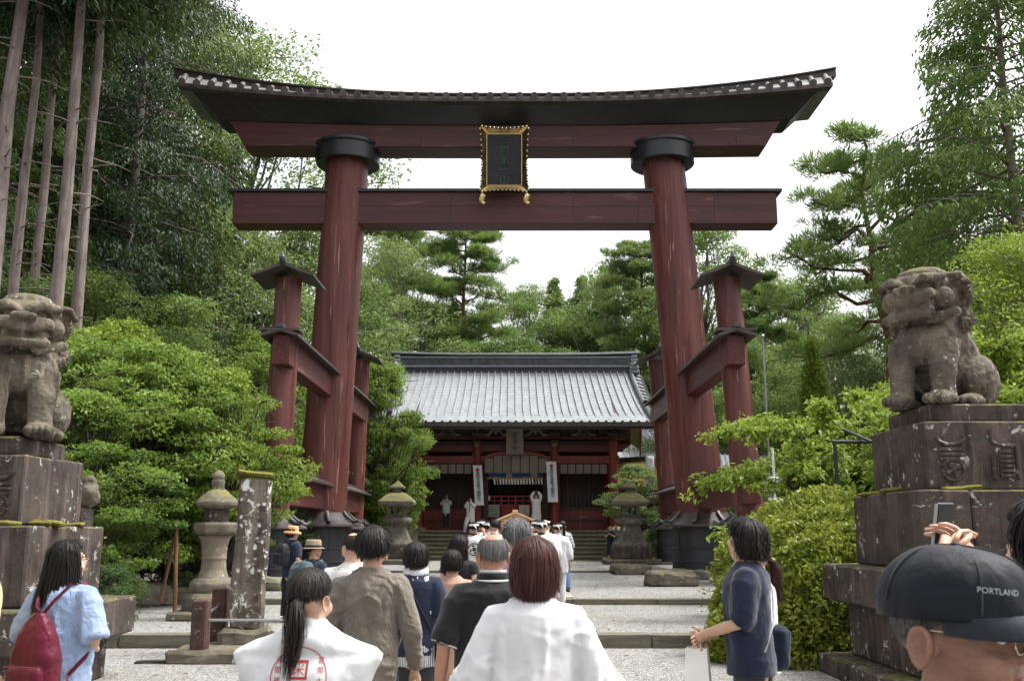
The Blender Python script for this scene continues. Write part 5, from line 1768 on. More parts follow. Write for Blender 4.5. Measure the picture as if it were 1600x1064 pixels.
plant('shrub', 'shrub_a', 6.6, 18.0, .18, 'leafy shrub at the foot of the cherry trees', cat='shrub', rz=1.0, s=1.0, leaf='leaf_mid')
plant('pine_tree', 'maple_a', X(992, 43, 4), 42.8, 1.1, 'small spreading tree whose boughs cross the gatehouse corner', rz=2.0, s=.62, sz=.74, leaf='leaf_pale')

# --- clipped azalea dome
def azalea():
    f = Fol(171)
    rs = f.rs
    n = 48000
    q = unit(rs.normal(size=(n, 3)))
    q[:, 2] = np.abs(q[:, 2]) * 1.0 - .12
    q = unit(q)
    lump = 1 + .10 * vnoise(q, 2.6, 2) + .06 * vnoise(q, 7.0, 5) + .03 * vnoise(q, 16.0, 6)
    dep = 1 + .03 * (rs.rand(n) < .06) * rs.rand(n) - .13 * rs.rand(n) ** 2.0
    C = q * (lump * dep)[:, None] * np.array([1.80, 1.36, 2.05])
    tuft = .5 + .5 * vnoise(C, 9.0, 8)
    D = q * .7 + rs.normal(size=(n, 3)) * .75 + np.array([0, 0, .15])
    l = .078 * rs.uniform(.6, 1.3, n)
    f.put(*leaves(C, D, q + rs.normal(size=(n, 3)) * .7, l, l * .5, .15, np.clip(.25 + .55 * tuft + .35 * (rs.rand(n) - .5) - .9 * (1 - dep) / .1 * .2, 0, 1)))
    for k in range(60):
        e = q[k] * np.array([1.80, 1.36, 2.05]) * .92
        f.limb(bent((rs.normal() * .12, rs.normal() * .12, 0), e, .1, rs, 4, .06), .025, .006, 4)
    # inner fill of dark-toned leaves
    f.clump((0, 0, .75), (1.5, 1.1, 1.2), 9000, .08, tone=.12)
    return f
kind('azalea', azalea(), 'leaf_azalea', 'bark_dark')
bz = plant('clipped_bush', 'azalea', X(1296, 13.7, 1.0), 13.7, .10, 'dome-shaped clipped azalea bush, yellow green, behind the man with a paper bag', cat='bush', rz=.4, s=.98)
bz.scale = (1, 1, 1)
# ---------------------------------------------------------------- people
M['skin'] = m_skin('skin', (0.56, 0.36, 0.26))
M['skin_tan'] = m_skin('skin_tan', (0.45, 0.25, 0.165))
M['skin_shade'] = m_skin('skin_shade', (0.30, 0.165, 0.115), True)  # darker skin: the shade on his face is put into the colour
M['skin_pale'] = m_skin('skin_pale', (0.64, 0.44, 0.34))
M['hair_black'] = m_hair('hair_black', (0.004, 0.0035, 0.0035), (0.014, 0.011, 0.010))
M['hair_brown'] = m_hair('hair_brown', (0.018, 0.006, 0.005), (0.07, 0.022, 0.016))
M['hair_dark'] = m_hair('hair_dark', (0.006, 0.0045, 0.004), (0.026, 0.019, 0.016))
M['hair_grey'] = m_hair('hair_grey', (0.02, 0.02, 0.022), (0.16, 0.16, 0.165), .55)
M['hair_silver'] = m_hair('hair_silver', (0.07, 0.066, 0.062), (0.14, 0.134, 0.128), .55)
CL = {}
for k, c in dict(white=(.62, .62, .63), offwhite=(.60, .59, .57), beige=(.26, .225, .185), navy=(.011, .015, .036), black=(.010, .010, .011), peach=(.40, .25, .185), pink=(.48, .26, .33),
                 blue=(.24, .33, .52), grey=(.36, .37, .39), jean=(.07, .13, .24), dark=(.03, .03, .035), lightgrey=(.58, .58, .60), red=(.14, .006, .022), tan=(.30, .22, .14), orange=(.62, .34, .16),
                 brownhat=(.24, .185, .13), teal=(.055, .085, .105), cap=(.012, .014, .022), visor=(.022, .025, .033), lav=(.40, .42, .52), silver=(.45, .45, .48), yellow=(.55, .48, .22)).items():
    CL[k] = m_cloth('cloth_' + k, c)
CL['white'] = m_cloth('cloth_white', (.62, .62, .63), .8, 700, .22)
CL['crumple'] = m_cloth('cloth_crumple', (.165, .142, .115), .85, 500, 1.3, .14, .2, None, 1.3)
CL['crumple_blue'] = m_cloth('cloth_crumple_blue', (.24, .32, .50), .85, 500, .9, .14, .2, (.32, .41, .58), 1.2)
CL['nylon'] = m_cloth('nylon', (.10, .005, .018), .42, 900, .7, .15, .1)
CL['nylon_black'] = m_cloth('nylon_black', (.012, .012, .016), .5, 900, .6, .15, .1)
CL['cap_cloth'] = m_cloth('cap_cloth', (.007, .008, .014), .55, 1200, .35, .2, .05)
M['lens'] = m_plain('lens', (.05, .05, .055), .08, 0, 5, 0, 60, .8)
M['eye_white'] = m_plain('eye_white', (.7, .68, .66), .2, .02)
M['metal_thin'] = m_plain('metal_thin', (.55, .48, .38), .25, .05, 5, 0, 60, .5, 1.0)
M['gold_pin'] = M['metal_thin']
M['shoe'] = m_plain('shoe', (.02, .02, .022), .5, .2)
M['lip'] = m_skin('lip', (.42, .17, .14))
def _stripe(name, a, b, freq, axis=2):
    n = NT(name)
    w = n.new('ShaderNodeTexWave', wave_type='BANDS', bands_direction='XYZ'[axis])
    tc = n.new('ShaderNodeTexCoord')
    n.link(tc.outputs['Object'], w.inputs['Vector'])
    w.inputs['Scale'].default_value = freq
    c = n.mix(n.ramp(w.outputs['Fac'], .42, .5), a, b)
    return n.done(c, .85, n.bump(n.noise(9, 3), .02, .4), .2)
CL['stripe'] = _stripe('stripe', (.75, .75, .76), (.03, .035, .06), 9.0)
CL['stripe_v'] = _stripe('stripe_v', (.72, .72, .72), (.03, .035, .06), 22.0, 0)

TZ = [.70, .78, .88, .97, 1.06, 1.18, 1.28, 1.35, 1.39, 1.42, 1.45, 1.48, 1.54]
TRX = [.10, .135, .168, .160, .142, .152, .166, .168, .154, .122, .088, .064, .054]
TRY = [.08, .105, .118, .110, .100, .108, .118, .112, .100, .086, .072, .062, .058]
TYC = [0, 0, -.012, -.008, .004, .004, .006, 0, -.006, -.010, -.010, .0, .008]
def tor(z): return np.interp(z, TZ, TRX), np.interp(z, TZ, TRY), np.interp(z, TZ, TYC)
def ering(z, rx, ry, yc, n=24, p=2.3, xc=0.0):
    out = []
    for k in range(n):
        a = 2 * pi * k / n
        c, s = math.cos(a), math.sin(a)
        out.append(Vector((xc + rx * math.copysign(abs(c) ** (2 / p), c), yc + ry * math.copysign(abs(s) ** (2 / p), s), z)))
    return out
class Pose:
    def __init__(self, arms=None, legs=None, female=False, fat=1.0, headyaw=0.0, headpitch=0.0, lean=0.0, sw=1.0):
        w = (.93 if female else 1.0) * sw
        self.female, self.fat, self.w = female, fat, w
        self.sh = {1: Vector((.170 * w, -.012, 1.372)), -1: Vector((-.170 * w, -.012, 1.372))}
        d = {1: (Vector((.235, -.04, 1.12)), Vector((.245, .04, .885))), -1: (Vector((-.235, -.04, 1.12)), Vector((-.245, .04, .885)))}
        for k, v in (arms or {}).items(): d[k] = (Vector(v[0]), Vector(v[1]))
        self.arm = d
        l = {1: (Vector((.095, .015, .47)), Vector((.10, -.02, .085))), -1: (Vector((-.095, .015, .47)), Vector((-.10, -.02, .085)))}
        for k, v in (legs or {}).items(): l[k] = (Vector(v[0]), Vector(v[1]))
        self.leg = l
        self.H = Matrix.Translation((0, 0, 1.50)) @ Matrix.Rotation(headyaw, 4, 'Z') @ Matrix.Rotation(headpitch, 4, 'X') @ Matrix.Translation((0, 0, -1.50))
def ear_shape(g, ps, s):
    """egg-shaped ear with a raised rim, a hollow and a lobe"""
    c = Vector((s * .0765, -.021, 1.572))
    o = Vector((s * .88, -.47, 0)).normalized()
    f = Vector((0, 0, 1)).cross(o)
    if f.y < 0: f = -f
    rings = []
    for sc, ou in ((.70, -.006), (.98, .003), (1.05, .010), (1.0, .0135), (.86, .0125), (.72, .006), (.45, .002), (.10, .003)):
        ring = []
        for k in range(22):
            t = 2 * pi * k / 22
            yy = .0195 * math.cos(t) * (1 + .22 * math.sin(t)) * sc
            zz = (.033 * math.sin(t) - .002) * (sc if sc > .8 else sc * (.92 if math.sin(t) > 0 else .70))
            back = .006 * max(0, -math.cos(t))
            ring.append(ps.H @ (c + f * yy + Vector((0, 0, zz)) + o * (ou + back)))
        rings.append(ring)
    g.loft(rings)
def body_mesh(ps, voxel=.011, face=True, fingers=True, deci=None, curl=.6):
    b = MB()
    f = ps.fat
    b.loft([ering(z, tor(z)[0] * ps.w * f, tor(z)[1] * f, tor(z)[2]) for z in TZ[:-1]] + [ering(1.54, .052, .056, .008), ering(1.58, .05, .055, .012)])
    for s in (1, -1):
        S, (E_, W_) = ps.sh[s], ps.arm[s]
        b.ell(S, (.056, .056, .060), 12)
        b.tube([S, S.lerp(E_, .5), E_, E_.lerp(W_, .4), W_], [.050, .046, .040, .038, .027], 12)
        d = (W_ - E_).normalized()
        b.tube([W_, W_ + d * .05, W_ + d * .095], [(.025, .030), (.018, .042), (.014, .040)], 12, ref=(1, 0, 0))
        K, A = ps.leg[s]
        Hp = Vector((s * .088, 0, .88))
        b.tube([Hp, Hp.lerp(K, .5), K, K.lerp(A, .35), A, A + Vector((0, 0, -.055))], [.088 * f, .076 * f, .055, .054, .038, .04], 12, ref=(0, 1, 0))
        b.tube([A + Vector((0, -.05, -.055)), A + Vector((0, .05, -.045)), A + Vector((0, .16, -.065))], [(.034, .030), (.040, .034), (.036, .020)], 10)
    hs = MB()
    hs.ell((0, -.008, 1.612), (.0755, .094, .089), 18)
    hs.ell((0, .028, 1.562), (.064, .070, .088), 16)
    hs.ell((0, .055, 1.498), (.038, .036, .028), 12)
    hs.tube([(0, .0, 1.46), (0, .008, 1.53), (0, .01, 1.57)], [.056, .052, .052], 14)
    for s in (-1, 1):
        hs.ell((s * .040, .062, 1.545), (.030, .036, .034), 10)
        hs.ell((s * .072, -.012, 1.575), (.008, .014, .022), 10)
        hs.ell((s * .030, .084, 1.617), (.030, .014, .010), 10)
    hs.tube([(0, .090, 1.605), (0, .108, 1.575), (0, .104, 1.562)], [.010, .016, .014], 10)
    for s in (-1, 1): hs.ell((s * .011, .100, 1.563), (.011, .012, .010), 8)
    hs.ell((0, .090, 1.535), (.024, .012, .008), 10)
    hs.ell((0, .087, 1.523), (.021, .013, .009), 10)
    hs.v = [tuple(ps.H @ Vector(p)) for p in hs.v]
    b.add(hs.v, hs.f)
    me = fuse(b, voxel, 3 if voxel < .012 else 2, .5, deci)
    if fingers:
        g = MB()
        for s in (1, -1):
            ear_shape(g, ps, s)
            E_, W_ = ps.arm[s]
            d = (W_ - E_).normalized()
            side = d.cross(Vector((s, 0, 0.0)))
            if side.length < .2: side = d.cross(Vector((0, 1, 0)))
            side.normalize()                      # across the palm
            nrm = side.cross(d).normalized()      # palm normal
            if nrm.dot(Vector((-s, 0, 0))) < 0: nrm = -nrm
            for k, (o, L) in enumerate(((-.030, .062), (-.010, .075), (.010, .078), (.029, .070))):
                p0 = W_ + d * .085 + side * o
                p1 = p0 + d * L * .45 + nrm * L * .12 * curl
                p2 = p1 + d * L * .33 + nrm * L * .30 * curl
                p3 = p2 + d * L * .15 + nrm * L * .38 * curl
                g.tube([p0 - d * .02, p0, p1, p2, p3], [.009, .009, .0082, .0075, .0055], 7)
            p0 = W_ + d * .03 + side * .030
            g.tube([p0, p0 + side * .022 + d * .03 + nrm * .012, p0 + side * .028 + d * .06 + nrm * .024, p0 + side * .024 + d * .075 + nrm * .03], [.012, .010, .009, .006], 7)
        gm = g.mesh('g')
        bm = bmesh.new()
        bm.from_mesh(me)
        bm.from_mesh(gm)
        bm.to_mesh(me)
        bm.free()
        bpy.data.meshes.remove(gm)
    return me
def wrinkle(me, amp=.006, scale=7.0, seed=1, ax=(1, 1, .6), folds=.5):
    co, no = get_co(me), get_no(me)
    q = co * np.array(ax)
    w = np.stack([vnoise(q, 3.0, seed + 4), vnoise(q, 3.0, seed + 5), vnoise(q, 3.0, seed + 6)], 1) * .12
    r = 1 - np.abs(vnoise(q + w, scale, seed)) * 2
    r2 = 1 - np.abs(vnoise(q * np.array([1, 1, 1.7]) + w, scale * 1.9, seed + 2)) * 2
    d = amp * (np.clip(r, 0, 1) ** 2 + .5 * np.clip(r2, 0, 1) ** 2 - .35) + amp * .8 * vnoise(q, scale * .5, seed + 9)
    set_co(me, co + no * d[:, None])
    return me
def creases(me, amp, seed):
    """thin sharp creases running slantwise across the cloth"""
    co, no = get_co(me), get_no(me)
    d = np.zeros(len(co))
    for k, (sx, sz, sc, sl) in enumerate(((.55, 1.25, 6.5, .5), (.6, 1.2, 7.5, -.6), (1.2, .5, 6.0, .1), (.7, 1.1, 12.0, .3))):
        q = np.stack([co[:, 0] * sx + co[:, 2] * sl * .5, co[:, 1] * .8, co[:, 2] * sz - co[:, 0] * sl], 1)
        q = q + np.stack([vnoise(q, 5, seed + k), vnoise(q, 5, seed + k + 7), vnoise(q, 5, seed + k + 13)], 1) * .05
        n = np.abs(vnoise(q, sc, seed + 31 + k))
        m = np.clip(vnoise(co, 4.0, seed + 50 + k) + .35, 0, 1)
        d += (np.clip(1 - n * 5.5, 0, 1) ** 1.5 - np.exp(-((n - .3) / .12) ** 2) * .35) * m * (amp if k < 3 else amp * .5)
    set_co(me, co + no * d[:, None])
    return me
def drapes(me, amp, seed):
    """long soft folds hanging from shoulders and armpits"""
    co, no = get_co(me), get_no(me)
    q = co * np.array([1.0, 1.0, .16]) + np.stack([vnoise(co, 2.5, seed + 3) * .05, vnoise(co, 2.5, seed + 4) * .05, co[:, 2] * 0], 1)
    q[:, 0] += (co[:, 2] - 1.4) * co[:, 0] * .35
    n = vnoise(q, 10.0, seed + 71)
    m = np.clip((1.40 - co[:, 2]) / .22, 0, 1)
    d = amp * m * (np.clip(1 - np.abs(n) * 3.0, 0, 1) - .3 + .5 * vnoise(q, 5.0, seed + 72))
    set_co(me, co + no * d[:, None])
    return me
def top_mesh(ps, ease=.022, hem=.84, sleeve=.5, sease=.018, voxel=.012, neck=1.465, seed=1, amp=.005, flare=0.0, waist=0.0, wide=0.0, wscale=7.0, shoulder=1.0, crease=0.0, drape=0.0):
    b = MB()
    f = ps.fat
    rings = []
    zt = 1.40
    prev = None
    for z in np.linspace(hem, zt, 14):
        rx, ry, yc = tor(max(z, .84))
        t = (z - hem) / (zt - hem)
        if waist < 1: # straight fall: cloth hangs from the chest
            cx, cy, _ = tor(1.30)
            rx = rx * waist + max(rx, cx * .97 if z < 1.30 else rx) * (1 - waist)
            ry = ry * waist + max(ry, cy * .97 if z < 1.30 else ry) * (1 - waist)
        rings.append(ering(z, (rx * ps.w * f + ease) * (1 + flare * (1 - t)), (ry * f + ease) * (1 + flare * (1 - t)), yc))
    rings.append(ering(1.428, .120 * ps.w * shoulder + ease * .5, .086 + ease * .5, -.009))
    rings.append(ering(1.450, .098 * ps.w + ease * .3, .078 + ease * .3, -.008))
    rings.append(ering(neck, .085, .074, -.004))
    rings.append(ering(neck + .012, .070, .066, -.002))
    b.loft(rings)
    for s in (1, -1):
        S, (E_, W_) = ps.sh[s], ps.arm[s]
        if sleeve <= 0: continue
        In = Vector((S.x * .62, S.y, S.z + .018))
        pts, rad = [In, S + Vector((0, 0, .004))], [.050 + sease * .2, .053 + sease * .6]
        L1, L2 = (E_ - S).length, (W_ - E_).length
        tot = sleeve * (L1 + L2)
        for k in range(1, 8):
            q = tot * k / 7
            p = S.lerp(E_, q / L1) if q <= L1 else E_.lerp(W_, (q - L1) / L2)
            base = np.interp(q, [0, L1, L1 + L2], [.050, .041, .029])
            pts.append(p)
            rr = base + sease + wide * q
            rad.append((rr, rr))
        b.tube(pts, rad, 14, ref=(0, 1, 0))
        b.ell(S, (.056 + sease * .45, .060 + sease * .5, .056 + sease * .25), 12)
    me = fuse(b, voxel, 4, .5)
    if amp: wrinkle(me, amp, wscale, seed)
    if crease: creases(me, crease, seed)
    if drape: drapes(me, drape, seed)
    return me
def trouser_mesh(ps, ease=.014, bottom=.10, waist=1.02, voxel=.014, seed=1, amp=.005, width=1.0):
    b = MB()
    f = ps.fat
    rings = [ering(z, tor(z)[0] * ps.w * f + ease * .35, tor(z)[1] * f + ease * .35, tor(z)[2]) for z in np.linspace(.80, waist, 6)]
    b.loft(rings)
    for s in (1, -1):
        K, A = ps.leg[s]
        Hp = Vector((s * .085, 0, .90))
        e = Vector((A.x, A.y, bottom)) if bottom <= A.z + .05 else K.lerp(A, (K.z - bottom) / max(.01, K.z - A.z))
        b.tube([Hp, Hp.lerp(K, .5), K, K.lerp(e, .4), e], [.074 * f + ease, (.078 * f + ease) * width, (.058 + ease) * width, (.057 + ease) * width, (.045 + ease) * width], 14, ref=(0, 1, 0))
    me = fuse(b, voxel, 3, .5)
    wrinkle(me, amp, 8, seed)
    return me
def skirt_mesh(ps, z0=.45, z1=1.02, flare=.10, seed=1):
    rings = []
    for z in np.linspace(z1, z0, 9):
        t = (z1 - z) / (z1 - z0)
        rx, ry, yc = tor(max(z, .88))
        rg = ering(z, rx * ps.w + .02 + flare * t, ry + .02 + flare * t, yc, 40)
        rings.append([Vector((p.x * (1 + .05 * t * math.sin(k * 1.7)), p.y * (1 + .05 * t * math.sin(k * 1.7)), p.z)) for k, p in enumerate(rg)])
    return MB().loft(rings).mesh('skirt')

HC = np.array([0, -.010, 1.618])
HR = np.array([.0835, .1035, .0925])
def hair_pt(phi, th, lift=0.0):
    """phi: 0 = front (+y), pi = back; th from the crown down"""
    return HC + (HR + lift) * np.array([math.sin(th) * math.sin(phi), math.sin(th) * math.cos(phi), math.cos(th)])
def theta_end(phi, style):
    a = abs((phi + pi) % (2 * pi) - pi)      # 0 front .. pi back
    fr, sd, bk = style.get('front', 1.05), style.get('side', 1.75), style.get('back', 2.15)
    return float(np.interp(a, [0, .65, 1.05, 1.45, 1.8, pi], [fr, fr + .08, (fr + sd) / 2 + .1, sd, (sd + bk) / 2 + .05, bk]))
def hair_objs(ps, style, mat, parent, strands=700, seed=1, sub='hair'):
    """a close scalp layer plus many combed locks"""
    rs = np.random.RandomState(seed)
    lift = style.get('lift', .004)
    drop = style.get('drop', 0.0)            # how far it hangs below the hairline at the back
    dfront = style.get('dfront', .9)          # locks hang only behind this azimuth
    flare = style.get('flare', 0.0)
    bald = style.get('bald', 0.0)             # theta where hair starts
    wid_ = style.get('width', .010)
    def path(phi, th0, off, n, dk=1.0, cut=1.0):
        te = theta_end(phi, style) * cut
        a = abs((phi + pi) % (2 * pi) - pi)
        pts = [hair_pt(phi, th0 + (te - th0) * t, off + lift) for t in np.linspace(0, 1, n)]
        if drop > 0 and a > dfront:
            k = min(1.0, (a - dfront) / .35) ** .5 * dk
            e = pts[-1]
            pts = pts[:-1]
            e0 = hair_pt(phi, min(te, 1.62), off + lift)
            base = [hair_pt(phi, th0 + (min(te, 1.62) - th0) * t, off + lift) for t in np.linspace(0, 1, n)]
            pts = base
            z1 = e0[2] - .0
            for t in np.linspace(.12, 1, 8):
                f = 1 + flare * math.sin(t * pi * .7) - style.get('tuck', .12) * t ** 2
                bk = style.get('behind', 0.0) * t * max(0.0, -math.cos(phi)) 
                pts.append(np.array([e0[0] * f, (e0[1] - HC[1]) * f + HC[1] - bk, z1 - drop * k * t]))
        return pts
    # scalp layer
    nphi, n = 44, 9
    V, Fs = [], []
    rows = None
    ph = np.linspace(0, 2 * pi, nphi, endpoint=False)
    cols = []
    for p_ in ph:
        q = path(p_, max(.02, bald), -.0045, n, 1.0, .95 if drop == 0 else 1.0)
        q = [q[int(i)] for i in np.linspace(0, len(q) - 1, 14)]
        cols.append(q)
    for c in cols: V += c
    for i in range(nphi):
        j = (i + 1) % nphi
        for k in range(13): Fs.append((i * 14 + k, j * 14 + k, j * 14 + k + 1, i * 14 + k + 1))
    V = np.array(V)
    V += vnoise(V, 40, seed)[:, None] * .0015
    T_ = [np.full(len(V), .25)]
    VV, FF = [V], [np.array(Fs)]
    o = len(V)
    # locks
    for s in range(strands):
        phi = rs.uniform(0, 2 * pi)
        th0 = bald + (theta_end(phi, style) - bald) * rs.rand() ** 1.4 * (.75 if drop == 0 else .5)
        off = rs.uniform(-.002, style.get('puff', .010))
        q = np.array(path(phi, max(.03, th0), off * (1 - .55 * (th0 > 1.3) * (drop == 0)), 7, rs.uniform(.8, 1.08), rs.uniform(.86, 1.06) if drop == 0 else 1.0))
        q = q + np.cumsum(rs.normal(size=q.shape) * style.get('mess', .0012) * (1.0 if rs.rand() > style.get('fly', .06) else 3.0), 0)
        if drop == 0 and rs.rand() < .5: q[-1] += (q[-1] - HC) * rs.uniform(0, .10)
        m = len(q)
        t = np.gradient(q, axis=0)
        nr = unit(q - (HC - np.array([0, 0, .02])))
        sd = unit(np.cross(t, nr))
        w = wid_ * rs.uniform(.5, 1.3) * np.interp(np.linspace(0, 1, m), [0, .3, .8, 1], [.7, 1, .8, .15])[:, None]
        ridge = nr * w * .22
        VV += [np.concatenate([q - sd * w * .5, q + ridge, q + sd * w * .5])]
        f = []
        for k in range(m - 1):
            f.append((o + k, o + k + 1, o + m + k + 1, o + m + k))
            f.append((o + m + k, o + m + k + 1, o + 2 * m + k + 1, o + 2 * m + k))
        FF.append(np.array(f))
        T_.append(np.full(3 * m, rs.rand()))
        o += 3 * m
    for tail in style.get('tails', []):
        pts = np.array(tail['path'], float)
        m = len(pts)
        for s in range(tail.get('n', 160)):
            a = rs.uniform(0, 2 * pi)
            r_ = math.sqrt(rs.rand())
            prof = np.interp(np.linspace(0, 1, m), np.linspace(0, 1, len(tail['rad'])), tail['rad'])
            offs = np.stack([np.cos(a) * r_ * prof, np.sin(a) * r_ * prof, np.zeros(m)], 1)
            cut = rs.uniform(.72, 1.05)
            q = pts[0] + (pts - pts[0]) * np.linspace(1, cut, m)[:, None] + offs + np.cumsum(rs.normal(size=(m, 3)) * tail.get('mess', .003), 0)
            t = np.gradient(q, axis=0)
            sd = unit(np.cross(t, np.array([math.cos(a), math.sin(a), .1])))
            w = wid_ * rs.uniform(.6, 1.2) * np.interp(np.linspace(0, 1, m), [0, .5, 1], [1, 1, .2])[:, None]
            VV.append(np.concatenate([q - sd * w * .5, q + sd * w * .5]))
            FF.append(np.array([(o + k, o + k + 1, o + m + k + 1, o + m + k) for k in range(m - 1)]))
            T_.append(np.full(2 * m, rs.rand()))
            o += 2 * m
    V = np.concatenate(VV)
    Hm = np.array(ps.H)
    V = V @ Hm[:3, :3].T + Hm[:3, 3]
    me = arr_mesh(sub, V, np.concatenate(FF), np.concatenate(T_))
    return obj(sub, me, mat, parent, smooth='all')
ST = dict(
    short=dict(front=1.0, side=1.74, back=2.36, lift=.006, puff=.014, mess=.0036, width=.0055),
    shortm=dict(front=.85, side=1.62, back=2.28, lift=.003, puff=.010, mess=.0022, width=.006),
    thin=dict(front=1.0, side=1.66, back=2.30, lift=-.002, puff=.003, mess=.0008, width=.005, bald=.92),
    long=dict(front=.95, side=1.7, back=2.1, lift=.005, puff=.008, drop=.36, dfront=.95, tuck=-.12, mess=.0022, width=.006, behind=.075),
    bob=dict(front=1.0, side=1.7, back=2.1, lift=.010, puff=.010, drop=.155, dfront=.75, flare=.10, tuck=.30, mess=.0014, width=.0055),
    mid=dict(front=1.0, side=1.7, back=2.1, lift=.008, puff=.012, drop=.10, dfront=.8, flare=.06, tuck=.22, mess=.0020, width=.006),
)
ST['shag'] = dict(front=1.12, side=1.85, back=2.2, lift=.012, puff=.014, drop=.13, dfront=.65, flare=.04, tuck=.18, mess=.0026, width=.006)
ST['tail'] = dict(front=.95, side=1.62, back=1.95, lift=.002, puff=.005, mess=.0012, width=.0045,
                  tails=[dict(path=[(0, -.095, 1.60), (.005, -.135, 1.575), (.012, -.150, 1.52), (.010, -.150, 1.44), (.0, -.155, 1.36), (-.006, -.165, 1.28)], rad=[.022, .034, .046, .046, .036, .016], n=230, mess=.004)])
ST['longtail'] = dict(front=.95, side=1.6, back=1.95, lift=.002, puff=.004, width=.010,
                      tails=[dict(path=[(0, -.095, 1.62), (0, -.13, 1.58), (0, -.14, 1.45), (0, -.15, 1.30), (0, -.15, 1.12)], rad=[.02, .032, .034, .03, .012], n=90)])

SH_NO = [0]
def person(label, x, y, rz, H, ps, skin='skin', top=None, topmat='white', low=None, lowmat='dark', style=None, hairmat='hair_black', near=True, seed=1, z=None, group=None, strands=700, deci=None, voxel=None, glasses=False, fingers=True, shoes=True, topname='shirt', lowname='trousers', curl=.6):
    SH_NO[0] += 1
    root = empty('person', (x, y, ground_z(y) if z is None else z), label=label, cat='person', group=group, rz=rz)
    s = H / 1.70
    root.scale = (s, s, s)
    vx = voxel or (.011 if near else .02)
    obj('body', body_mesh(ps, vx, fingers=fingers and near, deci=deci, curl=curl), M[skin], root, smooth='all')
    if top is not None:
        kw = dict(voxel=.012 if near else .02, seed=seed)
        kw.update(top)
        obj(topname, top_mesh(ps, **kw), CL[topmat], root, smooth='all')
    if low is not None:
        kw = dict(low)
        if kw.pop('skirt', False): obj('skirt', skirt_mesh(ps, **kw), CL[lowmat], root, smooth='all')
        else:
            kw.setdefault('voxel', .014 if near else .022)
            obj(lowname, trouser_mesh(ps, seed=seed, **kw), CL[lowmat], root, smooth='all')
    if shoes:
        for sd in (1, -1):
            K, A = ps.leg[sd]
            b = MB()
            b.tube([A + Vector((0, -.07, -.05)), A + Vector((0, 0, -.04)), A + Vector((0, .09, -.052)), A + Vector((0, .19, -.065))], [(.040, .036), (.044, .044), (.048, .034), (.034, .020)], 12)
            b.build('shoe', M['shoe'], root, smooth='all')
    if style: hair_objs(ps, ST[style] if isinstance(style, str) else style, M[hairmat], root, int(strands * 1.9) if near else 110, seed)
    if near:
        def hb(mb, nm, mt, par):
            mb.v = [tuple(ps.H @ Vector(p)) for p in mb.v]
            return mb.build(nm, M[mt], par, smooth='all')
        for sd in (-1, 1):
            eo = hb(MB().ell((sd * .031, .076, 1.592), (.013, .012, .009), 10), 'eye', 'eye_white', root)
            hb(MB().ell((sd * .031, .086, 1.592), (.0055, .004, .0055), 8), 'pupil', 'hair_black', eo)
            hb(MB().tube([(sd * .014, .092, 1.616), (sd * .032, .089, 1.622), (sd * .052, .072, 1.614)], [.003, .004, .002], 6), 'eyebrow', hairmat, root)
        e = MB().ell((0, .098, 1.529), (.020, .006, .007), 10)
        e.v = [tuple(ps.H @ Vector(p)) for p in e.v]
        e.build('lips', M['lip'], root, smooth='all')
    if glasses:
        g = MB()
        for sd in (-1, 1):
            g.tube([(sd * .033 + .023 * math.cos(a), .106, 1.590 + .018 * math.sin(a)) for a in np.linspace(0, 2 * pi, 17)], .0016, 6, ref=(0, 1, 0))
            g.tube([(sd * .056, .104, 1.596), (sd * .074, .06, 1.597), (sd * .084, -.006, 1.598), (sd * .082, -.022, 1.597)], .0018, 6)
        g.tube([(-.010, .108, 1.594), (0, .111, 1.597), (.010, .108, 1.594)], .0016, 6)
        g.v = [tuple(ps.H @ Vector(p)) for p in g.v]
        g.build('glasses', M['metal_thin'] if glasses == 'gold' else M['lens'], root, smooth='all')
    return root
def strap(parent, pts, w=.03, t=.004, mat='nylon_black', name='strap'):
    """flat webbing strap along points"""
    return MB().tube(pts, [(t, w / 2)] * len(pts), 8, ref=(0, 1, 0)).build(name, CL[mat], parent, smooth='all')
from mathutils.bvhtree import BVHTree
def wrap_on(target, me, axis=(0, 1, 0), off=.003, start=-1.0):
    """lays a flat print onto the back of a garment (cast along +y)"""
    tm = target.data
    bvh = BVHTree.FromPolygons([v.co for v in tm.vertices], [p.vertices for p in tm.polygons])
    bm = bmesh.new()
    bm.from_mesh(me)
    bmesh.ops.triangulate(bm, faces=bm.faces)
    bmesh.ops.subdivide_edges(bm, edges=[e for e in bm.edges if e.calc_length() > .015], cuts=2)
    for v in bm.verts:
        h = bvh.ray_cast(Vector((v.co.x, start, v.co.z)), Vector((0, 1, 0)))
        if h[0] is not None: v.co.y = h[0].y - off
        else: v.co.y = -.16
    bm.to_mesh(me)
    bm.free()
    return me
def back_strap_path(root_obj, pts2, off=.006, front=False):
    tm = root_obj.data
    bvh = BVHTree.FromPolygons([v.co for v in tm.vertices], [p.vertices for p in tm.polygons])
    out = []
    for x, z in pts2:
        h = bvh.ray_cast(Vector((x, -1.0 if not front else 1.0, z)), Vector((0, 1 if not front else -1, 0)))
        out.append(Vector((x, (h[0].y if h[0] is not None else 0) + (-off if not front else off), z)))
    return out
def child(root, name):
    for c in root.children:
        if c.name.split('.')[0] == name: return c

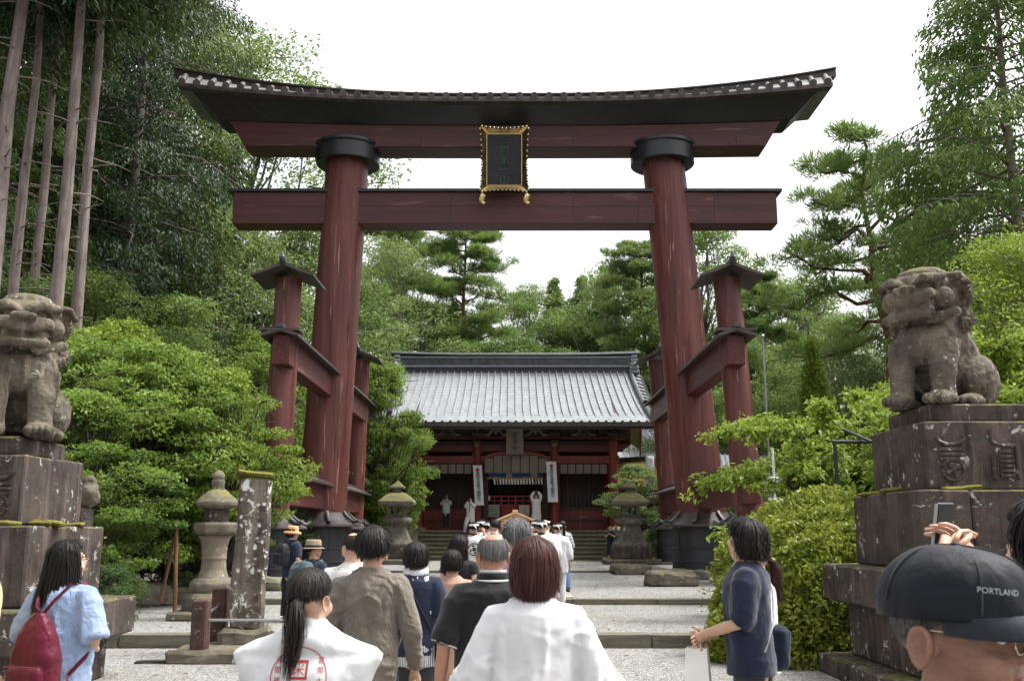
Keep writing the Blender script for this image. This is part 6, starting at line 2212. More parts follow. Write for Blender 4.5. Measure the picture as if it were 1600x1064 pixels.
# --- woman with ponytail in white printed vest (nearest of the group)
ps = Pose(female=True, headyaw=R(-13), headpitch=R(2))
A = person('woman with ponytail in white vest with red seal print', X(484, 3.75, 1.3), 3.75, R(-4), 1.50, ps, 'skin', dict(ease=.002, hem=.78, sleeve=.85, sease=.026, amp=.001, wscale=5, seed=4, waist=1.0), 'lav',
           dict(), 'dark', 'tail', 'hair_dark', seed=11, strands=900)
vest = MB()
rings = []
for z, rx, ry in ((.72, .245, .165), (.90, .240, .16), (1.05, .236, .155), (1.16, .238, .155), (1.24, .258, .150), (1.30, .285, .140), (1.345, .312, .118), (1.370, .318, .100), (1.392, .290, .108), (1.415, .225, .110), (1.440, .160, .106), (1.465, .112, .092), (1.495, .080, .072), (1.510, .070, .066)):
    rings.append(ering(z, rx, ry, -.012, 36, 2.15))
vest.loft(rings)
vm = drapes(creases(wrinkle(fuse(vest, .009, 2, .5), .004, 4.5, 21, (1, 1, .35)), .006, 8), .024, 9)
vo = obj('vest', vm, CL['white'], A, smooth='all')
pr = empty('back_print')
pr.parent = A
cz = 1.285
ring = []
V, Fs = [], []
for k in range(64):
    a = 2 * pi * k / 64
    for r_ in (.113, .1165): V.append((r_ * math.cos(a), 0, cz + r_ * math.sin(a) * 1.05))
for k in range(64): Fs.append((2 * k, 2 * ((k + 1) % 64), 2 * ((k + 1) % 64) + 1, 2 * k + 1))
me = bpy.data.meshes.new('ring')
me.from_pydata(V, [], Fs)
obj('print_ring', wrap_on(vo, me), M['red_ink'], pr)
def print_text(txt, x, z, size, vert=True, mat='red_ink', nm='lettering'):
    me = text_mesh(txt, size, 0, vert, 1.35)
    for v in me.vertices: v.co = (v.co.x + x, 0, v.co.z + z)
    obj(nm, wrap_on(vo, me), M[mat], pr)
print_text('淺間神社', -.088, cz + .085, .028)
print_text('官幣大社', .088, cz + .085, .028)
print_text('三國', -.015, cz + .108, .02, False)
# seal frames with strokes
for k, zc in enumerate((cz + .035, cz - .05)):
    V, Fs = [], []
    for (x0, z0, x1, z1) in ((-.036, .036, .036, .026), (-.036, -.026, .036, -.036), (-.036, .036, -.028, -.036), (.028, .036, .036, -.036), (-.05, -.043, .05, -.048)):
        o = len(V)
        V += [(x0, 0, zc + z0), (x1, 0, zc + z0), (x1, 0, zc + z1), (x0, 0, zc + z1)]
        Fs.append((o, o+1, o+2, o+3))
    me = bpy.data.meshes.new('seal')
    me.from_pydata(V, [], Fs)
    obj('seal', wrap_on(vo, me), M['red_ink'], pr)
    print_text('米' if k == 0 else '田', 0, zc - .018, .05, False)

# --- man in crumpled grey-beige shirt
ps = Pose(arms={1: ((.250, -.03, 1.12), (.262, .05, .88)), -1: ((-.245, -.03, 1.12), (-.255, .05, .88))}, fat=.97, sw=.95)
B = person('man with short black hair in crumpled beige shirt', X(581, 5.8, 1.4), 5.8, R(2), 1.645, ps, 'skin', dict(ease=.022, hem=.76, sleeve=.93, sease=.020, amp=.006, wscale=9, seed=7, voxel=.008, crease=.020), 'crumple',
           dict(), 'dark', 'short', 'hair_black', seed=21, strands=1100)
MB().tube([(.068 * math.cos(a), -.004 + .066 * math.sin(a), 1.470 + (.004 if math.sin(a) < 0 else -.012)) for a in np.linspace(0, 2 * pi, 21)], [(.007, .017)] * 21, 8).build('collar', CL['crumple'], B, smooth='all')
# --- balding man beyond him, white shirt with grey strap
ps = Pose(headyaw=R(25))
Cc = person('balding man in white shirt with grey shoulder strap behind the beige shirt', X(551, 7.6, 1.4), 7.6, R(5), 1.63, ps, 'skin', dict(ease=.03, hem=.8, sleeve=.5, sease=.03, seed=9), 'offwhite', dict(), 'dark', dict(ST['thin'], bald=.75), 'hair_dark', seed=31, strands=450)
sh = child(Cc, 'shirt')
strap(Cc, back_strap_path(sh, [(-.10, 1.44), (-.11, 1.36), (-.11, 1.25), (-.10, 1.1)]), .05, .004, 'silver')
# --- woman in navy top with striped hem
ps = Pose(female=True, headyaw=R(-8))
Dn = person('woman in navy top with striped hem and shoulder bag', X(650, 7.7, 1.3), 7.7, R(-3), 1.54, ps, 'skin', dict(ease=.036, hem=.80, sleeve=.52, sease=.04, seed=12, amp=.006), 'navy', dict(), 'dark', 'mid', 'hair_black', seed=41, strands=700)
st = obj('striped_hem', top_mesh(ps, .032, .72, 0, voxel=.012, seed=3, neck=1.2), CL['stripe_v'], Dn, smooth='all')
sh = child(Dn, 'shirt')
strap(Dn, back_strap_path(sh, [(-.07, 1.445), (-.03, 1.36), (.04, 1.24), (.12, 1.08), (.17, .96)], .007), .03, .004, 'nylon_black')
MB().tube([(-.10, .0, 1.49), (-.06, -.075, 1.47), (0, -.09, 1.462), (.06, -.075, 1.47), (.10, 0, 1.49)], [(.012, .03)] * 5, 8).build('scarf', CL['lightgrey'], Dn, smooth='all')
bg_ = MB().box((.24, -.02, .86), (.10, .24, .20), bev=.03)
obj('shoulder_bag', fuse(bg_, .014, 4), CL['nylon_black'], Dn, smooth='all')
# --- woman in peach dress, and long-haired woman in black beyond
ps = Pose(female=True, headyaw=R(-15), headpitch=R(-6))
person('short-haired woman in peach blouse behind the navy top', X(706, 8.7, 1.2), 8.7, R(-6), 1.46, ps, 'skin', dict(ease=.034, hem=.62, sleeve=.5, sease=.03, seed=15), 'peach', dict(skirt=True, z0=.35), 'peach', 'mid', 'hair_black', seed=51, strands=500)
ps = Pose(female=True, headyaw=R(-30))
Fw = person('woman with long black hair in black sleeveless top', X(719, 10.4, 1.3), 10.4, R(-20), 1.58, ps, 'skin_pale', dict(ease=.02, hem=.75, sleeve=.16, sease=.02, seed=16, waist=.8), 'black', dict(skirt=True, z0=.4), 'black', 'long', 'hair_black', seed=61, strands=600)
# --- bald man in black polo
ps = Pose(arms={-1: ((-.265, -.05, 1.12), (-.285, .03, .88))}, fat=1.08, headyaw=R(4))
G = person('bald man in black polo shirt with white collar line', X(770, 5.25, 1.4), 5.25, R(6), 1.63, ps, 'skin_tan', dict(ease=.030, hem=.80, sleeve=.50, sease=.034, seed=18, amp=.004, crease=.006, drape=.007), 'black', dict(), 'dark', 'thin', 'hair_silver', seed=71, strands=900)
for dz, r_, w_, mt in ((0, .086, .020, 'black'), (-.022, .094, .006, 'white'), (.026, .070, .010, 'lightgrey')):
    MB().tube([(r_ * math.cos(a), -.006 + (r_ - .004) * math.sin(a), 1.468 + dz + (.008 if math.sin(a) < 0 else -.012)) for a in np.linspace(0, 2 * pi, 21)], [(.007, w_)] * 21, 8).build('collar', CL[mt], G, smooth='all')
for s in (-1, 1):
    S, (E_, W_) = ps.sh[s], ps.arm[s]
    L1 = (E_ - S).length
    p = S.lerp(E_, .95)
    d = (E_ - S).normalized()
    MB().tube([p, p + d * .008], .076, 16).build('sleeve_trim', CL['white'], G, smooth='all')
# --- grey-haired man in pink
ps = Pose()
person('grey-haired man in pink shirt beyond the bald man', X(807, 8.2, 1.4), 8.2, R(0), 1.71, ps, 'skin', dict(ease=.03, hem=.75, sleeve=.5, sease=.03, seed=22), 'pink', dict(), 'tan', dict(ST['short'], puff=.016, mess=.0045, width=.009), 'hair_grey', seed=81, strands=1400)
# --- woman with reddish bob in white festival coat
ps = Pose(female=True, arms={1: ((.250, -.02, 1.13), (.275, .06, .92)), -1: ((-.265, -.02, 1.13), (-.305, .06, .92))}, headpitch=R(3), sw=1.0)
I_ = person('woman with reddish-brown bob in plain white coat', X(835, 4.2, 1.3), 4.2, R(0), 1.60, ps, 'skin', dict(ease=.045, hem=.62, sleeve=1.02, sease=.032, wide=.07, seed=25, amp=.004, wscale=4.5, flare=.10, voxel=.009, crease=.008, drape=.030), 'white', dict(), 'lightgrey', 'bob', 'hair_brown', seed=91, strands=1500)
MB().tube([(.074 * math.cos(a), -.006 + .07 * math.sin(a), 1.482 + (.006 if math.sin(a) < 0 else -.03)) for a in np.linspace(0, 2 * pi, 21)], [(.008, .022)] * 21, 8).build('collar', CL['white'], I_, smooth='all')

# --- girl with red backpack
ps = Pose(female=True, arms={1: ((.245, -.02, 1.12), (.10, .17, 1.05)), -1: ((-.24, -.04, 1.13), (-.12, .17, 1.04))}, headyaw=R(-38), headpitch=R(4))
J = person('girl with long black hair in light blue shirt wearing a red backpack', X(104, 5.9, 1.3), 5.9, R(-16), 1.575, ps, 'skin', dict(ease=.04, hem=.55, sleeve=.52, sease=.045, seed=28, amp=.006, wscale=5, crease=.009, drape=.022), 'crumple_blue', dict(), 'jean', 'long', 'hair_black', seed=101, strands=1100, glasses=True)
bp = MB()
bp.loft([ering(z, rx, ry, -.215, 20, 3.0) for z, rx, ry in ((.78, .12, .06), (.80, .155, .085), (.90, .165, .095), (1.05, .155, .09), (1.16, .12, .075), (1.24, .075, .05), (1.29, .035, .028))])
bp.loft([ering(z, rx, ry, -.30, 20, 3.0) for z, rx, ry in ((.81, .11, .03), (.83, .125, .045), (.95, .125, .045), (.98, .11, .03))])
bpk = empty('backpack', (0, 0, 0), label='dark red nylon backpack with front pocket on the girl in light blue', cat='backpack')
bpk.location, bpk.rotation_euler, bpk.scale = J.location, J.rotation_euler, J.scale
obj('body', wrinkle(fuse(bp, .009, 3), .006, 6, 5), CL['nylon'], bpk, smooth='all')
for s in (-1, 1):
    strap(bpk, [(s * .02, -.225, 1.27), (s * .06, -.17, 1.36), (s * .105, -.09, 1.45), (s * .115, .02, 1.455), (s * .13, .12, 1.36), (s * .16, .13, 1.2), (s * .19, .05, 1.05), (s * .175, -.14, .92)], .034, .006, 'nylon')
    strap(bpk, [(s * .175, -.14, .93), (s * .195, -.16, .86), (s * .185, -.17, .78)], .02, .004, 'nylon', 'loose_strap_end')
MB().tube([(-.02, -.225, 1.285), (0, -.25, 1.325), (.02, -.225, 1.285)], .007, 8).build('grab_loop', CL['nylon'], bpk, smooth='all')
MB().tube([(-.11, -.352, .985), (0, -.358, .99), (.11, -.352, .985)], .004, 6).build('zip', CL['red'], bpk)
MB().tube([(-.155, -.25, .86), (-.13, -.23, 1.08), (-.05, -.245, 1.22), (.05, -.245, 1.22), (.13, -.23, 1.08), (.155, -.25, .86)], .004, 6).build('zip', CL['red'], bpk)
MB().box((.02, -.352, .90), (.045, .004, .006)).build('logo_plate', M['steel'], bpk)
# --- man at the edge of the picture, in profile
ps = Pose(headpitch=R(8))
person('man with glasses in yellow shirt cut off by the picture edge', X(-42, 5.5, 1.5), 5.5, R(-88), 1.68, ps, 'skin', dict(ease=.03, hem=.8, sleeve=.5, seed=31), 'yellow', dict(), 'dark', 'shortm', 'hair_black', seed=111, strands=400, glasses=True)

# --- man with paper bag by the clipped bush
ps = Pose(arms={1: ((.20, .02, 1.12), (.03, .25, 1.015)), -1: ((-.215, .02, 1.12), (-.03, .27, 1.03))}, headyaw=R(10), headpitch=R(4))
Lm = person('man with shaggy black hair in navy T-shirt holding a paper bag', X(1166, 6.2, 1.4), 6.2, R(72), 1.69, ps, 'skin', dict(ease=.032, hem=.80, sleeve=.48, sease=.040, seed=33, amp=.005, wscale=5, crease=.005, drape=.010), 'navy', dict(ease=.022), 'dark', 'shag', 'hair_black', seed=121, strands=1000, curl=1.6)
MB().tube([(.19, .02, 1.05), (.19, .02, 1.051)], .01, 6)
sh = child(Lm, 'shirt')
strap(Lm, [(.075, .06, 1.475), (.085, -.02, 1.485), (.09, -.10, 1.43), (.06, -.150, 1.30), (-.04, -.155, 1.12), (-.16, -.10, .95)], .014, .004, 'lightgrey', 'bag_strap')
strap(Lm, [(.075, .06, 1.475), (.02, .105, 1.40), (-.06, .15, 1.28)], .014, .004, 'lightgrey', 'bag_strap')
MB().tube([(.042 + .028 * math.cos(a), .19 + .012 * math.sin(a), 1.038 + .03 * math.sin(a)) for a in np.linspace(0, 2 * pi, 13)], .005, 6).build('bracelet', M['shoe'], Lm, smooth='all')
pb = empty('paper_bag', (0, 0, 0), label='white paper carrier bag with faint red lettering held by the man in navy', cat='bag')
pb.location, pb.rotation_euler, pb.scale = Lm.location, Lm.rotation_euler, Lm.scale
mb = MB()
mb.add([(-.06, .24, .66), (.06, .24, .66), (.06, .40, .66), (-.06, .40, .66), (-.045, .255, .945), (.045, .255, .945), (.045, .385, .945), (-.045, .385, .945)],
       [(0, 3, 2, 1), (0, 1, 5, 4), (1, 2, 6, 5), (2, 3, 7, 6), (3, 0, 4, 7)])
o = mb.build('bag_body', M['white_paper'], pb)
o.modifiers.new('thick', 'SOLIDIFY').thickness = .002
for sx in (-.045, .045):
    MB().tube([(sx, .29, .94), (sx * .4, .30, .985), (sx * .2, .315, 1.0), (sx * .4, .33, .985), (sx, .35, .94)], .003, 6).build('handle', M['white_paper'], pb)
me = text_mesh('御神札 富士山', .022, 0, True, 1.2)
for v in me.vertices: v.co = (.060 + .001, .33 + v.co.x, .92 + v.co.z)
obj('lettering', me, M['red_ink'], pb)
# --- woman in white behind him
ps = Pose(female=True, headyaw=R(0))
Mw = person('woman in white shirt with brown ponytail hidden behind the man in navy', X(1181, 6.75, 1.3), 6.75, R(75), 1.55, ps, 'skin', dict(ease=.035, hem=.80, sleeve=.5, sease=.045, seed=36), 'white', dict(), 'navy', 'tail', 'hair_brown', seed=131, strands=400)
bb = MB().box((0, 0, 0), (.10, .30, .30), bev=.04)
bgo = obj('tote_bag', wrinkle(fuse(bb, .014, 3), .008, 6, 3), CL['navy'], None, smooth='all', loc=(X(1196, 6.55, 1.0), 6.55, .92), rot=(R(8), 0, R(72)), label='soft navy tote bag hanging behind the man in navy', cat='bag')

# --- man in black cap, close to the camera
ps = Pose(headpitch=R(-3), headyaw=R(0))
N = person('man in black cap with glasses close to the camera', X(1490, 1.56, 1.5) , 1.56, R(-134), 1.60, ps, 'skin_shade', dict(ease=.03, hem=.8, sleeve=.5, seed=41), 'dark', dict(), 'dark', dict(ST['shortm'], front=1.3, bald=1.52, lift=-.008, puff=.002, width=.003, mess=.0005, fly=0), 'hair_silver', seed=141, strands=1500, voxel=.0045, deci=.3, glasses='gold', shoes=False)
def cap_mesh():
    V, Fs = [], []
    nph, nt = 64, 16
    for i in range(nph):
        phi = 2 * pi * i / nph
        for j in range(nt + 1):
            th = j / nt * (1.50 + .30 * ((1 - math.cos(phi)) / 2) ** .7)
            R3 = np.array([.098, .124, .104])
            mm = 2.0 + 1.0 * max(0, math.cos(phi)) + .25
            sq = (abs(math.sin(th)) ** mm + abs(math.cos(th)) ** mm) ** (-1 / mm)
            p = np.array([0, -.006, 1.625]) + R3 * sq * np.array([math.sin(th) * math.sin(phi), math.sin(th) * math.cos(phi), math.cos(th)])
            # panel seams
            for s0 in (0, pi / 2.2, -pi / 2.2, pi):
                dphi = abs((phi - s0 + pi) % (2 * pi) - pi)
                p -= (p - np.array([0, 0, 1.625])) * .006 * math.exp(-(dphi / .05) ** 2)
            V.append(p)
    for i in range(nph):
        k = (i + 1) % nph
        for j in range(nt): Fs.append((i*(nt+1)+j, k*(nt+1)+j, k*(nt+1)+j+1, i*(nt+1)+j+1))
    V = np.array(V)
    V += unit(V - np.array([0, 0, 1.6])) * (fnoise(V, 14, 4) * .0030 + fnoise(V, 5, 8) * .004)[:, None]
    return V, Fs
V, Fs = cap_mesh()
cp = empty('cap', (0, 0, 0), label='black sports cap with long visor on the man close to the camera', cat='cap')
cp.location, cp.rotation_euler, cp.scale = N.location, N.rotation_euler, N.scale
Hm = np.array(ps.H @ Matrix.Translation((0, 0, 1.62)) @ Matrix.Rotation(R(-4), 4, 'X') @ Matrix.Translation((0, 0, -1.62)))
xf = lambda q: np.asarray(q) @ Hm[:3, :3].T + Hm[:3, 3]
me = bpy.data.meshes.new('crown_cloth')
me.from_pydata([tuple(p) for p in xf(V)], [], Fs)
c0 = obj('crown_cloth', me, CL['cap_cloth'], cp, smooth='all')
c0.modifiers.new('thick', 'SOLIDIFY').thickness = .002
vis = []
rows = []
for j in range(7):
    t = j / 6
    row = []
    for i in range(17):
        a = -1.45 + 2.9 * i / 16
        r0 = np.array([.095 * math.sin(a), -.006 + .120 * math.cos(a), 1.644 - .016 * math.sin(a) ** 2])
        out = np.array([.085 * math.sin(a), -.006 + .125 * math.cos(a) + .100 * math.cos(a * 1.06), 1.622 - .030 * math.sin(a) ** 2])
        row.append(r0 + (out - r0) * t)
    rows.append(row)
V2 = np.array(rows).reshape(-1, 3)
F2 = [(j*17+i, j*17+i+1, (j+1)*17+i+1, (j+1)*17+i) for j in range(6) for i in range(16)]
me = bpy.data.meshes.new('visor')
me.from_pydata([tuple(p) for p in xf(V2)], [], F2)
v0 = obj('visor', me, CL['visor'], cp, smooth='all')
v0.modifiers.new('thick', 'SOLIDIFY').thickness = .003
me = text_mesh('PORTLAND', .0125, 0)
co = get_co(me)
a = .74 - co[:, 0] / .116
zz = 1.668 + co[:, 2]
rr = (1 - np.clip((zz - 1.625) / .104, 0, 1) ** 3.2) ** (1 / 3.2)
q = np.stack([(.098 * rr + .005) * np.sin(a), -.006 + (.124 * rr + .005) * np.cos(a), zz], 1)
set_co(me, xf(q))
obj('lettering', me, CL['grey'], cp)
for ph0 in (0.0, .95, -.95, pi - .9, pi + .9):
    pts = []
    for th in np.linspace(.02, 1.5, 14):
        mm = 2.25 + max(0, math.cos(ph0))
        sq = (abs(math.sin(th)) ** mm + abs(math.cos(th)) ** mm) ** (-1 / mm)
        pts.append(Vector(xf(np.array([0, -.006, 1.625]) + (np.array([.098, .124, .104]) * sq + .0012) * np.array([math.sin(th) * math.sin(ph0), math.sin(th) * math.cos(ph0), math.cos(th)]))))
    MB().tube(pts, .0016, 5).build('seam', CL['visor'], cp, smooth='all')
MB().ell(xf(np.array([0, -.006, 1.731])), (.008, .008, .004), 10).build('button', CL['cap_cloth'], cp, smooth='all')

# --- two women at the edge, one raising a phone
ps = Pose(female=True, arms={1: ((.26, .14, 1.45), (.185, .30, 1.66)), -1: ((-.14, .20, 1.42), (.065, .31, 1.66))}, headpitch=R(8), headyaw=R(4))
Pw = person('woman with dark brown hair raising a phone towards the statue', X(1600, 2.70, 1.5), 2.70, R(26), 1.60, ps, 'skin', dict(ease=.03, hem=.8, sleeve=.5, seed=44), 'white', dict(), 'dark', 'tail', 'hair_dark', seed=151, strands=900, curl=1.3)
ph_ = empty('phone', (0, 0, 0), label='black smartphone held up in both hands in front of the pedestal', cat='phone')
ph_.location, ph_.rotation_euler, ph_.scale = Pw.location, Pw.rotation_euler, Pw.scale
mtx = Matrix.Translation((.145, .385, 1.765)) @ Matrix.Rotation(R(12), 4, 'X')
MB().box((0, 0, 0), (.078, .010, .16), mtx, bev=.004).build('case', M['black_lacquer'], ph_, smooth=True)
MB().box((0, -.006, 0), (.070, .001, .150), mtx).build('screen', M['shoe'], ph_)
MB().box((-.041, 0, 0), (.003, .011, .15), mtx).build('edge_trim', M['steel'], ph_)
ps = Pose(female=True, headyaw=R(12))
person('dark-haired woman in white at the picture edge beside the phone', X(1662, 2.15, 1.5), 2.15, R(38), 1.70, ps, 'skin_pale', dict(ease=.03, hem=.8, sleeve=.5, seed=47), 'white', dict(), 'dark', 'bob', 'hair_black', seed=161, strands=700)

# --- walkers with hats by the torii foot
def brim_hat(parent, mat, ps, rc=.094, hc=.115, br=.155, band=None, droop=.02, dent=0.0):
    mb = MB()
    prof = [(br, -droop), (br - .01, -.002), (rc + .012, .006), (rc + .004, .03), (rc, hc * .8), (rc * .85, hc), (rc * .4, hc - dent), (.01, hc - dent)]
    mb.lathe(prof, 28, c=(0, -.008, 1.625), sx=.96, sy=1.12)
    mb.v = [tuple(ps.H @ Vector(p)) for p in mb.v]
    h = mb.build('hat', CL[mat], parent, smooth='all')
    if band:
        q = MB().lathe([(rc + .012, .012), (rc + .010, .038), (rc, .04)], 28, c=(0, -.008, 1.625), sx=.97, sy=1.13)
        q.v = [tuple(ps.H @ Vector(p)) for p in q.v]
        q.build('hat_band', CL[band], h, smooth='all')
def pack(parent_person, label, mat, w=.16, d=.13, z0=.95, z1=1.40, seed=1):
    b = MB()
    b.loft([ering(z, w * f, d * f, -.22, 18, 2.8) for z, f in zip(np.linspace(z0, z1, 7), (.75, .95, 1, 1, .95, .85, .6))])
    b.loft([ering(z, w * .7, .04, -.22 - d, 14, 2.8) for z in np.linspace(z0 + .04, z0 + .22, 4)])
    p_ = empty('backpack', (0, 0, 0), label=label, cat='backpack')
    p_.location, p_.rotation_euler, p_.scale = parent_person.location, parent_person.rotation_euler, parent_person.scale
    obj('body', wrinkle(fuse(b, .014, 3), .012, 6, seed), CL[mat], p_, smooth='all')
    for s in (-1, 1): strap(p_, [(s * .07, -.14, 1.40), (s * .10, -.06, 1.455), (s * .12, .04, 1.45), (s * .14, .12, 1.34), (s * .17, .09, 1.15), (s * .17, -.12, 1.0)], .045, .007, mat)
ps = Pose(female=True, headyaw=R(-55), headpitch=R(-4), arms={-1: ((-.235, .02, 1.13), (-.16, .22, 1.06))})
Q = person('woman in orange bucket hat looking back beside the torii plinth', X(456, 16.6, 1.3), 16.6, R(-40), 1.52, ps, 'skin', dict(ease=.03, hem=.80, sleeve=.45, sease=.03, seed=51), 'navy', dict(width=1.5), 'black', 'mid', 'hair_black', seed=171, strands=200)
brim_hat(Q, 'orange', ps, .092, .105, .15, None, .045)
pack(Q, 'black backpack on the woman in orange hat', 'nylon_black', .15, .12, 1.0, 1.40)
ps = Pose(headyaw=R(-35))
Rm = person('man in brown straw hat with big backpack by the torii', X(490, 12.6, 1.3), 12.6, R(-30), 1.50, ps, 'skin_tan', dict(ease=.03, hem=.80, sleeve=.5, sease=.03, seed=54), 'navy', dict(), 'tan', 'shortm', 'hair_black', seed=181, strands=200)
brim_hat(Rm, 'brownhat', ps, .098, .118, .150, 'black', .01, .018)
pack(Rm, 'dark teal hiking backpack on the man in straw hat', 'teal', .19, .16, .90, 1.44, 4)

# --- woman in striped shirt and jeans near the stairs
ps = Pose(female=True, legs={1: ((.09, -.04, .46), (.09, -.20, .13)), -1: ((-.09, .08, .47), (-.09, .10, .085))}, headyaw=R(8))
person('woman with long ponytail in striped shirt and jeans walking towards the stairs', X(879, 22.3, 1.3), 22.3, R(6), 1.57, ps, 'skin', dict(ease=.03, hem=.86, sleeve=.62, sease=.02, seed=57, voxel=.014), 'stripe', dict(bottom=.12, width=1.15), 'jean', 'longtail', 'hair_black', seed=191, strands=200)
ps = Pose(female=True, legs={1: ((.09, .06, .46), (.09, .06, .085)), -1: ((-.09, -.03, .46), (-.09, -.16, .12))})
person('woman in white coat over pink skirt walking behind the chest bearers', X(856, 20.0, 1.3), 20.0, R(4), 1.56, ps, 'skin', dict(ease=.04, hem=.66, sleeve=.7, sease=.03, seed=58, voxel=.014, amp=.008), 'white', dict(skirt=True, z0=.12, flare=.04), 'pink', 'short', 'hair_black', seed=195, strands=200)
# --- three on the podium
ps = Pose(arms={1: ((.25, .10, 1.25), (.06, .22, 1.53)), -1: ((-.25, .10, 1.25), (-.06, .22, 1.53))})
a = person('photographer in pale grey shirt and dark trousers on the gate podium', X(697, 46.4, 2.4), 46.4, R(172), 1.62, ps, 'skin', dict(ease=.03, hem=.82, sleeve=.45, sease=.03), 'grey', dict(), 'black', 'short', 'hair_silver', near=False, seed=201, z=1.66, group='people on the podium')
k = empty('camera_body', (0, 0, 0), label='black camera held by the photographer in grey shirt', cat='camera')
k.location, k.rotation_euler, k.scale = a.location, a.rotation_euler, a.scale
MB().box((0, .24, 1.575), (.16, .07, .10), bev=.01).build('housing', M['shoe'], k)
MB().tube([(0, .27, 1.57), (0, .38, 1.57)], [.045, .04], 12).build('lens_barrel', M['shoe'], k, smooth=True)
ps = Pose(arms={1: ((.25, .10, 1.25), (.06, .22, 1.53)), -1: ((-.25, .10, 1.25), (-.06, .22, 1.53))}, legs={1: ((.17, .14, .50), (.30, -.02, .10)), -1: ((-.12, .03, .46), (-.16, 0, .085))})
b_ = person('photographer in white suit leaning forward at the edge of the stairs', X(735, 45.7, 2.4), 45.75, R(165), 1.66, ps, 'skin', dict(ease=.045, hem=.72, sleeve=.95, sease=.03), 'offwhite', dict(bottom=.1, width=1.3), 'lightgrey', 'shortm', 'hair_black', near=False, seed=202, z=1.47, group='people on the podium')
MB().tube([(0, .135, 1.43), (0, .165, 1.25), (0, .16, 1.02)], [(.02, .012), (.03, .012), (.02, .012)], 8).build('tie', CL['black'], b_)
k = empty('camera_body', (0, 0, 0), label='black camera held by the photographer in white suit', cat='camera')
k.location, k.rotation_euler, k.scale = b_.location, b_.rotation_euler, b_.scale
MB().box((0, .24, 1.575), (.14, .07, .09), bev=.01).build('housing', M['shoe'], k)
MB().tube([(0, .27, 1.57), (0, .35, 1.57)], [.04, .035], 12).build('lens_barrel', M['shoe'], k, smooth=True)
ps = Pose(arms={1: ((.23, .06, 1.62), (.06, .14, 1.82)), -1: ((-.23, .06, 1.62), (-.06, .14, 1.82))}, headpitch=R(10))
person('priest in white robes raising both arms with a dark object on the podium', X(838, 46.2, 2.4), 46.2, R(176), 1.66, ps, 'skin', dict(ease=.05, hem=.75, sleeve=.95, sease=.03), 'white', dict(bottom=.1, width=1.7), 'white', 'shortm', 'hair_black', near=False, seed=203, z=1.66, group='people on the podium')
MB().box((0, 0, 0), (.15, .06, .10), bev=.01).build('camera_body', M['shoe'], None, loc=(X(838, 46.05, 3.5), 46.03, 1.66 + 1.78), label='small black camera lifted overhead by the man in white robes', cat='camera')
# --- two children by the great lantern
for i, (px, hh, mt, lab) in enumerate(((954, 1.50, 'navy', 'child with raised hands in dark navy clothes beside the great lantern'), (963, 1.55, 'jean', 'child in blue jacket half behind the great lantern'))):
    ps = Pose(female=True, arms={1: ((.22, .10, 1.17), (.05, .24, 1.30)), -1: ((-.22, .10, 1.17), (-.05, .24, 1.30))})
    person(lab, X(px, 41.6, 1.5), 41.6 + i * .15, R(160), hh, ps, 'skin', dict(ease=.03, hem=.75, sleeve=.6 if i else .3, sease=.03), mt, dict(skirt=True, z0=.35) if i == 0 else dict(), 'navy', 'shortm', 'hair_black', near=False, seed=210 + i, group='children beside the lantern')

# --- procession carrying the portable wooden shrine
mk_y = 19.2
mk = empty('wooden_chest', (X(805, mk_y, 2), mk_y, 1.30), label='plain cream wooden chest with gabled lid carried by the procession', cat='chest')
mk.scale = (.74, .74, .74)
mk.location.z = 1.42
MB().box((0, 0, .30), (.72, .95, .52)).build('box', M['cream_wood'], mk, bevel=.008)
for s in (-1, 1):
    mb = MB()
    o = [(0, .79), (s * .50, .585), (s * .50, .54), (0, .735)]
    if s < 0: o = o[::-1]
    mb.prism(o, -.60, .60)
    mb.build('lid_board', M['cream_wood'], mk)
    mb = MB()
    MB().box((s * .34, -.49, .52), (.05, .06, .08)).build('bracket', M['cream_wood'], mk)
    MB().tube([(s * .22, -2.4, .02), (s * .22, 2.2, .02)], .045, 10).build('carrying_pole', M['cream_wood'], mk, smooth=True)
MB().prism([(-.40, .56), (.40, .56), (0, .73)], -.49, .49).build('gable_panel', M['cream_wood'], mk)
MB().box((0, 0, .80), (.14, 1.24, .06)).build('ridge', M['cream_wood'], mk)
MB().box((0, -.50, .56), (.74, .04, .06)).build('rail', M['cream_wood'], mk)
cr = [ # px, D, head-top y in photo, headwear, label
    (740, 24.8, 'band', 'shrine bearer with round black crest on his white coat, nearest the stairs side'),
    (762, 26.0, 'band', 'shrine bearer in white with white headband left of the wooden chest'),
    (772, 24.2, 'none', 'shrine bearer with short dark hair close behind the wooden chest'),
    (752, 27.6, 'band', 'shrine bearer in white farther ahead on the lantern side of the chest'),
    (783, 28.4, 'none', 'shrine bearer in front of the chest, mostly hidden'),
    (828, 27.2, 'band', 'shrine bearer in white beside the right corner of the chest'),
    (838, 25.2, 'band', 'shrine bearer in white behind the grey-haired man'),
    (852, 25.6, 'bald', 'bald shrine bearer with white towel tied round his head'),
    (871, 28.0, 'band', 'shrine bearer half hidden beside the woman in stripes'),
    (846, 23.4, 'band', 'white-coated bearer nearest to the reddish bob'),
    (822, 29.5, 'none', 'shrine bearer with dark hair ahead of the chest'),
]
mon = None
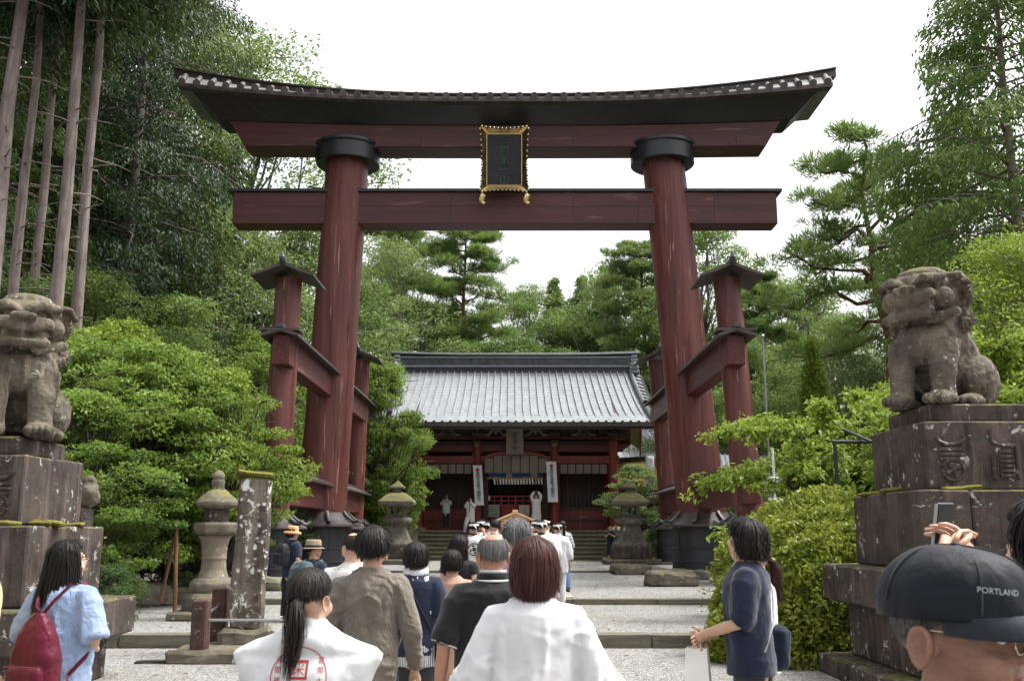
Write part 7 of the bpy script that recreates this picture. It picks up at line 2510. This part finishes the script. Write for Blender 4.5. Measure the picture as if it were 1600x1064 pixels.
for i, (px, D, hd, lab) in enumerate(cr):
    D *= .70
    s = 1 if px > 800 else -1
    ps = Pose(arms={-s: ((-s * .26, .08, 1.30), (-s * .20, .14, 1.52))}, headyaw=R((-1) ** i * 14), fat=1.05)
    q = person(lab, X(px, D, 1.5), D, R(-6 * s + 3 * (i % 3)), 1.60 + .02 * (i % 4), ps, 'skin_tan', dict(ease=.05, hem=.70, sleeve=.8, sease=.04, seed=60 + i, amp=.012), 'white', dict(), 'offwhite', 'thin' if hd == 'bald' else 'shortm', 'hair_black', near=False, seed=220 + i, group='bearers of the wooden chest')
    if hd in ('band', 'bald'):
        mb = MB().lathe([(.101, -.018), (.104, .0), (.100, .020), (.09, .02), (.09, -.018)], 20, c=(0, -.010, 1.655), sx=.90, sy=1.1)
        mb.v = [tuple(ps.H @ Vector(p)) for p in mb.v]
        b2 = mb.build('headband', CL['white'], q, smooth='all')
        mb = MB().tube([(0, -.118, 1.655), (.03, -.14, 1.62), (.04, -.14, 1.56)], [(.022, .008), (.02, .006), (.014, .004)], 6)
        mb.build('headband_knot', CL['white'], q, smooth='all')
    sh = child(q, 'shirt')
    V, Fs = [], []
    for (r0, r1) in ((.095, .115), (.0, .035)):
        o = len(V)
        for k in range(24):
            an = 2 * pi * k / 24
            for r_ in (r0 + .001, r1): V.append((r_ * math.cos(an), 0, 1.22 + r_ * math.sin(an)))
        for k in range(24): Fs.append((o + 2 * k, o + 2 * ((k + 1) % 24), o + 2 * ((k + 1) % 24) + 1, o + 2 * k + 1))
    for t in range(4):
        o = len(V)
        a0 = t * pi / 2 + .3
        for r_, da in ((.05, -.3), (.085, -.35), (.085, .35), (.05, .3)): V.append((r_ * math.cos(a0 + da), 0, 1.22 + r_ * math.sin(a0 + da)))
        Fs.append((o, o + 1, o + 2, o + 3))
    if i in (0, 1, 6, 9):
        me = bpy.data.meshes.new('crest')
        me.from_pydata(V, [], Fs)
        obj('crest', wrap_on(sh, me, off=.006), M['black_ink'], q)
    mb = MB().tube([(.062 * math.cos(a), -.004 + .062 * math.sin(a), 1.478) for a in np.linspace(0, 2 * pi, 15)], [(.008, .03)] * 15, 8)
    mb.build('collar', CL['black' if i % 3 == 0 else 'white'], q, smooth='all')
# ---------------------------------------------------------------- small buildings, poles and props at the sides
def hut(name, px, D, z0, w, d, h, rh, label, roofmat='thatch', wall='dark_wood', rz=0.0, ovr=.7):
    r = empty(name, (X(px, D, z0 + h), D, z0), label=label, cat='building', rz=rz)
    MB().box((0, 0, h/2), (w, d, h)).build('wall', M[wall], r)
    for s in (-1, 1):
        MB().box((s * w/2, -d/2 - .03, h/2), (.16, .16, h)).build('post', M['red_gate'], r)
    MB().box((0, -d/2 - .02, h - .15), (w + .3, .2, .2)).build('beam', M['red_gate'], r)
    MB().box((0, -d/2 - .015, h * .45), (w * .45, .05, h * .7)).build('door', M['grey_wood'], r)
    mb = MB()
    rings = []
    for t in np.linspace(0, 1, 7):
        k = (1 - t) ** .8
        wx, wy = (w/2 + ovr) * (1 - t * .35), (d/2 + ovr) * (1 - t) + .06
        z = h - .1 + rh * (t ** 1.15)
        rings.append([Vector((-wx, -wy, z)), Vector((wx, -wy, z)), Vector((wx, wy, z)), Vector((-wx, wy, z))])
    mb.loft(rings)
    rf = mb.build('roof', M[roofmat], r, bevel=.04)
    MB().box((0, 0, h - .16), (w + ovr * 2 - .05, d + ovr * 2 - .05, .10)).build('eave', M['grey_wood'], rf)
    MB().box((0, 0, h + rh - .05), ((w + ovr * 2) * .68, .3, .26)).build('ridge', M['copper_dark'], rf)
    if roofmat == 'copper_roof':
        for k in range(18):
            x = -1 + 2 * (k + .5) / 18
            pts = [Vector((x * (w/2 + ovr) * (1 - t * .35), -((d/2 + ovr) * (1 - t) + .06) - .01, h - .1 + rh * t ** 1.15 + .02)) for t in np.linspace(0, 1, 7)]
            MB().tube(pts, .035, 5).build('batten', M['copper_roof'], rf)
    return r
hut('thatched_shrine', 1004, 52, 1.6, 2.6, 2.4, 2.3, 1.5, 'small side shrine with mossy thatched roof beside the gatehouse', 'thatch', rz=R(-35))
hut('shrine_hall', 1150, 50, .4, 4.6, 4.0, 3.2, 2.0, 'hall with grey ribbed metal roof behind the torii support pillars', 'copper_roof', rz=R(4))
hut('shrine_hall', 1010, 60, 1.6, 6.0, 5.0, 4.2, 2.6, 'pale grey roofed hall glimpsed beyond the side shrine', 'copper_roof', rz=R(20))
hut('shrine_hall', 560, 50, 1.2, 5.0, 4.0, 2.3, 1.6, 'small shrine building half hidden behind the maple by the gate', 'copper_roof', rz=R(12))
def nobori(px, y0, y1, D, w, mat, label, pole=True):
    a, b = P(px, y0, D), P(px, y1, D)
    h = a.z - b.z
    r = empty('nobori_banner', (a.x, D, ground_z(D) if D < 46 else 1.6), label=label, cat='banner')
    zb = b.z - r.location.z
    V, Fs = [], []
    for j in range(13):
        for i in range(4):
            V.append((w * i / 3, .04 * math.sin(j * .7 + i), zb + h * (1 - j / 12)))
    for j in range(12):
        for i in range(3): Fs.append((j*4+i, j*4+i+1, (j+1)*4+i+1, (j+1)*4+i))
    me = bpy.data.meshes.new('cloth')
    me.from_pydata(V, [], Fs)
    c = obj('cloth', me, mat, r, smooth=True)
    c.modifiers.new('thick', 'SOLIDIFY').thickness = .004
    MB().tube([(-.02, 0, 0), (-.02, 0, zb + h + .15)], .022, 8).build('pole', M['steel'], r)
    MB().tube([(-.02, 0, zb + h + .05), (w, 0, zb + h + .05)], .015, 6).build('crossbar', M['steel'], r)
CL['nobori_red'] = m_cloth('nobori_red', (.50, .03, .035))
CL['nobori_white'] = m_cloth('nobori_white', (.74, .76, .76))
nobori(1021, 715, 784, 48.5, .42, CL['nobori_red'], 'red upright banner right of the gatehouse behind the great lantern')
nobori(1009, 712, 784, 48.2, .40, CL['nobori_white'], 'white upright banner next to the red one beside the side shrine')
nobori(617, 735, 790, 45.0, .30, CL['nobori_red'], 'red upright banner by the maple left of the gatehouse')
nobori(606, 735, 790, 45.2, .26, CL['nobori_white'], 'pale upright banner left of the red one under the maple')
# straw-wrapped trunk left of the gate
tr = empty('wrapped_trunk', (X(636, 45.2, 2.5), 45.4, .35), label='pale straw-wrapped tree trunk left of the gatehouse pillar', cat='tree trunk')
MB().tube([(0, 0, 0), (0, 0, 4.5)], [.34, .28], 14).build('trunk', M['grey_wood'], tr, smooth=True)
for z in (1.9, 2.9): MB().tube([(.33 * math.cos(a), .33 * math.sin(a), z) for a in np.linspace(0, 2 * pi, 19)], .035, 6).build('rope_band', M['straw'], tr)
# flagpole with white tip
fp = empty('flagpole', (X(1200, 38, 5), 38, .3), label='slender white flagpole beside the torii support pillar', cat='flagpole')
zt = P(1199, 528, 38).z - .3
MB().tube([(0, 0, 0), (0, 0, zt)], [.06, .045], 12).build('pole', M['steel'], fp, smooth=True)
MB().ell((0, 0, zt + .05), (.09, .09, .10), 10).build('finial', M['steel'], fp, smooth=True)
# black pipe frame and small dark figure behind the clipped bush
fr = empty('pipe_frame', (X(1308, 15.2, 2.4), 15.2, .18), label='black pipe frame standing behind the clipped bush', cat='frame')
zt = P(1308, 690, 15.2).z - .18
for s in (0, 1): MB().tube([(s * 1.05, 0, 0), (s * 1.05, 0, zt)], .03, 8).build('upright', M['black_metal'], fr, smooth=True)
MB().tube([(-.04, 0, zt), (1.1, 0, zt)], .03, 8).build('crossbar', M['black_metal'], fr, smooth=True)
MB().tube([(.5, -.2, zt - .02), (.25, .3, zt + .22)], .025, 8).build('strut', M['black_metal'], fr, smooth=True)
q = MB()
q.lathe([(.20, 0), (.24, .4), (.20, 1.2), (.16, 1.5), (.10, 1.62)], 14)
q.ell((0, 0, 1.78), (.14, .15, .17), 14)
q.ell((.05, -.12, 1.2), (.16, .12, .2), 10)
zt = P(1243, 738, 17.0).z
obj('small_statue', fuse(q, .025, 3), M['bark_dark'], None, smooth='all', loc=(X(1243, 17.0, 2), 17.0, zt - 1.95), label='small dark seated statue behind the clipped bush', cat='statue')
obj('statue_base', rough_box((.6, .6, max(.3, zt - 1.95 - .1)), .02, 5, 3, .03), M['stone_dark'], None, loc=(X(1243, 17.0, 2), 17.0, .18 + (zt - 1.95 - .18) / 2), label='stone base of the small dark statue behind the bush', cat='pedestal')
pp = empty('sign_pole', (X(1212, 18.5, 2), 18.5, .18), label='thin white pole with two short arms behind the cherry boughs', cat='pole')
zt = P(1212, 700, 18.5).z - .18
MB().tube([(0, 0, 0), (0, 0, zt)], .022, 8).build('pole', M['white_paper'], pp)
for dz in (.55, .95): MB().tube([(-.12, 0, zt - dz), (.14, -.03, zt - dz - .02)], .02, 8).build('arm', M['white_paper'], pp)
# wooden props and second small stone lantern under the maples
pr2 = empty('tree_prop', (X(272, 18.4, 1), 18.4, .18), label='leaning brown wooden prop under the maple', cat='prop')
MB().tube([(.10, -.1, 0), (.0, 0, 1.55)], [.042, .034], 8).build('stick', M['bamboo_prop'], pr2, smooth=True)
MB().tube([(-.28, .2, .2), (-.02, 0, 1.35)], [.034, .030], 8).build('stick', M['bamboo_prop'], pr2, smooth=True)
q = MB()
q.ell((0, 0, .17), (.15, .15, .19), 14)
q.ell((0, 0, .34), (.10, .10, .09), 12)
me = displace(fuse(q, .02, 2), lambda c: fnoise(c, 7, 2) * .03)
obj('carved_boulder', me, M['stone_rock'], None, smooth='all', loc=(X(139, 14.0, 2.2), 14.0, P(148, 792, 14.0).z), label='small mossy carved boulder peeping out behind the pedestal', cat='stone')
obj('boulder_plinth', rough_box((.26, .3, P(148, 792, 14.0).z), .03, 9, 3, .05), M['stone_dark'], None, loc=(X(130, 14.0, 2.2), 14.0, P(148, 792, 14.0).z / 2), label='dark stone plinth hidden behind the stepped pedestal', cat='pedestal')
sl2 = empty('marker_stone', (X(304, 26, 1), 26, .28), label='small pale stone marker far beneath the maples', cat='stone')
MB().box((0, 0, .08), (.7, .7, .16)).build('base', M['stone_step'], sl2, bevel=.02)
MB().box((0, 0, .75), (.22, .22, 1.2)).build('shaft', M['stone_shaft'], sl2, bevel=.02)
# stone baluster fence on the terrace right of the lantern
for s, x0, x1, lab in ((1, 5.5, 11.5, 'stone baluster fence on the terrace beside the great lantern'), (-1, -11.5, -5.3, 'stone baluster fence on the terrace behind the maple')):
    r = empty('stone_fence', (0, 46.3, 1.6), label=lab, cat='fence')
    n = 12
    for k in range(n):
        MB().box((x0 + (x1 - x0) * k / (n - 1), 0, .4), (.18, .18, .8)).build('baluster', M['stone_step'], r, bevel=.02)
    MB().box(((x0 + x1) / 2, 0, .62), (x1 - x0 + .2, .12, .14)).build('rail', M['stone_step'], r, bevel=.02)
# fallen leaf litter stick on the gravel
me = rough_box((.42, .10, .03), .015, 77, 3, .01)
obj('bark_scrap', me, M['bark_dark'], None, loc=(X(238, 12.9, .0), 12.9, .02), rot=(0, 0, .1), label='dark scrap of bark lying on the gravel near the short post', cat='bark')

# fallen leaves on the gravel
_rl = np.random.RandomState(9)
_n = 900
_C = np.stack([_rl.uniform(-7, 6, _n), _rl.uniform(8.5, 42, _n) ** 1.0, np.zeros(_n)], 1)
_C[:, 2] = [ground_z(y) + .012 for y in _C[:, 1]]
_C = _C[[all(not (s - .1 < y < s + .5) for s in (STEP1, STEP2, STEP3)) for y in _C[:, 1]]]
_n = len(_C)
_V, _F, _T = leaves(_C, np.stack([_rl.normal(size=_n), _rl.normal(size=_n), np.zeros(_n)], 1), np.array([0, 0, 1.0]) + _rl.normal(size=(_n, 3)) * .2, _rl.uniform(.04, .10, _n), _rl.uniform(.02, .05, _n), .2)
obj('fallen_leaves', arr_mesh('fallen_leaves', _V, _F, _T), M['dead_leaf'], None, label='scattered brown fallen leaves on the gravel', kind='stuff')
bpy.data.scenes.remove(TMP)
